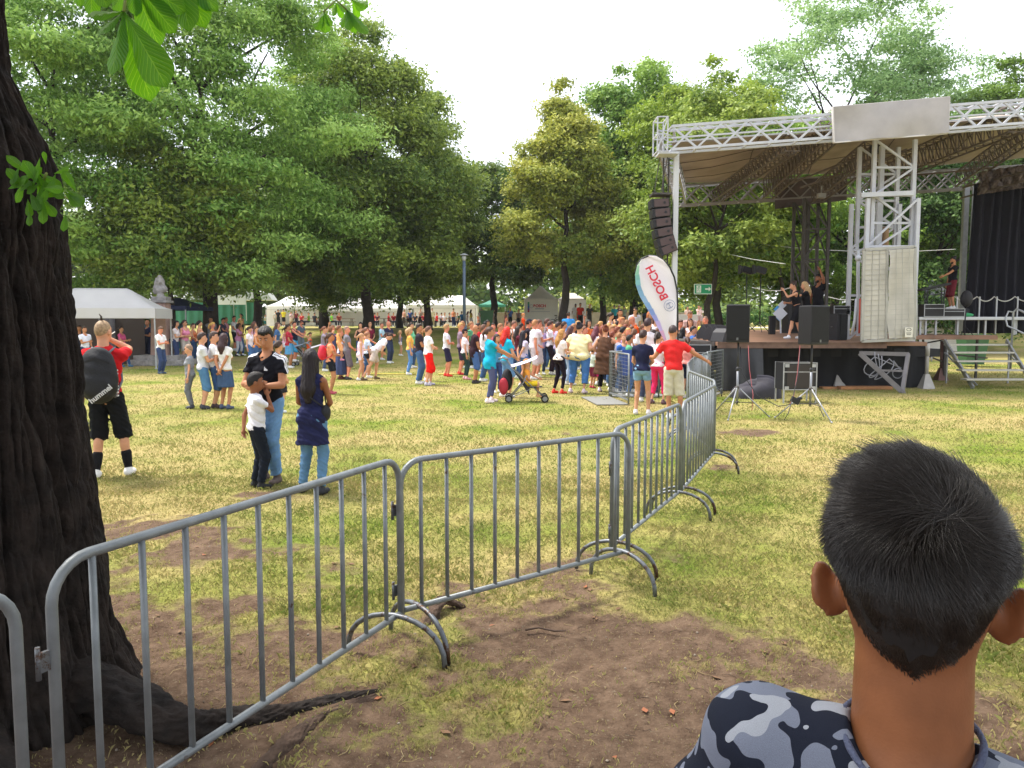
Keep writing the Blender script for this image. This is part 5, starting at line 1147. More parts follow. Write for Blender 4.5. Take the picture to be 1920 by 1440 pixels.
def bagf(a_, b_):
    th = a_*2*pi; ph = b_*pi/2; return (.62*cos(th)*cos(ph)**.5*(1+.06*sin(th*5)), .35*sin(th)*cos(ph)**.5, (.42+.12*cos(th-.5))*sin(ph)*(1+.05*sin(th*7)))
bg_.grid(bagf, 36, 10); tag(bg_.build('covered_equipment', mat('charcoal_cover', '33313b', .75, nscale=4, namt=.2, bump=.5, bscale=8), None, 0, (at_u(1420, 18.6), 18.6, 0)), 'low heap under a charcoal cover between the stage skirt and the flight case', 'equipment')
def wedge(label, u, v, y, yaw, s=.5, z=None):
    x = at_u(u, y); z = dz_(y)+.01 if z is None else z; e = empty('stage_monitor', (x, y, z), radians(yaw), label, 'monitor', 'wedge monitors on the left edge of the deck'); mb = MB(); mb.prism([(-s*.55, -s*.45, 0), (-s*.55, s*.5, 0), (-s*.55, s*.5, s*.35), (-s*.55, s*.05, s*.85), (-s*.55, -s*.25, s*.6)], (s*1.1, 0, 0)); mb.build('cabinet', mat('monitor_black', '232228', .55), e, .012)
    mb = MB(); R_ = Matrix.Rotation(-.84, 3, 'X'); mb.box((0, s*.285, s*.615), (s*.98, s*.60, .012), R=Matrix.Rotation(-math.atan2(.5, .45), 3, 'X')); mb.build('grille', mat('grey_grille', '3c3b42', .8, bump=.6, bscale=200), e)
wedge('wedge monitor at the far left of the group on the deck edge', 1329, 618, 22.5, 35); wedge('second wedge monitor, leaning grey grille, beside the left end one', 1342, 625, 21.8, 35); wedge('third wedge monitor, half hidden by the left loudspeaker', 1353, 628, 21.2, 35); wedge('low wedge monitor nearest the deck corner, in front of the others', 1352, 635, 20.75, -60, .42)
def box_spk(label, u, vt, vb, wpx, y, yaw=0, name='speaker_cabinet', grp=None):
    x = at_u(u, y); zb_ = dz_(y)+.008; h_ = W(u, vt, y).z-zb_; w = wpx/F*y; e = empty(name, (x, y, zb_), radians(yaw), label, 'loudspeaker', grp); mb = MB(); mb.box((0, 0, h_/2), (w, w*.9, h_)); mb.build('cabinet', BKB, e, .015); mb = MB(); mb.box((w*.12, -w*.45-.008, h_/2), (w*.68, .014, h_*.92)); mb.build('grille', mat('black_grille', '0d0d10', .8, bump=.8, bscale=250), e)
    mb = MB(); mb.tube([(-w/2-.006, 0, h_*.5), (-w/2-.006, w*.2, h_*.5)], .02, 6); mb.build('handle', DKM, e); return e
box_spk('upright black speaker box on the deck to the right of the performers', 1570, 588, 636, 24, 21.6, 20); fcase('black rack case with silver latches standing on the tall speaker box', 1571, 22.2, dz_(22.2)+.70, .46, .4, .26)
box_spk('tall black speaker stack at the back of the deck behind the dancers', 1482, 556, 618, 26, 26.5, 10); box_spk('narrow black column speaker on the deck left of the dancers', 1446, 592, 619, 11, 25.5)
mb = MB()
for k, (c_, u, v, s) in enumerate(((0, 1463, 588, .5), (1, 1458, 580, .26), (1, 1462, 596, .24), (0, 1467, 572, .3))): q = W(u, v, 26.3+k*.03); mb.prism([q+Vector((-s*.5, 0, 0)), q+Vector((0, 0, -s*.5)), q+Vector((s*.5, 0, 0)), q+Vector((0, 0, s*.5))], (0, .02, 0), mi=c_)
mb.bar(Vector((at_u(1463, 26.45), 26.45, dz_(26.4))), W(1463, 588, 26.45), .04); tag(mb.build('display_sign', [mat('sign_white', 'd6dbe6', .6), mat('sign_blue', '4d9fe0', .6)]), 'blue and white zigzag display standing beside the speaker stack on the deck', 'sign')
def lstand(label, u, vt, y):
    x = at_u(u, y); zb_ = dz_(y); zt = W(u, vt, y).z; e = empty('light_stand', (x, y, zb_), 0, label, 'light stand', 'thin stands with black lamps at the back of the deck'); mb = MB(); mb.tube([(0, 0, .3), (0, 0, zt-zb_)], .018, 6); mb.build('pole', BKB, e)
    for k in range(3): a_ = .4+k*2*pi/3; mb = MB(); mb.tube([(0, 0, .35), (.42*cos(a_), .42*sin(a_), .015)], .014, 6); mb.build('leg', BKB, e)
    mb = MB(); mb.box((0, 0, zt-zb_+.1), (.34, .2, .22), R=Matrix.Rotation(.3, 3, 'Y')); mb.prism([(-.2, -.12, zt-zb_), (-.2, -.12, zt-zb_+.22), (-.3, -.2, zt-zb_+.28), (-.3, -.2, zt-zb_-.04)], (0, .3, 0)); mb.build('lamp_head', BKB, e)
lstand('left one of the two thin lamp stands seen against the trees', 1397, 512, 28); lstand('right one of the two thin lamp stands seen against the trees', 1423, 512, 27.5)
# line array
la = empty('line_array', W(1236, 368, YN-.1), 0, 'curved column of brown fronted speakers hanging from the left end of the stage roof', 'line array'); lo_ = Vector(la.location); mb = MB(); mb.box((.05, .1, .05), (.5, .5, .05)); mb.bar((.05, .1, .05), Vector((NLb.x, YN, NLb.z))-lo_, .02); mb.bar((-.12, .1, .05), Vector((NLb.x-.2, YN, NLb.z))-lo_, .02)
for k in range(5): mb.tube([(.2+.02*k, .1, .05), (.26+.03*k, .15, -.6), (.35, .12, -1.4)], .008, 5)
mb.build('rigging_frame', DKM, la)
cents = [(1236, 382), (1238, 400), (1240, 418), (1243, 436), (1247, 453), (1251, 468)]; 
for k, (u, v) in enumerate(cents):
    q = W(u, v, YN-.1)-lo_; ang = radians([4, 6, 8, 11, 16, 22][k]); R_ = Matrix.Rotation(ang*-1, 3, 'Y'); cb = MB(); cb.box((0, .1, 0), (.46, .5, .225), R=R_); c_ = cb.build('cabinet', BKB, la, .008); c_.location = q
    fb = MB(); fb.box(R_@Vector((.03, -.155, 0)), (.37, .014, .19), R=R_); f_ = fb.build('speaker_front', mat('brown_front', '4e3c3c', .6), c_); hb = MB(); hb.tube([R_@Vector((.11, -.160, 0)), R_@Vector((.11, -.172, 0))], .035, 10); h2 = hb.build('vent', BKB, c_)
# black subs at the stage foot behind the red shirted man
fcase('dark brown speaker box on the ground where the crowd meets the stage skirt', 1306, 20.6, .62, .62, .5, .62, 'ground_speaker'); fcase('lower dark box carrying the brown speaker at the stage foot', 1306, 20.6, .0, .62, .5, .6, 'ground_speaker')
# cables across the trees
def cab(label, pts, y0, y1, r=.012, sag=0):
    mb = MB(); P = []
    for k in range(len(pts)-1):
        for s in range(10): t_ = s/10; u = pts[k][0]+(pts[k+1][0]-pts[k][0])*t_; v = pts[k][1]+(pts[k+1][1]-pts[k][1])*t_; f_ = (k+t_)/(len(pts)-1); P.append(W(u, v, y0+(y1-y0)*f_))
    mb.tube(P, r, 5); tag(mb.build('hanging_cable', mat('pale_cable', 'cfd0cc', .6)), label, 'cable', 'pale cables slung between trees and stage')
cab('long pale cable crossing behind both towers', [(1400, 453), (1450, 461), (1530, 468), (1620, 472), (1720, 471), (1800, 467)], 36.5, 31); cab('pale cable running from the leaning tree down towards the rear tower', [(1325, 464), (1360, 475), (1410, 486), (1480, 496)], 36.6, 31); cab('low pale rope sagging behind the lamp stands', [(1410, 539), (1440, 545), (1462, 545), (1495, 536)], 31, 31, .014)
cab('pale rope hanging low between the rear tower and the white panel', [(1550, 556), (1575, 562), (1605, 562)], 30, 29, .012)
# ---------------- feather flag ----------------
fl = empty('feather_flag', (at_u(1270, 16.2), 16.2, 0), 0, 'white drop shaped flag with mirrored red lettering and a blue green edge', 'flag'); fo = Vector(fl.location); yf = 16.2
outl = [(1246, 640), (1228, 602), (1215, 580), (1200, 556), (1192, 535), (1190, 515), (1194, 498), (1203, 486), (1216, 479), (1229, 480), (1243, 488), (1255, 502), (1263, 520), (1268, 545), (1269, 570), (1268, 600), (1262, 634)]
cpx = [(1258, 632), (1252, 604), (1244, 580), (1238, 558), (1236, 535), (1236, 515), (1238, 500)]
mb = MB()
def curve_l(t_): # left edge bottom->top
    L_ = outl[:9]; f_ = t_*(len(L_)-1); i_ = min(len(L_)-2, int(f_)); f_ -= i_; return (L_[i_][0]+(L_[i_+1][0]-L_[i_][0])*f_, L_[i_][1]+(L_[i_+1][1]-L_[i_][1])*f_)
def curve_r(t_):
    L_ = outl[8:][::-1]; f_ = t_*(len(L_)-1); i_ = min(len(L_)-2, int(f_)); f_ -= i_; return (L_[i_][0]+(L_[i_+1][0]-L_[i_][0])*f_, L_[i_][1]+(L_[i_+1][1]-L_[i_][1])*f_)
def flp(a_, b_, dy=0): l_, r_ = curve_l(b_), curve_r(b_); q = W(l_[0]+(r_[0]-l_[0])*a_, l_[1]+(r_[1]-l_[1])*a_, yf); q.y += .05*sin(a_*5+b_*7)+dy; return q-fo
mb.grid(flp, 24, 60); fabric = mb.build('sail', mat('flag_white', 'e6e3ea', .7, trans=.3), fl)
cols = ['7fb58c', '4f9f96', '3f86b8', '4a7fd0', '6d86e0', 'a79be0', 'd98fc0']
mb = MB(); ms_ = []
for k in range(14):
    b0, b1 = k/14*.86, (k+1)/14*.86+.004; wi = [.28, .24, .2, .18, .16, .14, .12, .11, .12, .12, .11, .10, .07, .03][k]
    c_ = ['e3b4d6', 'cdbcec', 'a5aeea', '8fabe6', '93bcec', '9cc3ec', '90bfe4', '86b6da', '90ccd6', '88c2bb', '97ccb3', 'a8d2b3', 'c0ddc5', 'd2e6d5'][k]
    ms_.append(mat('flag_print_%s' % c_, c_, .7, trans=.3)); mb.grid(lambda a_, b_, b0=b0, b1=b1, wi=wi: flp(a_*wi, b0+(b1-b0)*b_, -.006), 5, 4, mi=k)
mb.build('colour_edge', ms_, fl)
mb = MB(); mb.tube([W(1275, 720, yf+.02)-fo, W(1271, 640, yf+.02)-fo]+[W(u+1.5, v, yf+.02)-fo for u, v in outl[8:][::-1][2:]]+[W(u, v-1, yf+.02)-fo for u, v in outl[5:8][::-1]], .018, 8); mb.build('pole', BKB, fl)
c = W(1230, 531, yf-.05)-fo
tx = textmesh('BOSCH', .235, 'lettering', mat('print_red', 'cf2740', .6), fl, c+Vector((0, -.05, 0)), (pi/2, 0, 0), .003, (1, 1, 1), .006)
tx.matrix_local = Matrix.Translation(c+Vector((0, -.05, 0)))@Matrix.Rotation(radians(63), 4, 'Y')@Matrix.Diagonal((-1, 1, 1, 1))@Matrix.Rotation(pi/2, 4, 'X')
mb = MB(); q = W(1254, 573, yf)-fo+Vector((0, -.08, 0)); mb.tube([q+Vector((.115*cos(k*pi/14), 0, .115*sin(k*pi/14))) for k in range(29)], .007, 4); R2 = Matrix.Rotation(radians(63), 3, 'Y')
mb.tube([q+R2@Vector((.06*cos(a_), 0, .075*sin(a_))) for a_ in [k*pi/14 for k in range(29)]], .005, 4)
for sx in (-.045, .045): mb.bar(q+R2@Vector((sx, 0, -.055)), q+R2@Vector((sx, 0, .055)), .012)
mb.bar(q+R2@Vector((-.045, 0, 0)), q+R2@Vector((.045, 0, 0)), .012); mb.build('emblem', mat('print_grey', '8a93b0', .6), fl)
# exit sign on the leaning trunk
es = empty('exit_sign', W(1318, 542, 35.9), 0, 'green emergency exit sign with running figure and arrow, fixed to the leaning tree', 'sign'); gr_ = mat('sign_green', '1f9a6b', .5); wh_ = mat('sign_print_white', 'e8efe9', .5)
mb = MB(); mb.box((0, 0, 0), (.82, .03, .47)); mb.build('board', wh_, es); mb = MB(); mb.box((0, -.018, 0), (.76, .008, .41)); mb.build('green_field', gr_, es)
mb = MB(); y = -.026; mb.box((.2, y, 0), (.2, .006, .07)); mb.prism([(.26, y, .11), (.26, y, -.11), (.37, y, 0)], (0, .005, 0)); mb.build('arrow', wh_, es)
mb = MB(); mb.box((-.2, y, 0), (.22, .006, .33)); mb.build('door_pictogram', wh_, es); mb = MB(); y = -.032
mb.tube([(-.19, y, .10), (-.19, y-.004, .10)], .032, 10); mb.bar((-.2, y, .06), (-.22, y, -.03), .045, .006); mb.bar((-.22, y, -.03), (-.16, y, -.08), .03, .006); mb.bar((-.16, y, -.08), (-.19, y, -.15), .028, .006); mb.bar((-.22, y, -.03), (-.27, y, -.08), .03, .006); mb.bar((-.27, y, -.08), (-.31, y, -.10), .026, .006); mb.bar((-.2, y, .05), (-.13, y, .01), .022, .006); mb.bar((-.2, y, .05), (-.27, y, .02), .022, .006); mb.bar((-.27, y, .02), (-.29, y, .07), .022, .006); mb.build('running_figure', gr_, es)
# ---------------- marquees ----------------
def canopy(label, ul, ur, vt, ve, vval, y, dep, col, name='canopy_tent', ridge=.35, posts=True, vfoot=None, walls=(), peak=.5, group=None, valc=None):
    """pitched gazebo: eaves between ul and ur at depth y"""
    x0, x1 = at_u(ul, y), at_u(ur, y); z0 = float(tz(0, y)); ze, zp, zv = W(ul, ve, y).z-z0, W(ul, vt, y).z-z0, W(ul, vval, y).z-z0; w = x1-x0
    e = empty(name, ((x0+x1)/2, y, z0), 0, label, 'tent', group); m = mat('canopy_'+str(col), col, .6, nscale=1.5, namt=.05, trans=.25, bump=.3, bscale=3); mb = MB(); hw, rl = w/2, w/2*ridge
    def top(a_, b_):
        x = -hw+a_*w; yy = b_*dep; ex = min(1, (hw-abs(x))/(hw-rl+1e-6)) ; ey = 1-abs(2*b_-1); h_ = min(ex, ey); return (x, yy, ze+(zp-ze)*h_**1.25)
    mb.grid(top, 24, 16); mb.build('roof', m, e); mb = MB()
    mb.grid(lambda a_, b_: (-hw+a_*w, -.012-.02*sin(a_*40)*b_, ze+.01-b_*(ze-zv)), 40, 2); mb.grid(lambda a_, b_: (hw+.012, a_*dep, ze-b_*(ze-zv)), 10, 2); mb.grid(lambda a_, b_: (-hw-.012, a_*dep, ze-b_*(ze-zv)), 10, 2); mb.grid(lambda a_, b_: (-hw+a_*w, dep+.012, ze+.01-b_*(ze-zv)), 10, 2); mb.build('valance', mat('canopy_'+str(valc or col), valc or col, .6, trans=.2), e)
    if posts:
        for sx in (-1, 1):
            for yy in (.04, dep-.04): mb = MB(); mb.bar((sx*(hw-.05), yy, 0), (sx*(hw-.05), yy, ze), .05); mb.box((sx*(hw-.05), yy, .015), (.12, .12, .03)); mb.build('post', GY, e)
    wm = mat('tent_wall', 'efebe8', .8, nscale=.8, namt=.06, trans=.25, bump=.4, bscale=1.5)
    for s in walls:
        mb = MB()
        if s == 'back': mb.grid(lambda a_, b_: (-hw+a_*w, dep+.04*sin(a_*22)*b_, zv+.02-b_*zv), 30, 4)
        if s == 'front': mb.grid(lambda a_, b_: (-hw+a_*w, -.03+.05*sin(a_*14)*b_*b_, zv+.02-b_*(zv-.05)), 30, 6)
        if s == 'left': mb.grid(lambda a_, b_: (-hw, a_*dep, zv+.02-b_*zv), 10, 4)
        if s == 'right': mb.grid(lambda a_, b_: (hw, a_*dep, zv+.02-b_*zv), 10, 4)
        mb.build('side_wall', wm, e)
    return e, hw, ze, zv, zp
ct = canopy('white canopy tent with a thick valance at the left, beside the chestnut trunk', 60, 288, 538, 578, 597, 30, 2.2, 'd2d0d2', ridge=.45)
ct[0].rotation_euler = (0, 0, radians(8))
mb = MB(); mb.grid(lambda a_, b_: (at_u(205, 33)+a_*.7-ct[0].location.x, 3.2-.1*sin(a_*20), 2.05-b_*2.0), 12, 4); mb.build('side_curtain', mat('grey_curtain', '77757e', .8), ct[0])
mb = MB(); mb.grid(lambda a_, b_: (-2.3+a_*3.2, 3.3, 2.05-b_*2.0), 12, 4); mb.build('side_wall', mat('brown_wall', '4a403c', .9), ct[0])
canopy('navy blue gazebo behind the statue', 262, 352, 556, 574, 581, 36.5, 3.5, '26305e', ridge=.1); canopy('second navy gazebo roof, further left behind the white canopy', 150, 262, 560, 576, 582, 39, 3.5, '232b50', ridge=.1)
t2 = canopy('white marquee with a large ring printed on its side, seen between the trunks', 500, 592, 554, 574, 580, 78, 5, 'e6e4e2', walls=('back', 'left'), ridge=.4)
e = t2[0]; mb = MB(); mb.tube([(-1.9+.0+1.05*cos(k*pi/16), 4.6, 1.35+1.25*sin(k*pi/16)) for k in range(33)], .06, 6); mb.build('printed_ring', mat('ring_dark', '2e4038', .7), e); mb = MB(); mb.grid(lambda a_, b_: (.6+a_*1.2, 4.5, 2.2-b_*2.1), 4, 4); mb.build('printed_panel', mat('panel_white', 'e4e6e2', .6), e)
canopy('long white marquee mostly hidden by leaves, to the right of the ring marquee', 592, 760, 556, 578, 584, 82, 6, 'dedad6', walls=('back',), ridge=.7)
canopy('long white marquee over the benches behind the crowd', 762, 893, 552, 572, 578, 80, 6, 'dcd8d2', walls=('back', 'right'), ridge=.6)
mb = MB(); 
canopy('small green canopy behind the lamp post', 898, 948, 562, 571, 575, 84, 3.5, '3e8a70', ridge=.2)
bt_ = canopy('white pointed marquee with a closed front carrying small red lettering', 984, 1046, 533, 560, 563, 61, 3.2, 'e9e4e2', ridge=.02, walls=('front', 'right', 'left'), posts=True)
e = bt_[0]; textmesh('BOSCH', .30, 'lettering', mat('print_red', 'cf2740', .6), e, (-.15, -.12, 1.72), (pi/2, 0, 0), .003, (1, 1, 1), .012)
mb = MB(); mb.tube([(-.80+.13*cos(k*pi/10), -.12, 1.70+.13*sin(k*pi/10)) for k in range(21)], .012, 4); mb.box((-.15, -.12, 1.50), (.7, .006, .05)); mb.box((-.1, -.12, 1.29), (1.5, .006, .02)); mb.build('emblem', mat('print_grey', '8a93b0', .6), e)
mb = MB()
for k in range(5): mb.box((-.92 if False else -1.02+.0, -.12, 1.95-k*.16), (.14, .008, .16), mi=k)
mb.build('colour_bar', [mat('cb%d' % k, c_, .7) for k, c_ in enumerate(('4aa070', '2f8fa8', '3560c0', '6a3fa0', 'b0304a'))], e)
canopy('plain white tent wall adjoining the lettered marquee on its right', 1047, 1098, 548, 560, 563, 64, 3.2, 'd9d2cc', ridge=.3, walls=('front',))
canopy('white peaked tent seen far behind the stage riser', 1722, 1830, 516, 572, 580, 40, 4, 'ece8f0', ridge=.02, walls=('front',))
mb = MB(); mb.prism([(0, 0, 0), (2.6, 0, 0), (2.2, 0, .6), (.9, 0, .85)], (0, 1.5, 0)); tag(mb.build('white_van_box', mat('white_panel', 'd8dada', .6), None, .02, (at_u(452, 62), 62, float(tz(0, 62))+2.2)), 'white rounded roof seen behind the thick trunk left of the ring marquee', 'shelter roof')
# green screen fence
gf = empty('screen_fence', (at_u(400, 58), 58, float(tz(0, 58))), 0, 'green cloth covered fence behind the crowd at the left', 'fence'); mb = MB(); x0, x1 = at_u(330, 58)-gf.location.x, at_u(478, 58)-gf.location.x
mb.grid(lambda a_, b_: (x0+a_*(x1-x0), .06*sin(a_*60), 1.95-b_*1.6), 60, 4); mb.build('screen_cloth', mat('screen_green', '3a7a62', .8, nscale=1, namt=.15), gf)
for k in range(9): mb = MB(); mb.bar((x0+k*(x1-x0)/8, .12, 0), (x0+k*(x1-x0)/8, .12, 2.0), .05); mb.build('post', DKM, gf)
mb = MB(); mb.grid(lambda a_, b_: (a_*3.4, .05*sin(a_*9), 1.5-b_*1.3), 10, 3); tag(mb.build('blue_banner', mat('banner_teal', '2c5f73', .7), None, 0, (at_u(225, 40), 40, float(tz(0, 40)))), 'teal blue cloth banner low behind the couple under the white canopy', 'banner')
for k, (u, w_) in enumerate(((425, 1.2), (452, .9))):
    mb = MB(); mb.box((0, 0, 1.5), (w_, .03, .7)); mb.bar((-w_/2, .02, 0), (-w_/2, .02, 1.85), .04); mb.bar((w_/2, .02, 0), (w_/2, .02, 1.85), .04); tag(mb.build('poster_board', mat('poster_white', 'dfe3e4', .6), None, 0, (at_u(u, 56), 56, float(tz(0, 56))+.6)), ['larger white board hanging on the green screen fence', 'smaller white board on the green screen fence, nearer the thick trunk'][k], 'board')
# statue
sc_ = empty('statue', (at_u(305, 33), 33, float(tz(0, 33))), 0, 'weathered stone bust on a tall reddish pillar behind the white canopy', 'statue'); x_ = 0; z_ = lambda v: W(305, v, 33).z-float(tz(0, 33))
pk = mat('pink_granite', '9b7f76', .8, nscale=5, namt=.2); sto = mat('grey_stone', '8d8988', .9, nscale=7, namt=.3, bump=.5, bscale=20)
mb = MB(); mb.box((0, 0, .12), (2.3, 1.6, .24)); mb.box((0, 0, .33), (1.9, 1.3, .2)); mb.build('base', sto, sc_, .02); mb = MB(); zt = z_(568); n = len(mb.v)
for (hw, zz_) in ((.36, .43), (.29, zt)):
    for sx, sy in ((-1, -1), (1, -1), (1, 1), (-1, 1)): mb.v.append(Vector((sx*hw, sy*hw, zz_)))
for q in ((0, 1, 5, 4), (1, 2, 6, 5), (2, 3, 7, 6), (3, 0, 4, 7), (4, 5, 6, 7)): mb._f(list(q), 0, False)
mb.build('pillar', pk, sc_, .02); mb = MB(); mb.box((0, 0, zt+.05), (.78, .74, .10)); mb.box((.02, 0, zt+.18), (.62, .55, .16)); mb.build('capital', sto, sc_, .02)
f_ = Fld((-.55, -.4, 0), (.55, .4, 1.35), .025); f_.cone((0, 0, .02), (0, 0, .18), .22, .16, .05); f_.ell((0, 0, .38), (.38, .22, .20), .06); f_.ell((.0, -.02, .72), (.15, .18, .22), .05); f_.ell((-.05, .05, .74), (.24, .17, .27), .05); f_.cone((-.2, .02, .75), (-.25, .02, .30), .10, .16, .05); f_.cone((.12, .05, .8), (.2, .04, .4), .08, .12, .05); f_.ell((-.02, 0, .95), (.13, .14, .12), .04); f_.cone((.03, -.17, .72), (.04, -.2, .68), .02, .03, .03); f_.folds(.015, .6)
V_, Q_ = f_.mesh(); V_[:, 2] += zt+.24; link('bust', npmesh('bust', (V_-[0, 0, zt+.24])*[.78, .8, .88]+[0, 0, zt+.24], Q_, sto), sc_)
# lamp post
lp = empty('lamp_post', (at_u(871, 44), 44, float(tz(0, 44))), 0, 'slim blue grey park lamp with a flat disc head between the trees', 'lamp post'); zt = W(871, 478, 44).z-float(tz(0, 44)); pm_ = mat('lamp_paint', '5b6b80', .5); mb = MB(); mb.tube([(0, 0, 0), (0, 0, 1.1)], .13, 10); mb.tube([(0, 0, 1.0), (0, 0, zt-.3)], .09, 10); mb.build('pole', pm_, lp)
mb = MB(); mb.tube([(0, 0, zt-.32), (0, 0, zt-.05)], [.10, .13], 12); mb.build('lamp_glass', mat('lamp_glass', 'c8ccd0', .3), lp); mb = MB(); mb.tube([(0, 0, zt-.03), (0, 0, zt+.02), (0, 0, zt+.08)], [.26, .24, .05], 16); mb.build('lamp_cap', mat('lamp_cap', 'a3a6ac', .4), lp)
# low wall, pipe rail, bins
wl = MB(); x0, x1 = at_u(900, 72), at_u(1290, 72); wl.box(((x0+x1)/2, 72, .62), (x1-x0, .35, 1.25)); wl.box(((x0+x1)/2, 72, 1.28), (x1-x0+.1, .45, .08)); tag(wl.build('park_wall', mat('wall_stone', 'a09488', .9, nscale=1.5, namt=.2, bump=.6, bscale=6), None, .01, (0, 0, float(tz(0, 72)))), 'low pale stone wall running behind the path to the right of the marquees', 'wall')
wl = MB(); wl.box((0, 0, .5), (2.4, 1.0, 1.0)); wl.box((0, 0, 1.04), (2.7, 1.2, .08)); tag(wl.build('pale_kiosk', mat('kiosk_white', 'd5d2cf', .7), None, .02, (at_u(1278, 66), 66, float(tz(0, 66)))), 'low white box beside the leaning tree beyond the path', 'kiosk')
def bench(label, u, y, L_=2.6):
    e = empty('beer_table', (at_u(u, y), y, float(tz(0, y))), 0, label, 'table', 'beer tables under the marquees'); tm = mat('table_wood', '8a5a3c', .7); mb = MB(); mb.box((0, 0, .75), (L_, .7, .04)); mb.build('table_top', tm, e)
    for sy in (-.75, .75): mb = MB(); mb.box((0, sy, .45), (L_, .28, .04)); mb.build('bench_seat', tm, e)
    for sx in (-1, 1): mb = MB(); mb.bar((sx*L_*.4, -.3, 0), (sx*L_*.4, -.3, .74), .05); mb.bar((sx*L_*.4, .3, 0), (sx*L_*.4, .3, .74), .05); mb.bar((sx*L_*.4, -.8, 0), (sx*L_*.4, -.8, .44), .04); mb.bar((sx*L_*.4, .8, 0), (sx*L_*.4, .8, .44), .04); mb.build('leg', DKM, e)
for k, (u, y, t_) in enumerate(((577, 74, 'table with benches in front of the ring marquee'), (640, 74, 'table with benches between the ring marquee and the bank tree'), (712, 72, 'table by the bank tree trunk'), (742, 72, 'table right of the bank tree with red clothed people'), (775, 73, 'table in the middle of the long marquee'), (806, 73, 'table in front of the man in the white shirt, long marquee'), (838, 72, 'table at the lamp post end of the long marquee'))): bench(t_, u, y)
def bin_(label, u, y): 
    e = empty('waste_bin', (at_u(u, y), y, float(tz(0, y))), 0, label, 'bin'); mb = MB(); n = 0
    for hw, z in ((.36, .1), (.48, 1.25)):
        for sx, sy in ((-1, -1), (1, -1), (1, 1), (-1, 1)): mb.v.append(Vector((sx*hw, sy*hw*.8, z)))
    for q in ((0, 1, 5, 4), (1, 2, 6, 5), (2, 3, 7, 6), (3, 0, 4, 7), (3, 2, 1, 0)): mb._f(list(q), 0, False)
    gm_ = mat('bin_green', '3f6b47', .6); mb.build('body', gm_, e); mb = MB(); mb.box((0, 0, 1.29), (1.04, .84, .08)); mb.build('lid', gm_, e)
bin_('green waste bin on the plateau left of the lettered marquee', 913, 56)
bin_('dark green waste container behind the stage stairs', 1822, 32)
# garden party: volleyball style ropes and rails near the wall
mb = MB(); y = 66; zg = float(tz(0, y))
for u in (1092, 1100, 1108): mb.bar((at_u(u, y), y, zg), (at_u(u, y), y, zg+1.9), .06)
for z in (.5, 1.0, 1.5, 1.88): mb.bar((at_u(1092, y), y-.02, zg+z), (at_u(1108, y), y-.02, zg+z), .05)
tag(mb.build('white_gate', mat('gate_white', 'cfcbc6', .6)), 'white barred gate beside the tree at the lettered marquee', 'gate')
yt = MB(); 
for u0, v0, u1, v1 in ((690, 702, 780, 703), (822, 703, 868, 703), (1010, 696, 1035, 696), (448, 695, 464, 694)):
    a, b_ = G(u0, v0)+Vector((0, 0, .03)), G(u1, v1)+Vector((0, 0, .03)); yt.tube([a, (a+b_)/2+Vector((0, .03, .0)), b_], .022, 5)
tag(yt.build('rope_line', mat('yellow_rope', 'd8c860', .7)), 'yellow marking rope laid on the grass in front of the crowd', 'rope')
# fire hydrant style bicycles near the marquee
def bike(label, u, y, yaw):
    e = empty('bicycle', (at_u(u, y), y, float(tz(0, y))), yaw, label, 'bicycle', 'bicycles leaning by the marquee'); bm2 = BKB
    for x in (-.5, .5): mb = MB(); mb.tube([(x+.33*cos(k*pi/10), 0, .34+.33*sin(k*pi/10)) for k in range(21)], .022, 5); mb.build('wheel', bm2, e)
    mb = MB(); mb.tube([(-.5, 0, .34), (-.1, 0, .32), (.32, 0, .85), (-.2, 0, .85), (-.1, 0, .32)], .02, 5); mb.tube([(-.5, 0, .34), (-.2, 0, .85), (-.22, 0, .95)], .018, 5); mb.tube([(.5, 0, .34), (.32, 0, .85), (.30, 0, 1.02)], .02, 5); mb.build('bike_frame', bm2, e)
    mb = MB(); mb.tube([(.34, -.25, 1.03), (.28, 0, 1.02), (.34, .25, 1.03)], .014, 5); mb.build('handlebar', bm2, e); mb = MB(); mb.ball((-.22, 0, .97), (.13, .06, .04)); mb.build('saddle', bm2, e)
bike('bicycle leaning at the right wall of the lettered marquee', 1047, 59.5, .3); bike('second bicycle, parked between the marquee and the tree trunk', 1055, 60, .6); bike('bicycle standing left of the lettered marquee by its owner', 972, 66, 1.0)
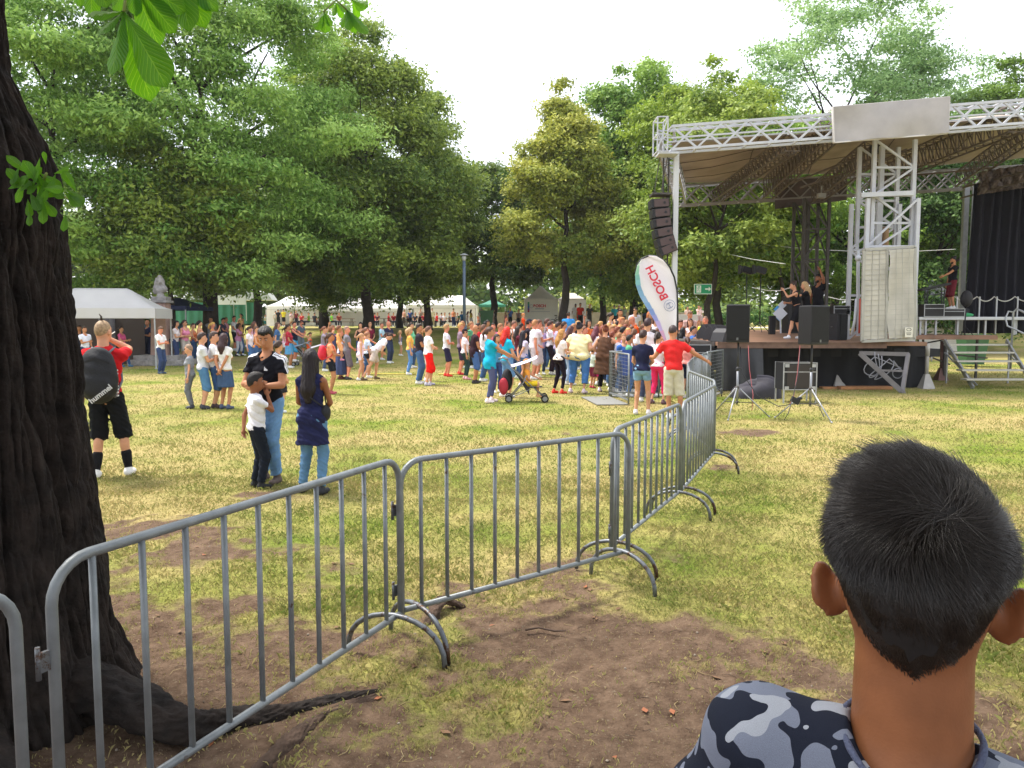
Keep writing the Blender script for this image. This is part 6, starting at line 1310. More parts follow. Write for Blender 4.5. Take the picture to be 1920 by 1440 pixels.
# deck chairs / pushchairs
def stroller(label, u, vf, yaw, s=1.0, canopyc='d9cfe6', full=True, group=None):
    g_ = G(u, vf); e = empty('stroller', g_, radians(yaw), label, 'stroller', group); e.scale = (s, s, s); alu = mat('stroller_grey', '8c8c92', .4, metal=.5); fb = mat('stroller_seat', '2e2830', .8)
    mb = MB()
    for sy in (-.24, .24):
        mb.tube([(-.52, sy, 1.02), (-.43, sy, .98), (-.30, sy, .78), (.42, sy, .12)], .014, 6); mb.tube([(-.36, sy, .10), (-.05, sy, .45), (.02, sy, .62)], .014, 6); mb.tube([(-.36, sy, .10), (.10, sy*.9, .30)], .010, 6)
        mb.tube([(-.40, sy, .97), (-.52, sy, 1.02), (-.62, sy, .98)], .02, 6)
    for x, z in ((-.36, .10), (.42, .12), (-.05, .45)): mb.tube([(x, -.24, z), (x, .24, z)], .010, 6)
    mb.build('frame', alu, e)
    for x in (-.38, .44):
        for sy in (-.27, .27):
            for o_ in (-.025, .03): 
                mb = MB(); mb.tube([(x+.075*cos(k*pi/8), sy+o_, .088+.075*sin(k*pi/8)) for k in range(17)], .014, 6)
                mb.build('wheel', mat('tyre', '151515', .8), e) ; mb2 = MB(); mb2.tube([(x, sy+o_-.008, .088), (x, sy+o_+.008, .088)], .055, 10); r_ = mb2.build('hub', alu, e)
    mb = MB(); mb.grid(lambda a_, b_: (-.33+a_*.42+.03*sin(b_*pi), -.2+b_*.4, .82-a_*.50-.04*sin(b_*pi)*a_), 8, 8); mb.grid(lambda a_, b_: (.08+a_*.30, -.2+b_*.4, .32+.03*a_), 5, 6); mb.grid(lambda a_, b_: (.38+a_*.10, -.16+b_*.32, .35-a_*.17), 3, 4); mb.grid(lambda a_, b_: (-.33+a_*.42, -.21, .82-a_*.50-b_*(.0+.16*a_)), 6, 3); mb.build('seat', fb, e)
    mb = MB(); mb.grid(lambda a_, b_: (-.34+.62*sin(a_*1.35), -.23+b_*.46, .80+.22*(1-cos(a_*1.35))*.4+.16*sin(a_*1.3)+.05*sin(b_*pi)), 8, 8); mb.build('sunshade', mat('shade_'+canopyc, canopyc, .8, nscale=5, namt=.1), e)
    if full:
        mb = MB(); mb.ball((-.42, .05, .50), (.13, .17, .26), 0, 8, 10); mb.build('hanging_bag', mat('bag_black', '1d1a1f', .8), e); mb = MB(); mb.ball((-.50, -.12, .36), (.11, .10, .2), 0, 8, 10); mb.build('hanging_bag', mat('bag_red', 'b8283c', .7), e)
    return e
# ---------------- people ----------------
W_, BK, NV = 'eceaf0', '16151b', '20243e'
cur_g = 'people watching the stage'
T = lambda c, *a: ('tee', c)+a
def backpack(owner, label, col, loc, size=(.30, .18, .42), scale=1.0, name='backpack', strapc=None, tilt=0):
    """separate bag hanging on a person; loc in the wearer's body frame"""
    o, hd, HP, warp = owner; e = empty(name, o.location, o.rotation_euler.z, label, 'backpack' if name == 'backpack' else 'bag'); s = o.scale[0]; e.scale = (s, s, s); x, y, z = loc; w, d, h = size
    f = Fld((x-w, y-d*1.3, z-h*.75), (x+w, y+d, z+h*.75), .014); f.ell((x, y, z+h*.12), (w*.5, d*.55, h*.42), .06); f.ell((x, y, z-h*.15), (w*.52, d*.6, h*.36), .08); f.ell((x, y-d*.45, z-h*.18), (w*.36, d*.25, h*.22), .03); f.folds(.004, 1)
    V, Q = f.mesh(); link('bag_body', npmesh('bag_body', warp(V), Q, mat('bag_cloth', col, .75, nscale=8, namt=.12, bump=.4, bscale=40)), e)
    if name == 'backpack':
        for sx in (-1, 1):
            mb = MB(); mb.tube([(sx*.09, y+d*.35, z+h*.42), (sx*.115, -.02, 1.475), (sx*.125, .085, 1.38), (sx*.135, .115, 1.25), (sx*.17, .02, 1.10), (sx*.14, y+d*.3, z-h*.4)], .014, 6); mb.v = [Vector(a_) for a_ in warp(np.array([tuple(a_) for a_ in mb.v]))]; mb.build('strap', mat('strap', strapc or col, .8), e)
    return e
def sidebag(owner, label, col, loc, size, name='shoulder_bag', strap=True, sx=1, strapc='2a2a30'):
    o, hd, HP, warp = owner; e = empty(name, o.location, o.rotation_euler.z, label, 'bag'); s = o.scale[0]; e.scale = (s, s, s); f = Fld(np.array(loc)-np.array(size)*.8, np.array(loc)+np.array(size)*.8, .014); f.ell(loc, np.array(size)*.55, .02); f.folds(.004, 1); V, Q = f.mesh(); link('bag_body', npmesh('bag_body', warp(V), Q, mat('bag_cloth', col, .75, nscale=8, namt=.12)), e)
    if strap:
        mb = MB(); x, y, z = loc; mb.tube([(x, y+.03, z+size[2]*.4), (sx*.10, .13, 1.28), (-sx*.09, .06, 1.465), (-sx*.08, -.08, 1.43), (sx*.06, -.15, 1.2), (x, y-.03, z+size[2]*.4)], .009, 6); mb.build('strap', mat('strap', strapc, .8), e)
    return e
def phone(owner, label, i=1, off=(0, .03, .05)):
    o, hd, HP, warp = owner; e = empty('phone', o.location, o.rotation_euler.z, label, 'phone'); s = o.scale[0]; e.scale = (s, s, s); A, B_, C = hd[i]; fd = (C-B_)/np.linalg.norm(C-B_); q = C+fd*.09+np.array(off); mb = MB(); mb.box(q, (.075, .012, .15)); mb.build('phone_body', BKB, e, .004)
A = None
# --- left foreground group ---
G1 = 'people standing near the barriers'
stripe = mat('print_white', 'e8e8ec', .7)
def adi(c):
    x, z, y = c[:, 0], c[:, 2], c[:, 1]; out_ = np.zeros(len(c), int)
    arm = (np.abs(x) > .10) & (z > 1.16)
    # three bands running over the shoulder and down the sleeve: constant distance from the middle of the sleeve, in depth
    b_ = np.abs(y+.005-.0) 
    for k in (-1, 0, 1): out_[arm & (np.abs(y-(.022+k*.025)) < .0078) & ((z > 1.40) | (np.abs(x) > .185))] = 1
    return out_
adidas = person('tall young man in black football shirt with white sleeve stripes, arms folded', 507, 612, 905, yaw=196, arms=('crossed', 'crossed'), skin='m', hair=('short', '14100e'), top=('tee', BK), bot=('jeans', '6d93bd'), shoe='5a4c46', head=(-14, -26), legs=(.06, -.04, .02, .03), group=G1, res=.0075, topmats=[cloth('15151d'), stripe], matfn=adi)
# white hem below the shirt, chest logo
o = adidas[0]
f = Fld((-.3, -.3, .82), (.3, .3, .98), .008); X, Y, Z = f.grid(); f.F = np.maximum(np.maximum(np.sqrt(X**2+(Y/.74)**2)-.172, .875-Z), Z-.94).astype(np.float32); V, Q = f.mesh(); link('undershirt', npmesh('undershirt', V, Q, cloth('e6e6ea')), o)
mb = MB()
for k, h_ in enumerate((.018, .030, .044)):
    x = -.085+k*.014+.0; mb.prism([(x-.006, .139, 1.29), (x+.010, .139, 1.29), (x+.004, .139, 1.29+h_), (x-.002, .139, 1.29+h_)], (0, .004, 0))
mb.build('chest_logo', stripe, o)
mb = MB(); mb.tube([(.03, .165, 1.335), (.05, .16, 1.33)], .002, 4)
person('small boy in white T-shirt and torn black jeans, hand at his chin', 484, 703, 915, yaw=58, arms=('back', 'chin'), skin='d', hair=('short', '15100d'), top=('tee', W_), bot=('jeans', '1d232e'), shoe='1b1b1f', head=(10, -2), group=G1, res=.0075, kid=True, legs=(0, .05, 0, .02))
wom = person('woman with very long dark hair in sleeveless navy dress over blue jeans', 588, 655, 925, yaw=12, arms=('front', 'front'), skin='d', hair=('xlong', '170a10'), top=('dress', '23264a'), bot=('jeans', '5d82a6'), shoe='22242c', fem=True, fat=.98, group=G1, res=.0075, legs=(.02, -.03, .05, .04), head=(-8, 0))
sidebag(wom, 'small black handbag at the right hip of the long haired woman', '17161c', (.17, .02, 1.0), (.10, .16, .18), name='handbag')
bp_ = person('young man with a tiny top knot, red T-shirt, black shorts and a big dark backpack', 205, 601, 895, yaw=-12, arms=('down', 'face'), skin='l', hair=('buzz', '9a7f60'), top=('tee', 'c01a22'), bot=('longshorts', '121419'), shoe='e6e4e2', sock='17171b', group=G1, res=.008, legs=(-.02, .10, .03, .10), head=(20, 0), botlen=.56)
o = bp_[0]; mb = MB(); q = bp_[2]((0, -.02, 1.78)); mb.tube([q, q+np.array([.0, -.01, .045]), q+np.array([-.02, -.01, .075])], [.014, .010, .004], 8); mb.build('hair_knot', mat('hair', '30241c', .6), o)
for i, x in enumerate((-.12, .2)):
    pass
bk = backpack(bp_, 'large charcoal backpack with white printed word, worn by the man in the red T-shirt', '16171d', (0, -.24, 1.17), (.37, .22, .60), strapc='6a6a72')
textmesh('hummel', .085, 'printed_word', mat('print_grey_white', 'c8c8cc', .6), bk, (.055, -.383, .985), (pi/2, radians(-38), 0), .002, (1, 1, 1), .002)
mb = MB()
for sx in (-1, 1):
    for k in range(9): mb.box((sx*.178, -.20, .95+k*.035), (.012, .05, .016))
mb.build('side_trim', mat('print_grey_white', 'c8c8cc', .6), bk)
mb = MB(); mb.grid(lambda a_, b_: (-.14+a_*.28, -.325-.03*sin(a_*pi), 1.385-.06*abs(2*a_-1)-b_*.02), 12, 2); mb.build('top_flap', mat('flap', '15151b', .7), bk)
A, B_, C = bp_[1][1]; e = empty('cigarette', bp_[0].location, bp_[0].rotation_euler.z, 'cigarette held at the mouth by the man with the big backpack', 'cigarette'); s = bp_[0].scale[0]; e.scale = (s, s, s); mb = MB(); q = C+np.array([0, .03, .05]); mb.tube([q, q+np.array([.03, .07, .03])], .005, 6); mb.build('paper_tube', mat('paper_white', 'e8e4da', .8), e)
person('person behind the chestnut trunk of whom one dark trainer and leg show', 128, 640, 800, yaw=60, arms=('down', 'down'), skin='l', top=T('30384a'), bot=('jeans', '27304a'), shoe='2a4f6a', legs=(.25, 0, 0, 0), group=G1)
# --- left middle group ---
G2 = 'people chatting left of the centre of the lawn'
person('woman in sunglasses with cropped hair, grey T-shirt and grey trousers', 358, 647, 766, yaw=255, arms=('down', 'hip'), skin='l', hair=('buzz', '8d7560'), top=T('8d9098'), bot=('jeans', '74767e'), shoe='3a3c46', fem=True, shades=True, group=G2, head=(25, -8))
person('man in pale grey T-shirt and denim shorts, arm bent, left of the white shirts', 383, 624, 767, yaw=62, arms=('front', 'phone'), skin='l', hair=('short', '3a2a26'), top=T('d2d2da'), bot=('longshorts', '5580ab'), shoe='3a3a42', group=G2)
person('man in white half hidden between the grey shirted man and the long haired woman', 405, 622, 765, yaw=80, arms=('down', 'phone'), skin='l', hair=('short', '4a3a34'), top=T(W_), bot=('longshorts', '41608f'), shoe='3a2a2a', group=G2)
person('woman with shoulder length brown hair, white top and blue denim skirt, hands clasped behind her', 424, 625, 767, yaw=20, arms=('back', 'back'), skin='m', hair=('long', '3a2226'), top=T('e6e2e0'), bot=('skirt', '3f5578'), botlen=.52, shoe='4a5670', fem=True, group=G2)
m1 = person('man in a white polo shirt and navy trousers bent over his phone', 303, 612, 701, yaw=105, arms=('phone', 'phone'), skin='r', hair=('short', '6a5040'), top=('polo', 'f0eff2'), bot=('jeans', '37476e'), shoe='4a5a70', group=G2, head=(0, -25)); phone(m1, 'phone held by the man in the white polo shirt')
person('woman in white top and long grey skirt, arms folded, beside the man with phone', 326, 611, 683, yaw=130, arms=('crossed', 'crossed'), skin='r', hair=('pony', '7a5240'), top=T(W_), bot=('skirt', '7d7c86'), botlen=.38, shoe='d8cfc0', fem=True, group=G2)
m2 = person('woman in a pink T-shirt looking at her phone at the corner of the white canopy', 232, 612, 688, yaw=95, arms=('phone', 'phone'), skin='l', hair=('pony', '2a1c18'), top=T('dd5f96'), bot=('jeans', '34507e'), shoe='3f6f8e', fem=True, legs=(.25, 0, 0, 0), group=G2, lean=.06)
person('woman in light blue top and pale jeans leaning back under the canopy corner', 246, 606, 682, yaw=100, arms=('chin', 'crossed'), skin='m', hair=('long', '1f1614'), top=T('a8c8e6'), bot=('jeans', '8fb4dc'), shoe='c03a40', fem=True, legs=(.35, .2, 0, 0), group=G2)
person('man in dark blue work clothes standing behind the canopy post', 276, 600, d=34, yaw=200, arms=('phone', 'front'), skin='m', hair=('bald', '3a2a20'), top=T('222a48'), bot=('jeans', '222a48'), group=G2)
person('man in a white T-shirt inside the white canopy, hidden by the man with the backpack', 158, 612, d=29, yaw=120, top=T('dfe0ee'), bot=('jeans', '2a3250'), group=G2, arms=('down', 'phone'))
person('dark clothed man in the shade of the white canopy', 148, 610, d=31, yaw=150, top=T('20222c'), bot=('jeans', '20222c'), skin='m', group=G2)
dad = person('father in a pale shirt by the statue with a toddler on his arm', 310, 588, d=34.5, yaw=90, arms=('hold', 'hold'), skin='r', hair=('buzz', '6a5040'), top=T('b8a8a0'), bot=('jeans', '4a5a80'), group=G2, H=1.85)
person('toddler in a grey shirt carried in front of the statue', 303, 594, d=34.2, yaw=80, H=.85, zbase=.95, skin='l', hair=('short', '7a5a40'), top=T('8f9aa2'), bot=('shorts', '3f6a8a'), kid=True, group=G2, arms=('front', 'front'))
C3 = 'people in the left part of the crowd'
rv = random.Random(77)
def crowd(rows, grp, **dflt):
    for r_ in rows:
        kw = dict(dflt); kw['head'] = (rv.uniform(-28, 28), rv.uniform(-12, 4)); kw['legs'] = (rv.uniform(-.08, .12), rv.uniform(-.10, .08), rv.uniform(0, .05), rv.uniform(0, .05)); kw['lean'] = rv.uniform(-.025, .025); kw['bend'] = rv.choice((0, 0, 0, 4, 7))
        if not kw.get('arms'): kw['arms'] = rv.choice((('down', 'down'), ('down', 'front'), ('front', 'front'), ('hip', 'down'), ('down', 'chin'), ('pocket', 'down')))
        kw.update(r_[4] if len(r_) > 4 else {}); lab, u, vh, dd = r_[:4]
        if dd > 200: person(lab, u, vh, vf=dd, group=grp, **kw)
        else: person(lab, u, vh, d=dd, group=grp, **kw)
F_ = dict(fem=True)
crowd([
 ('woman with long black hair and a white blouse reaching forward, left end of the crowd', 327, 601, 33, dict(fem=True, hair=('long', '1a1212'), top=T('e4d8dc'), bot=('jeans', '39456a'), arms=('phone', 'phone'), skin='l')),
 ('woman in sunglasses, pink sleeveless top, arms folded', 345, 600, 33.5, dict(fem=True, yaw=120, hair=('pony', '2c1c18'), top=('vest', 'e58fb0'), bot=('shorts', 'b8b0a8'), arms=('crossed', 'crossed'), skin='l', shades=True, fat=1.1)),
 ('woman in an orange top behind the pink one', 362, 606, 35, dict(fem=True, hair=('pony', '3a241c'), top=('vest', 'd97a50'), skin='l', arms=('front', 'front'))),
 ('woman with glasses and a peach sleeveless top', 374, 601, 34, dict(fem=True, yaw=80, hair=('pony', '251815'), top=('vest', 'f0b090'), bot=('jeans', '44507a'), skin='l')),
 ('woman with a yellow ponytail and yellow top', 399, 604, 35, dict(fem=True, yaw=85, hair=('pony', 'dcb060'), top=('vest', 'e8b850'), skin='r', arms=('front', 'raise'))),
 ('dark haired man in a grey T-shirt behind the yellow haired woman', 396, 594, 39, dict(yaw=150, hair=('short', '1e1614'), top=T('7d7f88'), skin='m')),
 ('man in a black printed T-shirt standing apart, dark trousers', 388, 587, 45, dict(yaw=175, hair=('short', '1e1614'), top=T('1d1e22'), bot=('jeans', '22242c'), skin='m')),
 ('man in a checked dark shirt with a child held up in front of him', 417, 596, 40, dict(yaw=95, top=T('4a4660'), skin='r', arms=('hold', 'hold'))),
 ('man with a small girl in white and pink on his arm', 424, 595, 41, dict(yaw=90, top=T('e8a8b8'), skin='r', fem=True, hair=('pony', '9a7050'))),
 ('man in a white T-shirt and black shorts with a shoulder bag', 438, 592, 41, dict(yaw=95, top=T(W_), bot=('longshorts', '20232c'), skin='r', arms=('front', 'front'))),
 ('woman with black top and bare arms behind the crowd, near the thick trunk', 452, 588, 46, dict(fem=True, yaw=190, hair=('pony', '1e1614'), top=('vest', '1c1c20'), bot=('shorts', '26262c'), arms=('crossed', 'crossed'), skin='l')),
 ('blonde woman in yellow in front of the man with the black shorts', 449, 600, 38.5, dict(fem=True, yaw=95, hair=('long', 'c89a58'), top=('vest', 'd8a860'), skin='l')),
 ('woman in a mauve dress top and white cropped trousers', 448, 606, 668, dict(fem=True, yaw=100, hair=('bob', '2a1a18'), top=('tunic', 'c583a8'), bot=('capri', 'c0c4d0'), arms=('phone', 'phone'), skin='d', shoe='2a2022', fat=1.1)),
 ('woman in a white top and jeans with a bag, left of the tall young man', 467, 612, 30.5, dict(fem=True, yaw=100, hair=('pony', '2e1c18'), top=T('ece0e8'), bot=('jeans', '4d74a8'), arms=('phone', 'down'), skin='l')),
 ('brown haired woman behind the one in the white top', 474, 603, 33, dict(fem=True, yaw=95, hair=('long', '5a3a2c'), top=T('c890a0'), skin='l')),
 ('woman in orange at the shoulder of the tall young man', 481, 612, 29, dict(fem=True, yaw=95, hair=('pony', '4a3024'), top=('vest', 'c88048'), skin='l')),
 ('woman with brown hair and blue denim dress seen past the young man', 517, 604, 33, dict(fem=True, yaw=80, hair=('long', '5a4034'), top=T('4d6f9c'), bot=('jeans', '4d6f9c'), skin='l')),
 ('small woman with cream halter top close behind the tall young man', 520, 640, 15.5, dict(fem=True, yaw=35, hair=('pony', '3c2a22'), top=('vest', 'f0d8a8'), bot=('shorts', '2a2a34'), skin='l', fat=1.05)),
 ('girl in a pink top and white shorts pointing at the stage', 534, 613, 679, dict(fem=True, yaw=85, hair=('pony', '3a241c'), top=('vest', 'f0b8c8'), bot=('hotpants', 'ece4ec'), arms=('phone', 'out'), skin='m')),
 ('woman in red with a red bag beside the pointing girl', 541, 608, 31, dict(fem=True, yaw=90, hair=('pony', '2a1c18'), top=T('b03040'), bot=('skirt', '5fa0d0'), skin='m')),
 ('man in a black tank top and turquoise shorts pushing a pushchair', 553, 603, 678, dict(yaw=100, hair=('short', '3a241c'), top=('vest', '20243a'), bot=('longshorts', '3f9fd0'), arms=('reach', 'reach'), skin='r')),
 ('bearded man in a cap and grey and white T-shirt, arms folded', 564, 600, 668, dict(yaw=110, hair=('cap', '22242c'), top=T('5a6878'), bot=('longshorts', '6a747c'), arms=('crossed', 'crossed'), skin='r', beard='3a2a22', fat=1.1)),
 ('little girl in an orange sundress beside the pushchair', 580, 624, 672, dict(fem=True, yaw=110, hair=('pony', '4a3024'), top=('dress', 'e85a30'), bot=('none',), arms=('front', 'front'), skin='l')),
 ('woman raising a phone above her head', 606, 612, 29, dict(fem=True, yaw=80, hair=('pony', '7a4a34'), top=T('8a8090'), bot=('jeans', '4a5a80'), arms=('wave', 'raise'), skin='l')),
 ('woman with brown hair filming beside the raised phone', 623, 610, 30, dict(fem=True, yaw=90, hair=('bob', '8a5a3c'), top=T('4a4a78'), bot=('jeans', '4a5a80'), arms=('raise', 'raise'), skin='r')),
 ('man in a grey T-shirt behind the woman with the long blue skirt', 652, 611, 712, dict(yaw=75, hair=('buzz', '9a8070'), top=T('7d7882'), bot=('longshorts', '6e6470'), arms=('down', 'front'), skin='r', shoe='2a2c34')),
 ('woman with tied fair hair, white top and long dark blue skirt, arms folded', 640, 618, 711, dict(fem=True, yaw=75, hair=('bun', 'a87850'), top=T('e8dcec'), bot=('longskirt', '3b4468'), botlen=.17, arms=('crossed', 'crossed'), skin='r', shoe='6a3a34')),
 ('girl in a pale pink top and white shorts, her back half turned, long bare legs', 676, 625, 713, dict(fem=True, yaw=70, hair=('pony', 'c09068'), top=('vest', 'f4d4e4'), bot=('hotpants', 'efe2f0'), arms=('phone', 'down'), skin='l', legs=(.12, -.08, .02, .02))),
 ('girl in a light blue top and black shorts beside the girl in white shorts', 690, 622, 709, dict(fem=True, yaw=65, hair=('pony', '9a6848'), top=T('cfe0f4'), bot=('hotpants', '22232e'), arms=('front', 'down'), skin='l')),
 ('dark haired girl in front of the bank tree with black sleeveless top', 675, 604, 34, dict(fem=True, yaw=180, hair=('long', '1c1412'), top=('vest', '1c1a20'), skin='l', arms=('raise', 'crossed'))),
 ('woman with auburn hair beside the bent woman', 686, 614, 27, dict(fem=True, yaw=90, hair=('pony', '7a5040'), top=('vest', 'f0c078'), skin='r', arms=('reach', 'front'))),
 ('woman in a maroon top by the table near the bank tree', 693, 604, 36, dict(fem=True, yaw=140, hair=('pony', 'b08060'), top=T('7a2038'), skin='l')),
 ('man in a white and blue T-shirt and navy shorts, arms folded', 716, 605, 675, dict(yaw=100, hair=('buzz', '7a5a48'), top=T('b8dcec'), bot=('longshorts', '2c3858'), arms=('crossed', 'crossed'), skin='r', shoe='e8e8e8')),
 ('bald man with glasses in a dark polo shirt reading his phone', 729, 602, 34, dict(yaw=120, hair=('bald', '3a2a20'), top=('polo', '2f3048'), arms=('phone', 'phone'), skin='r', bot=('jeans', '3a4460'))),
 ('boy in a white T-shirt and grey shorts facing the stage', 731, 618, 676, dict(yaw=80, hair=('short', 'a87850'), top=T('ecf0ec'), bot=('longshorts', 'a8b0bc'), skin='l', shoe='f0f0f0')),
 ('small fair girl with pigtails, patterned top and white shorts', 751, 620, 667, dict(fem=True, yaw=85, hair=('pony', 'd8b080'), top=('vest', '7a7890'), bot=('hotpants', 'f0e4ee'), skin='l')),
], C3, skin='l')
bent = person('woman bending forward in a white patterned blouse and beige shorts, one leg stretched back', 703, None, 712, H=1.72, yaw=62, arms=('low', 'low'), skin='l', hair=('pony', '3c2a24'), top=T('efe6f2'), bot=('longshorts', 'c4b4ac'), fem=True, bend=48, legs=(.10, -.45, .05, .10), group=C3, fat=1.05, botlen=.42, shoe='5a4a34')
mum = person('woman in an orange T-shirt and black shorts carrying a toddler and wearing a red backpack', 622, 624, 739, yaw=85, arms=('hold', 'hold'), skin='m', hair=('pony', '4a3024'), top=T('eca078'), bot=('hotpants', '1d1f29'), botlen=.3, shoe='b04858', fem=True, group=C3)
backpack(mum, 'red backpack on the woman carrying the toddler', 'd02038', (0, -.24, 1.20), (.32, .20, .42))
person('toddler in an orange top carried on the arm of the woman with the red backpack', 634, 628, 20.2, yaw=20, H=.86, zbase=.92, skin='m', hair=('short', '7a4a30'), top=('vest', 'f0a868'), bot=('shorts', 'e8a070'), kid=True, group=C3, arms=('front', 'front'), shoe='d080a0', legs=(.18, .1, 0, 0)) if False else person('toddler in an orange top carried on the arm of the woman with the red backpack', 635, None, d=mum[0].location.y-.12, H=.84, zbase=.86, yaw=60, skin='m', hair=('short', '7a4a30'), top=('vest', 'f4b070'), bot=('shorts', 'f0b080'), kid=True, group=C3, arms=('front', 'front'), shoe='d080a0', legs=(.2, .1, 0, 0))
C4 = 'people in the middle of the crowd'
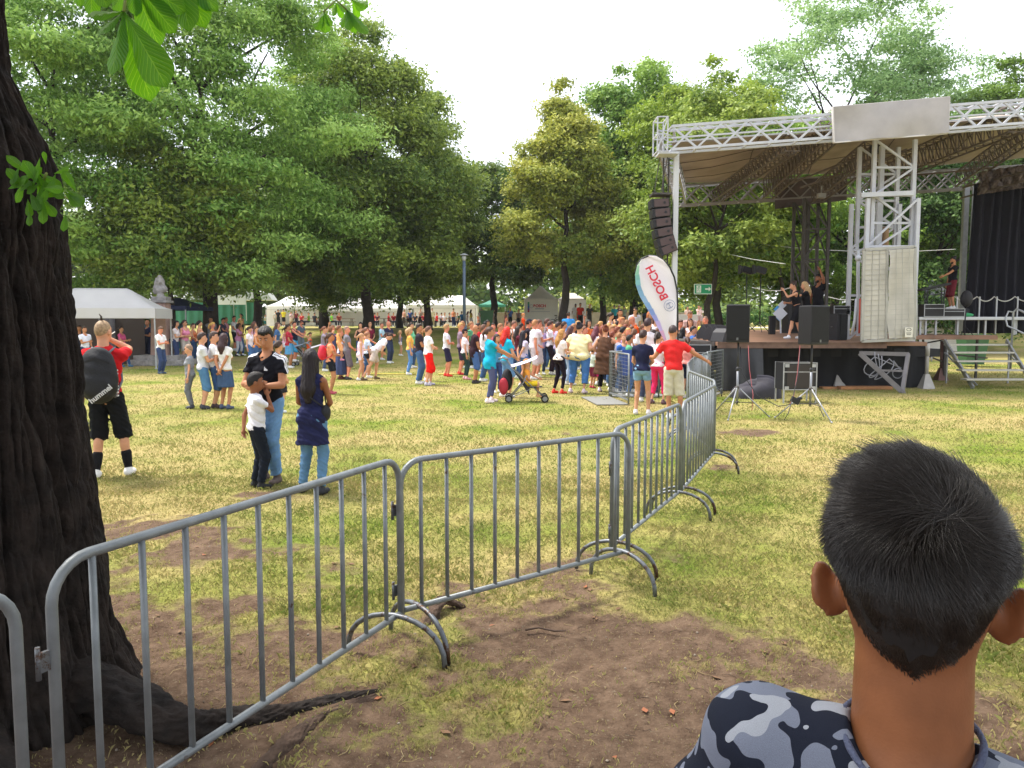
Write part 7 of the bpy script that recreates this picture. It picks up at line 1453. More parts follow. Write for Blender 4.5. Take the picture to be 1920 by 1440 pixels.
crowd([
 ('blonde woman in a yellow top and jeans with a white handbag', 769, 614, 703, dict(fem=True, yaw=80, hair=('bob', 'c09a70'), top=T('f4bc60'), bot=('jeans', '5f8ccc'), arms=('front', 'down'), skin='l')),
 ('woman in a green top behind the yellow topped woman', 771, 605, 31, dict(fem=True, yaw=95, hair=('pony', '3a281e'), top=T('7acaa0'), skin='l')),
 ('dark haired man in a black T-shirt and jeans looking down', 787, 607, 720, dict(yaw=85, hair=('short', '2c1e1a'), top=T('2c2430'), bot=('jeans', '4a6c9c'), arms=('phone', 'phone'), skin='m')),
 ('young man in a white T-shirt and bright red shorts, arms folded', 804, 612, 723, dict(yaw=68, hair=('short', '6a4a3c'), top=T('f4eef6'), bot=('baggy', 'ee1c14'), arms=('crossed', 'crossed'), skin='l', shoe='b8b4c8', legs=(.1, -.08, .0, .03))),
 ('fair haired companion hidden behind the one in red shorts', 801, 614, 24, dict(fem=True, yaw=75, hair=('pony', 'a8744c'), top=T('e8e0e8'), bot=('shorts', 'ece8f0'), skin='l')),
 ('young man in white T-shirt, navy shorts and red shoes with dark sling bag', 838, 608, 706, dict(yaw=88, hair=('quiff', 'b08a60'), top=T('ece6f2'), bot=('shorts', '2a2444'), arms=('crossed', 'crossed'), skin='r', shoe='e8382c')),
 ('fair haired man with a yellow strap over a grey T-shirt', 864, 606, 27, dict(yaw=80, hair=('short', 'c8985c'), top=T('8a7484'), bot=('shorts', '3a2c4c'), skin='r', shoe='d03030')),
 ('woman in a dark beret style cap and white top, dark trousers', 872, 617, 712, dict(fem=True, yaw=80, hair=('cap', '2a2028'), top=T('f2e4ee'), bot=('leggings', '2f4648'), skin='l', arms=('down', 'down'), shoe='e8a8b0')),
 ('bald man in sunglasses and a long black T-shirt, denim shorts', 889, 609, 719, dict(yaw=75, hair=('bald', '3a2a20'), top=('tunic', '33202a'), bot=('longshorts', '4a6aa4'), skin='m', shades=True, fat=1.08, arms=('down', 'front'), shoe='2a2426')),
 ('young man with brown hair and a white T-shirt behind the bald man', 907, 609, 24, dict(yaw=80, hair=('short', '6a4838'), top=T('ece6f4'), skin='r')),
 ('woman with glasses, dark ponytail, turquoise top and grey leggings pushing the stroller', 919, 613, 755, dict(fem=True, yaw=72, hair=('pony', '4a3028'), top=('tunic', '1aa6cc'), bot=('leggings', '55587e'), arms=('reach', 'reach'), skin='m', shoe='f0dce0', fat=1.03)),
 ('smiling girl in blue looking back beside the turquoise woman', 931, 626, 20, dict(fem=True, yaw=150, hair=('long', '2a1c1c'), top=T('4a90c0'), bot=('jeans', '3a4a78'), skin='l')),
 ('woman with bright red hair and a turquoise T-shirt, denim shorts', 951, 613, 745, dict(fem=True, yaw=70, hair=('long', 'd02418'), top=T('1fb2d8'), bot=('shorts', '6a90bc'), arms=('down', 'front'), skin='l', shoe='f4f0f4', fat=1.08)),
 ('two fair men seen behind the red haired woman, the nearer in black', 951, 602, 28, dict(yaw=85, hair=('buzz', '5a4034'), top=T('2c2c34'), skin='l')),
 ('man with short brown hair and white T-shirt, right of his black shirted friend', 961, 601, 28.5, dict(yaw=85, hair=('buzz', '7a5848'), top=T('e8e0e4'), skin='r')),
 ('woman with dark curly hair behind the pink handbag', 972, 612, 25, dict(fem=True, yaw=85, hair=('longcurly', '2a1c18'), top=T('5a2030'), skin='l')),
 ('child on someone\'s shoulders in an orange shirt in front of the lettered marquee', 981, 587, 34, dict(yaw=85, H=1.05, zbase=1.15, kid=True, hair=('short', 'c07840'), top=T('ee4a18'), bot=('shorts', 'a04028'), skin='l')),
 ('man in a dark cap and black T-shirt left of the tall fair man', 987, 598, 26, dict(yaw=85, hair=('cap', '2a2c3c'), top=T('221c28'), skin='r')),
 ('woman with long black hair, lilac grey T-shirt and denim hot pants, hands behind her', 983, 620, 725, dict(fem=True, yaw=62, hair=('xlong', '1c1420'), top=T('c4b8d0'), bot=('hotpants', '4f6fb0'), arms=('back', 'back'), skin='l', shoe='e0d0d4')),
 ('tall fair haired man in a white speckled T-shirt and pale shorts with glasses', 1000, 600, 711, dict(yaw=75, hair=('short', 'b07a50'), top=T('f0e8f4'), bot=('longshorts', 'd8ccd8'), arms=('front', 'down'), skin='r', shoe='f0eef0', fat=1.08)),
 ('brown haired man in a light T-shirt just beyond the tall fair man', 1009, 600, 708, dict(yaw=80, hair=('short', '6a4838'), top=T('e8dce8'), bot=('longshorts', 'e0d4e0'), arms=('phone', 'phone'), skin='r', shoe='f0ead8')),
 ('dark haired man in a white T-shirt with a navy shoulder bag', 1031, 602, 703, dict(yaw=82, hair=('short', '4a302a'), top=T('ece6f4'), bot=('jeans', '2a1c2c'), skin='r', arms=('down', 'front'), shoe='e8e4e8')),
 ('man in grey behind the one with the navy shoulder bag', 1026, 598, 30, dict(yaw=85, hair=('short', '5a3a30'), top=T('8c7c8c'), skin='r')),
 ('man with dark hair seen over the curly blonde head', 1046, 604, 25, dict(yaw=85, hair=('short', '3a2422'), top=T('a8a0c0'), skin='m')),
 ('woman with curly blonde hair, cream top and black leggings', 1049, 617, 738, dict(fem=True, yaw=60, hair=('longcurly', 'b07c3c'), top=T('f0e0dc'), bot=('leggings', '1d1420'), arms=('front', 'phone'), skin='l', shoe='e83828', fat=1.0)),
 ('woman with long brown hair right behind the curly blonde one', 1066, 611, 22.5, dict(fem=True, yaw=75, hair=('long', '5a3838'), top=T('e0c8d0'), bot=('jeans', 'a4b8dc'), skin='l')),
 ('large woman in pale yellow top and rolled jeans, hands on hips, back turned', 1086, 605, 737, dict(fem=True, yaw=28, hair=('bun', '241820'), top=('tee', 'f0e2b0', .80), bot=('capri', '4a78b8'), arms=('hip', 'hip'), skin='l', shoe='e8d0dc', fat=1.75)),
 ('woman with long chestnut hair and white top between the yellow and brown dressed women', 1113, 612, 22.5, dict(fem=True, yaw=50, hair=('long', '6a3440'), top=T('f0e0ec'), bot=('capri', 'e03078'), skin='l')),
 ('small child in a pale shirt and red shorts hidden between the two large women', 1110, 652, 728, dict(yaw=50, hair=('short', '4a3028'), top=T('d8e4d8'), bot=('shorts', '7a2848'), skin='l', shoe='c03858')),
 ('woman with pinned auburn hair in long brown dress, hand on a mesh barrier', 1136, 610, 735, dict(fem=True, yaw=32, hair=('bun', '6a3018'), top=('maxi', '5c4030', .48), bot=('leggings', '1a1620'), arms=('hip', 'out'), skin='l', shoe='f0dce4', fat=1.5)),
 ('woman in blue checked shirt left of the barrier among heads', 1058, 603, 28, dict(fem=True, yaw=80, hair=('pony', '4a3024'), top=T('9a94b4'), skin='l')),
 ('bulky man in a bright blue T-shirt with a strap across it, back turned', 1065, 585, 40, dict(yaw=15, hair=('cap', '3a3a38'), top=T('3a90e0'), bot=('jeans', '3a4460'), skin='r', fat=1.35, arms=('front', 'down'))),
], C4, skin='l')
# right part of the crowd, at the stage front
C5 = 'people at the stage front'
crowd([
 ('young man with dark hair and a grey T-shirt behind the denim dungarees', 1213, 597, 17.5, dict(yaw=25, hair=('short', '3a2428'), top=T('d8d2da'), bot=('jeans', '4a5470'), skin='l', arms=('down', 'front'))),
 ('woman with short dark hair in navy T-shirt and denim dungaree shorts, back turned', 1203, 619, 778, dict(fem=True, yaw=20, hair=('short', '3a2420'), top=T('1f2340'), bot=('hotpants', '7ea4c4'), arms=('front', 'front'), skin='l', shoe='e4dce4', botlen=.22)),
 ('man in bright red T-shirt and pale shorts, one hand on the barrier, back turned', 1263, 609, 786, dict(yaw=8, hair=('buzz', '3a2c2c'), top=T('dc2c2c'), bot=('longshorts', 'd4cdbd'), arms=(((.40, .33, 1.2), (.6, -.3, -1)), 'out'), skin='m', shoe='f0f0f0', legs=(.05, .02, 0, .06), fat=1.0)),
 ('woman in pink cropped trousers and white top in front of the stage barrier', 1232, 622, 758, dict(fem=True, yaw=40, hair=('pony', '2a1c1c'), top=T('f0dce8'), bot=('capri', 'e03068'), arms=('raise', 'down'), skin='l', shoe='5a3c44')),
 ('girl in a pink T-shirt and navy shorts beside the stage skirt', 1288, 632, 740, dict(fem=True, yaw=30, hair=('pony', '4a2c24'), top=T('e89088'), bot=('shorts', '20243c'), arms=('front', 'down'), skin='l', shoe='3a4c68')),
 ('dark haired woman filming, near the foot of the feather flag', 1226, 618, 19, dict(fem=True, yaw=60, hair=('long', '2a1c1c'), top=T('c02840'), bot=('jeans', '3a3450'), arms=('raise', 'raise'), skin='l')),
 ('man in orange with a shaved head bending over the barrier', 1196, 591, 27, dict(yaw=260, hair=('bald', '3a2a20'), top=T('ee5a24'), bot=('jeans', '4a3430'), skin='r', arms=('low', 'low'), bend=15)),
 ('young man in a black printed T-shirt and sleeveless arms in front of the wall', 1163, 580, 34, dict(yaw=185, hair=('short', '2a1c18'), top=('vest', '24262e'), bot=('longshorts', '22242a'), skin='m', fat=1.05)),
 ('woman in a white sleeveless top looking right, left of the black shirted man', 1143, 586, 36, dict(fem=True, yaw=110, hair=('pony', '2a1c18'), top=('vest', 'f0dcec'), skin='l')),
 ('boy with fair hair and grey top in front of the black shirted man', 1166, 595, 29, dict(yaw=130, hair=('short', 'b87c48'), top=T('a4a4b8'), skin='l')),
 ('man in a white T-shirt and cap crossing behind the barrier people', 1188, 576, 40, dict(yaw=170, hair=('cap', '3a3030'), top=T('dcd8ea'), bot=('shorts', '3a3440'), skin='l')),
 ('woman with long auburn hair and lace top beside the flag', 1219, 584, 33, dict(fem=True, yaw=180, hair=('long', 'b0683c'), top=('vest', 'a88878'), skin='l')),
 ('woman in white to the left of the flag shaft', 1230, 590, 30, dict(fem=True, yaw=190, hair=('long', '5a3424'), top=T('f0e4f0'), skin='l')),
 ('teenager in white behind the stage barrier with hands at the mouth', 1296, 597, 27, dict(fem=True, yaw=185, hair=('long', '4a2c24'), top=T('f0e8f0'), skin='l', arms=('chin', 'crossed'))),
 ('man with pale pink shirt behind the girl in white at the stage side', 1294, 583, 33, dict(yaw=180, hair=('short', '7a5a48'), top=T('c8a4a0'), skin='r', arms=('phone', 'phone'))),
 ('face of a man just right of the flag pole, dark shirt', 1276, 600, 28, dict(yaw=170, hair=('short', '4a2c24'), top=T('6a5048'), skin='r')),
 ('steward in a yellow high visibility vest at the stage monitors', 1324, 593, 27.5, dict(yaw=185, hair=('buzz', '8a6a58'), top=('tee', 'd8e030'), bot=('jeans', '22242c'), skin='r')),
], C5, skin='l')
# dense rows of children along the stage barrier
KC = 'children packed along the stage barrier'
hcol = [('dark hair', '2a1c18'), ('brown hair', '6a4430'), ('chestnut hair', '7a3c28'), ('fair hair', 'c89458'), ('black hair', '161214'), ('light brown hair', '9a6c48')]
tcol = [('an orange top', 'e8743c'), ('a white top', 'ece4ea'), ('a blue top', '3a62a8'), ('a pink top', 'e88cae'), ('a yellow top', 'e8bc58'), ('a grey top', '9c98a4'), ('a red top', 'cc3038'), ('a lilac top', 'b49cc8'), ('a black top', '201e26'), ('a green top', '5a9c78')]
slots = [(1093, 607, 27), (1104, 600, 31), (1120, 608, 26), (1126, 603, 29), (1131, 611, 23), (1142, 606, 26), (1147, 611, 22), (1152, 608, 25), (1158, 613, 21.5), (1163, 609, 24), (1169, 613, 21), (1174, 608, 24.5), (1178, 615, 20.5), (1184, 612, 22), (1189, 616, 20), (1149, 622, 20.5), (1161, 624, 20), (1170, 626, 19.5), (1181, 628, 19), (1206, 608, 24), (1218, 612, 22), (1236, 614, 23), (1243, 618, 21), (1250, 612, 25), (1176, 600, 30), (1158, 602, 31), (1282, 614, 24), (1300, 612, 23.5), (884, 603, 31), (897, 606, 29), (925, 606, 27), (938, 607, 26), (1015, 608, 27), (868, 602, 31), (1076, 607, 26), (1084, 602, 30), (1097, 612, 23), (977, 606, 29), (914, 600, 32), (1040, 608, 28)]
places = ['next to the yellow topped woman', 'in front of the low wall', 'beside the brown dress', 'behind the brown dress', 'above the mesh barrier', 'left of the black printed shirt', 'at the corner of the mesh barrier', 'under the black printed shirt', 'leaning on the barrier', 'squeezed into the row', 'in the front row', 'behind the front row', 'near the blue bag', 'left of the dungarees', 'beside the grey T-shirt', 'low at the mesh', 'crouched at the mesh', 'crouched beside the blue cloth', 'crouched by the dungarees', 'between the dungarees and the wall', 'by the grey shirted man', 'under the flag tip', 'in front of the flag shaft', 'beyond the flag tip', 'towards the orange shirted man', 'towards the wall', 'behind the red T-shirt', 'beside the stage speaker box', 'behind the bald man', 'right of the bald man', 'behind the turquoise woman', 'beside the red hair', 'right of the tall fair man', 'behind the beret', 'behind the pinned hair', 'before the tree trunk', 'at the shoulder of the yellow top', 'below the orange child', 'in the gap left of the turquoise woman', 'right of the shoulder bag']
rr = random.Random(21)
for k, (u, vh, dd) in enumerate(slots):
    hc_, tc_ = hcol[rr.randrange(6)], tcol[(k*7+3) % 10]; fem = rr.random() < .6
    person('%s with %s and %s, %s' % ('girl' if fem else 'boy', hc_[0], tc_[0], places[k]), u, vh, d=dd, yaw=rr.choice((60, 75, 90, 100, 120, 160)), fem=fem, hair=(rr.choice(('long', 'pony', 'bob')) if fem else 'short', hc_[1]), top=T(tc_[1]), bot=('jeans', rr.choice(('3a4a70', '22242e', '5a7ab0'))), skin=rr.choice('lmr'), group=KC, arms=rr.choice((('down', 'front'), ('front', 'front'), ('raise', 'down'), ('phone', 'phone'), ('wave', 'down'), ('raise', 'raise'))), head=(rr.uniform(-35, 35), rr.uniform(-10, 10)), res=.024)
blue = MB(); q = W(1178, 633, 18.0); blue.grid(lambda a_, b_: (2.66+a_*.24+.01*sin(b_*9), 18.68+.015*sin(a_*9), 1.16-b_*.62), 6, 8); tag(blue.build('blue_cloth', mat('blue_cloth', '2c4c9c', .8)), 'blue cloth hung over the mesh barrier in front of the children', 'cloth')
# strolling people on the plateau
C6 = 'people strolling beyond the bank'
crowd([
 ('woman in white shorts outfit walking past the bin, left one of a pair', 900, 580, 62, dict(fem=True, yaw=170, hair=('long', '3a241c'), top=T('ecdcec'), bot=('hotpants', 'ecdcec'))),
 ('man in a white shirt walking with the woman at the bin', 905, 580, 61, dict(yaw=190, top=T('f0e8f0'), bot=('shorts', '4a4450'))),
 ('woman in a white top carrying a red bag right of the bin', 924, 580, 60, dict(fem=True, yaw=90, hair=('long', '2c1c18'), top=T('e8d4d8'), bot=('skirt', 'd8b8b0'))),
 ('little girl in pink on the plateau', 948, 584, 62, dict(fem=True, yaw=180, hair=('pony', '5a3c2c'), top=('dress', 'f0a0b4'), bot=('none',))),
 ('man in blue with dark trousers beside the girl in pink', 957, 576, 62, dict(yaw=180, top=T('4a74c8'), bot=('jeans', '22242c'))),
 ('cyclist in dark shorts beside the bicycle left of the lettered marquee', 972, 580, 65, dict(yaw=190, top=T('8a7478'), bot=('shorts', '2c2830'))),
 ('man in a long white shirt beside the tree at the lettered marquee', 1078, 569, 60, dict(yaw=20, hair=('buzz', '2a1c18'), top=T('ece4ec'), bot=('shorts', 'f0e4d8'), skin='d')),
 ('child in red to the right of that tree', 1084, 578, 58, dict(yaw=100, top=T('e03c30'), bot=('shorts', 'c84840'))),
 ('man in a red T-shirt and black trousers near the white gate', 1088, 568, 57, dict(yaw=170, top=T('d83024'), bot=('jeans', '1c1a1e'), skin='m')),
 ('man in dark grey with hand on hip right of the white gate', 1105, 569, 56, dict(yaw=150, hair=('bald', '3a2a20'), top=T('3c3840'), bot=('jeans', '4a464e'), arms=('hip', 'down'))),
 ('man in a turquoise T-shirt and black shorts, back turned, at the wall', 1152, 572, 62, dict(yaw=0, top=T('3cc4d0'), bot=('shorts', '1c1c22'))),
 ('person in black with a pale cap beside the turquoise T-shirt', 1160, 571, 64, dict(yaw=40, hair=('cap', 'd8d4cc'), top=T('3a343c'), bot=('jeans', '3a343c'))),
 ('man in a sage green T-shirt walking away', 1170, 573, 63, dict(yaw=0, top=T('a4ac94'), bot=('shorts', '6a6470'))),
 ('person in a long white outfit near the wall', 1184, 572, 60, dict(fem=True, yaw=10, top=('tunic', 'f0e4ec'), bot=('jeans', 'ece0ea'))),
 ('man in a blue T-shirt leaning beside the flag', 1208, 571, 57, dict(yaw=60, top=T('4c6ca8'), bot=('shorts', '3a4460'), bend=15)),
 ('man in a light shirt far beyond the leaning tree, left one', 1288, 574, 66, dict(yaw=180, top=T('e8c8c0'), bot=('shorts', '8a8ca0'))),
 ('woman in pale pink right of the leaning tree', 1310, 572, 66, dict(fem=True, yaw=180, top=T('e8c8c8'), bot=('shorts', 'c8a8a8'))),
 ('child in pale clothes right behind the woman in pale pink', 1314, 575, 67, dict(yaw=180, top=T('e8d8d0'), bot=('shorts', 'b8a8a8'))),
 ('man in white between the thick trunk and the ring marquee', 489, 588, 62, dict(yaw=180, top=T(W_), bot=('jeans', '2a3040'))),
 ('man in a white T-shirt and teal shorts beside the ring marquee', 497, 590, 60, dict(yaw=100, top=T(W_), bot=('shorts', '3a8a9a'))),
 ('person in grey standing before the printed ring', 517, 583, 76, dict(yaw=0, top=T('b8b4ac'), bot=('jeans', '9a948c'))),
 ('man in black standing before the printed ring, back turned', 522, 580, 73, dict(yaw=10, top=T('24242a'), bot=('jeans', '24242a'))),
 ('man in a yellow vest and black shorts at the ring marquee', 532, 579, 72, dict(yaw=0, top=T('e0cc40'), bot=('shorts', '22222a'), arms=('front', 'front'))),
 ('woman in white and pink in the opening of the ring marquee', 546, 584, 74, dict(fem=True, yaw=180, top=T('ecc8d0'), bot=('skirt', 'd8c8b0'))),
 ('man in dark red at the corner of the ring marquee', 556, 582, 72, dict(yaw=160, hair=('bald', '3a2a20'), top=T('7a2838'), bot=('jeans', '2c2c38'))),
 ('man in a white shirt and beige trousers, back turned, under the long marquee', 811, 577, 69, dict(yaw=0, hair=('buzz', '8a7060'), top=T('ece4d8'), bot=('jeans', 'a89c80'))),
 ('man with dark hair and dark red shirt standing at the tables', 757, 580, 71, dict(yaw=30, top=T('d8a090'), bot=('jeans', '4a4040'))),
 ('man in navy standing behind the tables', 770, 580, 72, dict(yaw=200, top=T('3a5a9c'), bot=('jeans', '2a2c38'))),
 ('man with dark hair standing in the shade of the long marquee', 789, 578, 73, dict(yaw=170, top=T('a89888'), bot=('jeans', '3a3438'))),
 ('woman with a bare back standing among the tables', 850, 578, 68, dict(fem=True, yaw=20, hair=('bun', '3a2418'), top=('vest', 'e09070'), bot=('jeans', '2a3a6c'))),
 ('man in a blue T-shirt beside the lamp post', 866, 584, 62, dict(yaw=10, top=T('3a84d4'), bot=('jeans', '30508c'))),
 ('woman in a yellow top right of the lamp post', 883, 580, 61, dict(fem=True, yaw=60, hair=('long', '2a1c18'), top=('vest', 'e8d060'), bot=('shorts', 'ece0e4'))),
 ('woman in pink standing at the foot of the lamp post', 876, 584, 60, dict(fem=True, yaw=90, hair=('long', '5a3424'), top=T('e8c8d0'), bot=('shorts', 'e8c8d0'))),
], C6, skin='l', res=.045)
C7 = 'people sitting at the tables'
seats = [(703, 'e0202c', 'red'), (708, '5a3040', 'maroon'), (729, 'c42434', 'bright red'), (738, '8a2434', 'dark red'), (750, '3a5a78', 'blue grey'), (756, 'd0c8c0', 'cream'), (766, '2a2a34', 'black'), (779, '3a3a48', 'charcoal'), (787, '7a2438', 'wine red'), (795, 'a42838', 'crimson'), (803, '3a4a90', 'royal blue'), (819, 'e82c34', 'scarlet'), (828, 'c8c4cc', 'pale grey'), (834, 'e0d8e0', 'white'), (843, '7a706c', 'taupe'), (854, 'a0a09c', 'light grey'), (858, '28502c', 'dark green'), (579, '6a8a3c', 'olive green'), (590, '30303a', 'slate'), (566, 'b83038', 'cherry red'), (622, '7ad040', 'lime green'), (636, '8a3c34', 'brick red')]
for k, (u, c_, nm) in enumerate(seats):
    person('seated person in a %s shirt at the beer tables' % nm, u, None, d=71.2 if k % 2 else 73.2, H=1.3, yaw=[20, 200, 90, 160, 340, 270][k % 6], top=T(c_), bot=('jeans', '2c2e3c'), skin='l', hair=('short', ['3a2418', '8a5a3c', '1c1412'][k % 3]), sit=True, res=.05, group=C7, arms=('front', 'front'))
# stage people
G8 = 'performers on the stage'
mc_ = person('bearded man in a black T-shirt on the deck, one arm raised', 1531, 511, loc=(at_u(1531, 23.2), 23.2, 0), H=1.88, zbase=dz_(23.2)+.01, yaw=250, arms=('wave', 'front'), skin='d', hair=('short', '14100e'), top=T('17171d'), bot=('longshorts', '17171d'), beard='14100e', group=G8, shoe='1c1c20')
person('woman with long fair hair in a black T-shirt dancing beside the bearded man', 1512, None, loc=(at_u(1511, 22.9), 22.9, 0), H=1.66, zbase=dz_(22.9)+.01, yaw=285, arms=('raise', 'down'), skin='l', hair=('long', 'c8a478'), top=T('15151a'), bot=('shorts', '15151a'), fem=True, group=G8, shoe='1c1c20', bend=8)
person('woman with tied hair in a short black top and black shorts, knee bent, clapping', 1495, None, loc=(at_u(1493, 22.4), 22.4, 0), H=1.66, zbase=dz_(22.4)+.01, yaw=278, arms=('raise', 'phone'), skin='l', hair=('bun', '3a2820'), top=('crop', '15151a'), bot=('shorts', '15151a'), fem=True, group=G8, legs=(.30, -.12, .05, .05), bend=12, shoe='dcdce0')
person('bearded musician in a black T-shirt and maroon shorts at the keyboard on the riser', 1780, None, loc=(at_u(1780, 25.75), 25.75, 0), H=1.72, zbase=zr+.262, yaw=268, arms=('reach', 'down'), skin='m', hair=('bun', '1c1412'), top=T('15151c'), bot=('longshorts', '6a2430'), beard='1c1412', group=G8, shoe='e4e4e8', head=(0, -10))
person('person in white sitting far behind the stage tower', 1601, 596, d=40, yaw=180, H=1.3, sit=True, top=T(W_), bot=('jeans', '4a6a90'), group='people beyond the stage')
# carried and pushed things
sidebag_owner = None
stroller('umbrella stroller with a pale sunshade, a red bag and a black bag on its handles', 985, 753, 0, 1.0); 
sg = G(985, 753); person('child in yellow shorts lying back in the umbrella stroller', None, None, loc=(sg.x+.02, sg.y, 0), H=.84, zbase=.10, yaw=90, skin='l', hair=('short', 'b07840'), top=T('f0a040'), bot=('shorts', 'ecc830'), kid=True, sit=True, arms=('reach', 'front'), group='children in pushchairs', shoe='e8a878')
stroller('dark pushchair with a white sunshade beside the little girl in orange', 600, 690, 10, 1.0, 'ece4e8', False); stroller('grey pushchair held by the man in turquoise shorts', 571, 686, 0, 1.0, '8a94a8', False)
# ---------------- the boy in front ----------------
def bigboy():
    D = .745; hcx = (1757-960)/F*D; eye = CAMZ
    e = empty('person', (hcx, D+.02, 0), -atan2(hcx, D)*.96, 'boy seen from behind in the foreground, short dark hair, black and grey camouflage sweatshirt', 'person')
    px = D/F  # metres per photo pixel at his head
    ztop = W(1738, 830, D).z; 
    # head local coordinates: origin at head centre
    hz = W(1738, 1060, D+.0).z; hc = np.array([0, .0, hz])
    sk = mat('boy_skin', '8f5a39', .5, nscale=30, namt=.12, bump=.07, bscale=300, spec=.35)
    f = Fld((-.30, -.20, hz-.55), (.30, .22, hz+.14), .0045)
    f.ell((0, .020, hz), (.0765, .093, .096), .01)       # cranium
    f.ell((0, .066, hz-.085), (.054, .056, .062), .02)          # face and jaw, turned away
    f.ell((0, .006, hz-.045), (.062, .066, .055), .015)        # occiput base
    f.cone((0, .108, hz-.04), (0, .125, hz-.075), .010, .017, .02)
    f.cone((0, .010, hz-.07), (0, .0, hz-.24), .0545, .0575, .02, sy=.98)   # neck
    f.cone((0, -.004, hz-.225), (-.10, -.01, hz-.262), .036, .040, .035); f.cone((0, -.004, hz-.225), (.10, -.01, hz-.272), .036, .040, .035)
    f.ell((0, .0, hz-.335), (.13, .074, .11), .05); f.ell((0, .0, hz-.46), (.15, .085, .17), .05)
    for sx in (-1, 1):
        Rr = np.array(Matrix.Rotation(sx*radians(26), 3, 'Z')@Matrix.Rotation(sx*radians(12), 3, 'Y')).T
        ec = np.array([sx*.0855, .020, hz-.052]); f.ell(ec, (.0062, .018, .029), .004, Rr); f.ell((sx*.075, .026, hz-.058), (.012, .012, .020), .010)
        rim = [ec+Rr.T@np.array([sx*.003, .016*cos(a_)-.002, .027*sin(a_)]) for a_ in np.linspace(-.6, 3.6, 12)]
        for k in range(11): f.cone(rim[k], rim[k+1], .0038, .0038, .004)
    V, Q = f.mesh()
    # shallow spine furrow and tendons
    link('body', npmesh('body', V, Q, sk), e)
    # mole on the neck
    # sweatshirt: shoulders, hood edge
    cam_ = bpy.data.materials.new('camouflage_jersey'); cam_.use_nodes = True; t = cam_.node_tree; b = t.nodes['Principled BSDF']; b.inputs['Roughness'].default_value = .9; b.inputs['Specular IOR Level'].default_value = .2
    tc = t.nodes.new('ShaderNodeTexCoord'); wn = t.nodes.new('ShaderNodeTexNoise'); wn.inputs['Scale'].default_value = 27; wn.inputs['Detail'].default_value = 1.2; wn.inputs['Distortion'].default_value = .35; mp = t.nodes.new('ShaderNodeMapping'); mp.inputs['Location'].default_value = (1.3, .2, .4); t.links.new(tc.outputs['Object'], mp.inputs[0]); t.links.new(mp.outputs[0], wn.inputs['Vector'])
    r = t.nodes.new('ShaderNodeValToRGB'); r.color_ramp.interpolation = 'CONSTANT'; el = r.color_ramp.elements; el[0].position = 0; el[0].color = (.020, .025, .045, 1); el[1].position = .53; el[1].color = (.28, .32, .42, 1); x_ = el.new(.66); x_.color = (.55, .58, .66, 1); x_ = el.new(.36); x_.color = (.28, .32, .42, 1); x_ = el.new(.42); x_.color = (.020, .025, .045, 1)
    el[1].position = .505; el[1].color = (.26, .29, .38, 1)
    while len(el) > 2: el.remove(el[-1])
    el[0].color = (.26, .29, .38, 1); el[1].color = (.020, .025, .045, 1); el[0].position = 0; el[1].position = .51
    w2 = t.nodes.new('ShaderNodeTexNoise'); w2.inputs['Scale'].default_value = 24; w2.inputs['Detail'].default_value = 1; t.links.new(tc.outputs['Object'], w2.inputs['Vector']); r3 = t.nodes.new('ShaderNodeValToRGB'); r3.color_ramp.interpolation = 'CONSTANT'; r3.color_ramp.elements[0].color = (0, 0, 0, 1); r3.color_ramp.elements[1].color = (1, 1, 1, 1); r3.color_ramp.elements[1].position = .60; t.links.new(w2.outputs[0], r3.inputs[0])
    m3 = t.nodes.new('ShaderNodeMix'); m3.data_type = 'RGBA'; t.links.new(r3.outputs[0], m3.inputs[0]); t.links.new(r.outputs[0], m3.inputs[6]); m3.inputs[7].default_value = (.50, .53, .60, 1)
    t.links.new(wn.outputs[0], r.inputs[0]); fn = t.nodes.new('ShaderNodeTexNoise'); fn.inputs['Scale'].default_value = 600; mx = t.nodes.new('ShaderNodeMix'); mx.data_type = 'RGBA'; mx.blend_type = 'MULTIPLY'; mx.inputs[0].default_value = .5; t.links.new(m3.outputs[2], mx.inputs[6]); t.links.new(fn.outputs[0], mx.inputs[7]); t.links.new(mx.outputs[2], b.inputs['Base Color'])
    bp = t.nodes.new('ShaderNodeBump'); bp.inputs['Strength'].default_value = .4; bp.inputs['Distance'].default_value = .001; t.links.new(fn.outputs[0], bp.inputs['Height']); t.links.new(bp.outputs[0], b.inputs['Normal'])
    f = Fld((-.34, -.24, hz-0.7950), (.34, .24, hz-0.1450), .006)
    z0 = hz-0.2050
    f.cone((-.045, -.008, hz-0.2100), (-.145, -.0, hz-0.2230), .040, .052, .03); f.cone((-.150, 0, hz-0.2270), (-.205, .03, hz-0.3450), .053, .052, .03); f.cone((-.205, .03, hz-0.3450), (-.215, .06, hz-0.5450), .052, .045, .03)
    f.cone((.045, -.008, hz-0.2200), (.145, -.0, hz-0.2600), .040, .050, .03); f.cone((.155, 0, hz-0.2650), (.205, .0, hz-0.4050), .052, .052, .03); f.cone((.205, .0, hz-0.4050), (.215, .03, hz-0.6050), .052, .045, .03)
    f.ell((0, 0, hz-0.3450), (.165, .098, .145), .05); f.ell((0, 0, hz-0.5650), (.155, .10, .2), .06)
    X, Y, Z = f.grid(); f.sub((np.sqrt((X/.064)**2+((Y+.012)/.086)**2+((Z-(hz-0.1480))/.078)**2)-1)*.066)
    n = np.sin(X*38+Z*21)*np.cos(Z*30+Y*22); f.F = (f.F+.003*n).astype(np.float32)
    V, Q = f.mesh(); link('sweatshirt', npmesh('sweatshirt', V, Q, cam_), e)
    # ribbed collar roll
    mb = MB(); pts = []
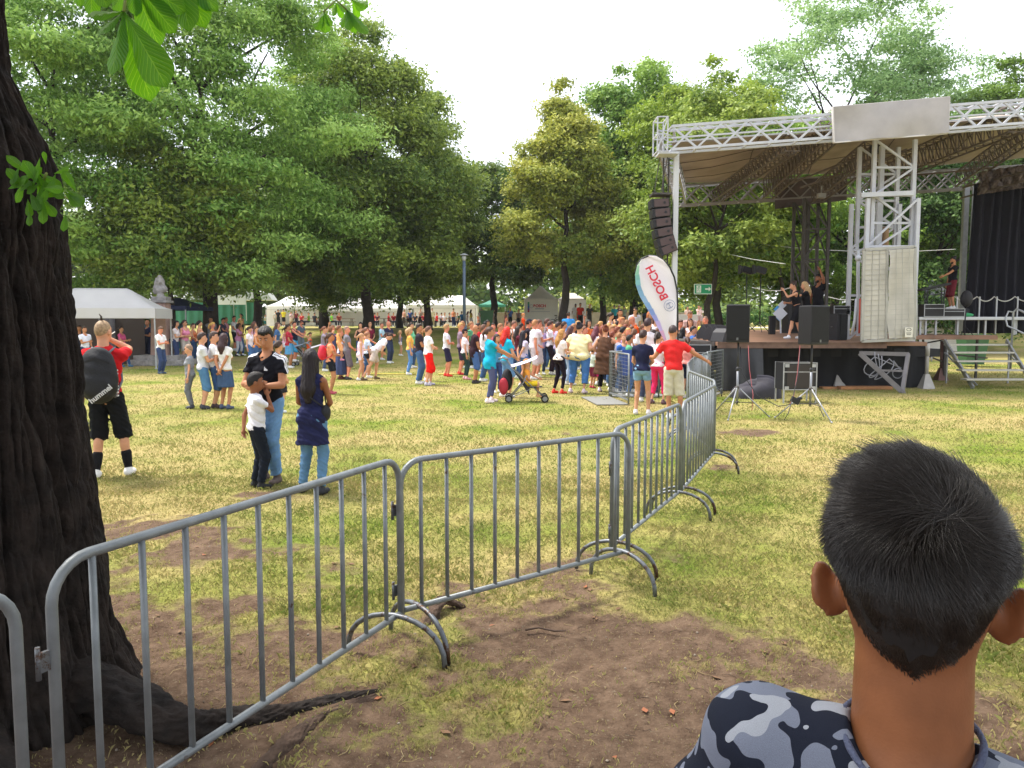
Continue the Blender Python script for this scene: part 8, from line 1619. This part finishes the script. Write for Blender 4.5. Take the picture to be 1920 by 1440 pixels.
    for k in range(49):
        a = k/48*2*pi; ca = cos(a); z_ = hz-0.1730-.040*max(0, ca)**1.3-.0*abs(sin(a)); ry = .086*math.sqrt(max(.05, 1-((z_-hz+.160)/.078)**2)); rx = .064*math.sqrt(max(.05, 1-((z_-hz+.160)/.078)**2))
        pts.append(((rx+.001)*sin(a), -.012-(ry-.004)*ca, z_))
    mb.tube(pts, [.0034+.0004*sin(k*1.3) for k in range(49)], 10); mb.build('collar', mat('collar_rib', '59607a', .9, bump=.6, bscale=300), e)
    mb = MB(); mb.ball((.012, -.0625, hz-0.2130), .0022, 0, 6, 8); mb.build('mole', mat('mole', '4a2416', .7), e)
    # trousers and legs out of frame so that the figure is whole
    f = Fld((-.3, -.2, -.0), (.3, .24, hz-.55), .012)
    for sx in (-1, 1): f.cone((sx*.09, 0, hz-.72), (sx*.10, .0, hz-1.12), .085, .06, .03); f.cone((sx*.10, 0, hz-1.12), (sx*.10, -.0, .08), .06, .042, .02)
    f.ell((0, 0, hz-.68), (.155, .11, .13), .04); V, Q = f.mesh(); link('jeans', npmesh('jeans', V, Q, cloth('303848')), e)
    for sx in (-1, 1): f = Fld((sx*.1-.08, -.14, -.01), (sx*.1+.08, .24, .14), .01); f.cone((sx*.1, -.02, .045), (sx*.11, .14, .035), .045, .035, .02); V, Q = f.mesh(); link('shoe', npmesh('shoe', V, Q, mat('shoe', 'c8c8cc', .7)), e)
    # ---- hair: scalp shell and individual strands ----
    hm = bpy.data.materials.new('boy_hair'); hm.use_nodes = True; t = hm.node_tree; b = t.nodes['Principled BSDF']; b.inputs['Base Color'].default_value = (.022, .0150, .0110, 1); b.inputs['Roughness'].default_value = .34; b.inputs['Specular IOR Level'].default_value = .6
    shm = bpy.data.materials.new('scalp'); shm.use_nodes = True; t = shm.node_tree; b = t.nodes['Principled BSDF']; b.inputs['Base Color'].default_value = (.011, .008, .007, 1); b.inputs['Roughness'].default_value = .8
    r = np.random.default_rng(4); n = 60000
    d = r.normal(size=(n*2, 3)); d /= np.linalg.norm(d, axis=1)[:, None]
    C = np.array([0, .018, hz-.004]); R_ = np.array([.0762, .0955, .0885])
    P = C+d*R_
    # lower back of the head narrows into the neck
    zl = (P[:, 2]-hz); low = np.clip((-.03-zl)/.06, 0, 1); 
    # hairline: high at the front, dips behind the ears to the nape point
    ang = np.arctan2(P[:, 0], -(P[:, 1]-.02))           # 0 = back, +-pi/2 = sides
    hl = np.interp(np.abs(ang), [0, .12, .35, .6, .95, 1.35, 1.7, 2.3, pi], [-.118, -.108, -.098, -.082, -.040, -.015, .012, .045, .06])
    keep = zl > hl+r.normal(size=len(zl))*.0035
    return e, f, C, R_, hm, shm, hz, r, sk
e, f_, C, R_, hm, shm, hz, r, sk = bigboy()
def scalp_r(az, el):
    """skull surface point for azimuth (0 = back) and height above hz; follows cranium, occiput and upper neck"""
    z = el; t = np.clip(z/.0985, -1, 1); rx = .079*np.sqrt(np.clip(1-t*t, 0, 1)); ry = .0965*np.sqrt(np.clip(1-t*t, 0, 1))
    lowx = np.interp(z, [-.14, -.11, -.085, -.055, -.03, 0], [.056, .0575, .0605, .0685, .0755, .079]); lowy = np.interp(z, [-.14, -.11, -.085, -.055, -.03, 0], [.060, .064, .070, .082, .092, .0965])
    rx = np.where(z < 0, lowx, rx); ry = np.where(z < 0, lowy, ry)
    cy = np.interp(z, [-.14, -.08, 0, .1], [.002, .008, .018, .018])
    return np.stack([rx*np.sin(az), cy-ry*np.cos(az), z+hz], -1)
def hairline(az): return np.interp(np.abs(az), [0, .10, .30, .55, .75, .95, 1.2, 1.5, 1.8, 2.3, pi], [-.102, -.094, -.088, -.080, -.068, -.052, -.020, -.002, .020, .050, .062])
na, ne = 96, 60; az = np.linspace(-pi, pi, na, endpoint=False); E = np.linspace(0, 1, ne); AZ, EE = np.meshgrid(az, E, indexing='ij'); hl = hairline(AZ)+.020+.004*np.sin(AZ*23)+.003*np.sin(AZ*41+1); zt_ = hl+(.0983-hl)*EE**.9
Psh = scalp_r(AZ, zt_); nrm_ = Psh-np.array([0, .015, hz]); nrm_ /= np.linalg.norm(nrm_, axis=-1)[..., None]; thick = np.clip(EE*8, 0.05, 1)*.0014+np.clip((zt_+.02)/.09, 0, 1)*.0010
Psh = Psh+nrm_*thick[..., None]; i, j = np.meshgrid(np.arange(na), np.arange(ne-1), indexing='ij'); a0 = (i*ne+j).ravel(); b0 = (((i+1) % na)*ne+j).ravel()
link('scalp', npmesh('scalp', Psh.reshape(-1, 3), np.stack([a0, b0, b0+1, a0+1], 1), shm), e)
N = 150000; az = r.uniform(-pi, pi, N); hl = hairline(az); z = r.uniform(-.11, .0984, N); keepp = (z > hl+np.abs(r.normal(size=N))*.009-.004)&(r.random(N) < (np.cos(az)*.25+.75)); az, z, hl = az[keepp], z[keepp], hl[keepp]; N = len(az)
base = scalp_r(az, z); nr = base-np.array([0, .015, hz-.01]); nr /= np.linalg.norm(nr, axis=1)[:, None]
hgt = np.clip((z+.025)/.11, 0, 1); fade = np.clip((z-hl)/.05, 0, 1)
Lh = .0050+.008*fade+.042*hgt**1.3; Lh *= r.uniform(.7, 1.2, N)*np.where(r.random(N) < .03, 1.35, 1)
# combed: down the back and sides, forward and across on top, with a loose swirl at the crown
wh = np.array([.024, -.060, hz+.060]); dw = base-wh; ds = np.linalg.norm(dw, axis=1); tp = np.clip((base[:, 2]-hz-.015)/.055+(base[:, 1]+.03)*5, 0, 1); tp = tp*tp*(3-2*tp)
flow = np.stack([.25+.9*tp*np.sign(-.2+base[:, 0]*0)-.3*np.abs(base[:, 0])/.08*np.sign(-base[:, 0])*(1-tp), .9*tp, -1.1*(1-tp)+.1], 1)
swl = np.cross(nr, dw); swl /= np.linalg.norm(swl, axis=1)[:, None]+1e-6; flow = flow+swl*1.6*np.exp(-ds/.028)[:, None]+r.normal(size=(N, 3))*1.1*np.exp(-(ds/.022)**2)[:, None]
flow = flow+.20*np.stack([np.sin(base[:, 0]*210+base[:, 2]*90), np.sin(base[:, 1]*190+2), np.sin(base[:, 0]*150+base[:, 1]*170)], 1)+r.normal(size=(N, 3))*.06
flow -= nr*(flow*nr).sum(1)[:, None]*.9; flow /= np.linalg.norm(flow, axis=1)[:, None]
lift = (.30-.14*hgt+.10*np.exp(-ds/.03))[:, None]
K = 5; PT = np.zeros((N, K, 3)); 
for k in range(K):
    t_ = k/(K-1); dirv = nr*(lift*(1-t_*.55))+flow*(.75+.4*t_); 
    PT[:, k] = base-nr*.001 if k == 0 else PT[:, k-1]+dirv/np.linalg.norm(dirv, axis=1)[:, None]*(Lh/(K-1))[:, None]
hcv = bpy.data.hair_curves.new('hair'); hcv.add_curves([K]*N); hcv.position_data.foreach_set('vector', PT.astype(np.float32).ravel())
ra = hcv.attributes.get('radius') or hcv.attributes.new('radius', 'FLOAT', 'POINT'); rad = np.tile(np.array([.00032, .00032, .00028, .0002, .00006], np.float32), N); ra.data.foreach_set('value', rad)
hcv.materials.append(hm); ho = bpy.data.objects.new('hair', hcv); COL.objects.link(ho); ho.parent = e
clear_tmp()

# ---------------- thin summer haze ----------------
mb = MB(); mb.box((0, 170, 17), (640, 490, 37)); hz_m = bpy.data.materials.new('haze_air'); hz_m.use_nodes = True; t = hz_m.node_tree; t.nodes.remove(t.nodes['Principled BSDF']); pv = t.nodes.new('ShaderNodeVolumePrincipled'); pv.inputs['Color'].default_value = (.93, .95, 1, 1); pv.inputs['Density'].default_value = .0003; t.links.new(pv.outputs[0], t.nodes['Material Output'].inputs['Volume'])
tag(mb.build('haze', hz_m), kind='stuff')
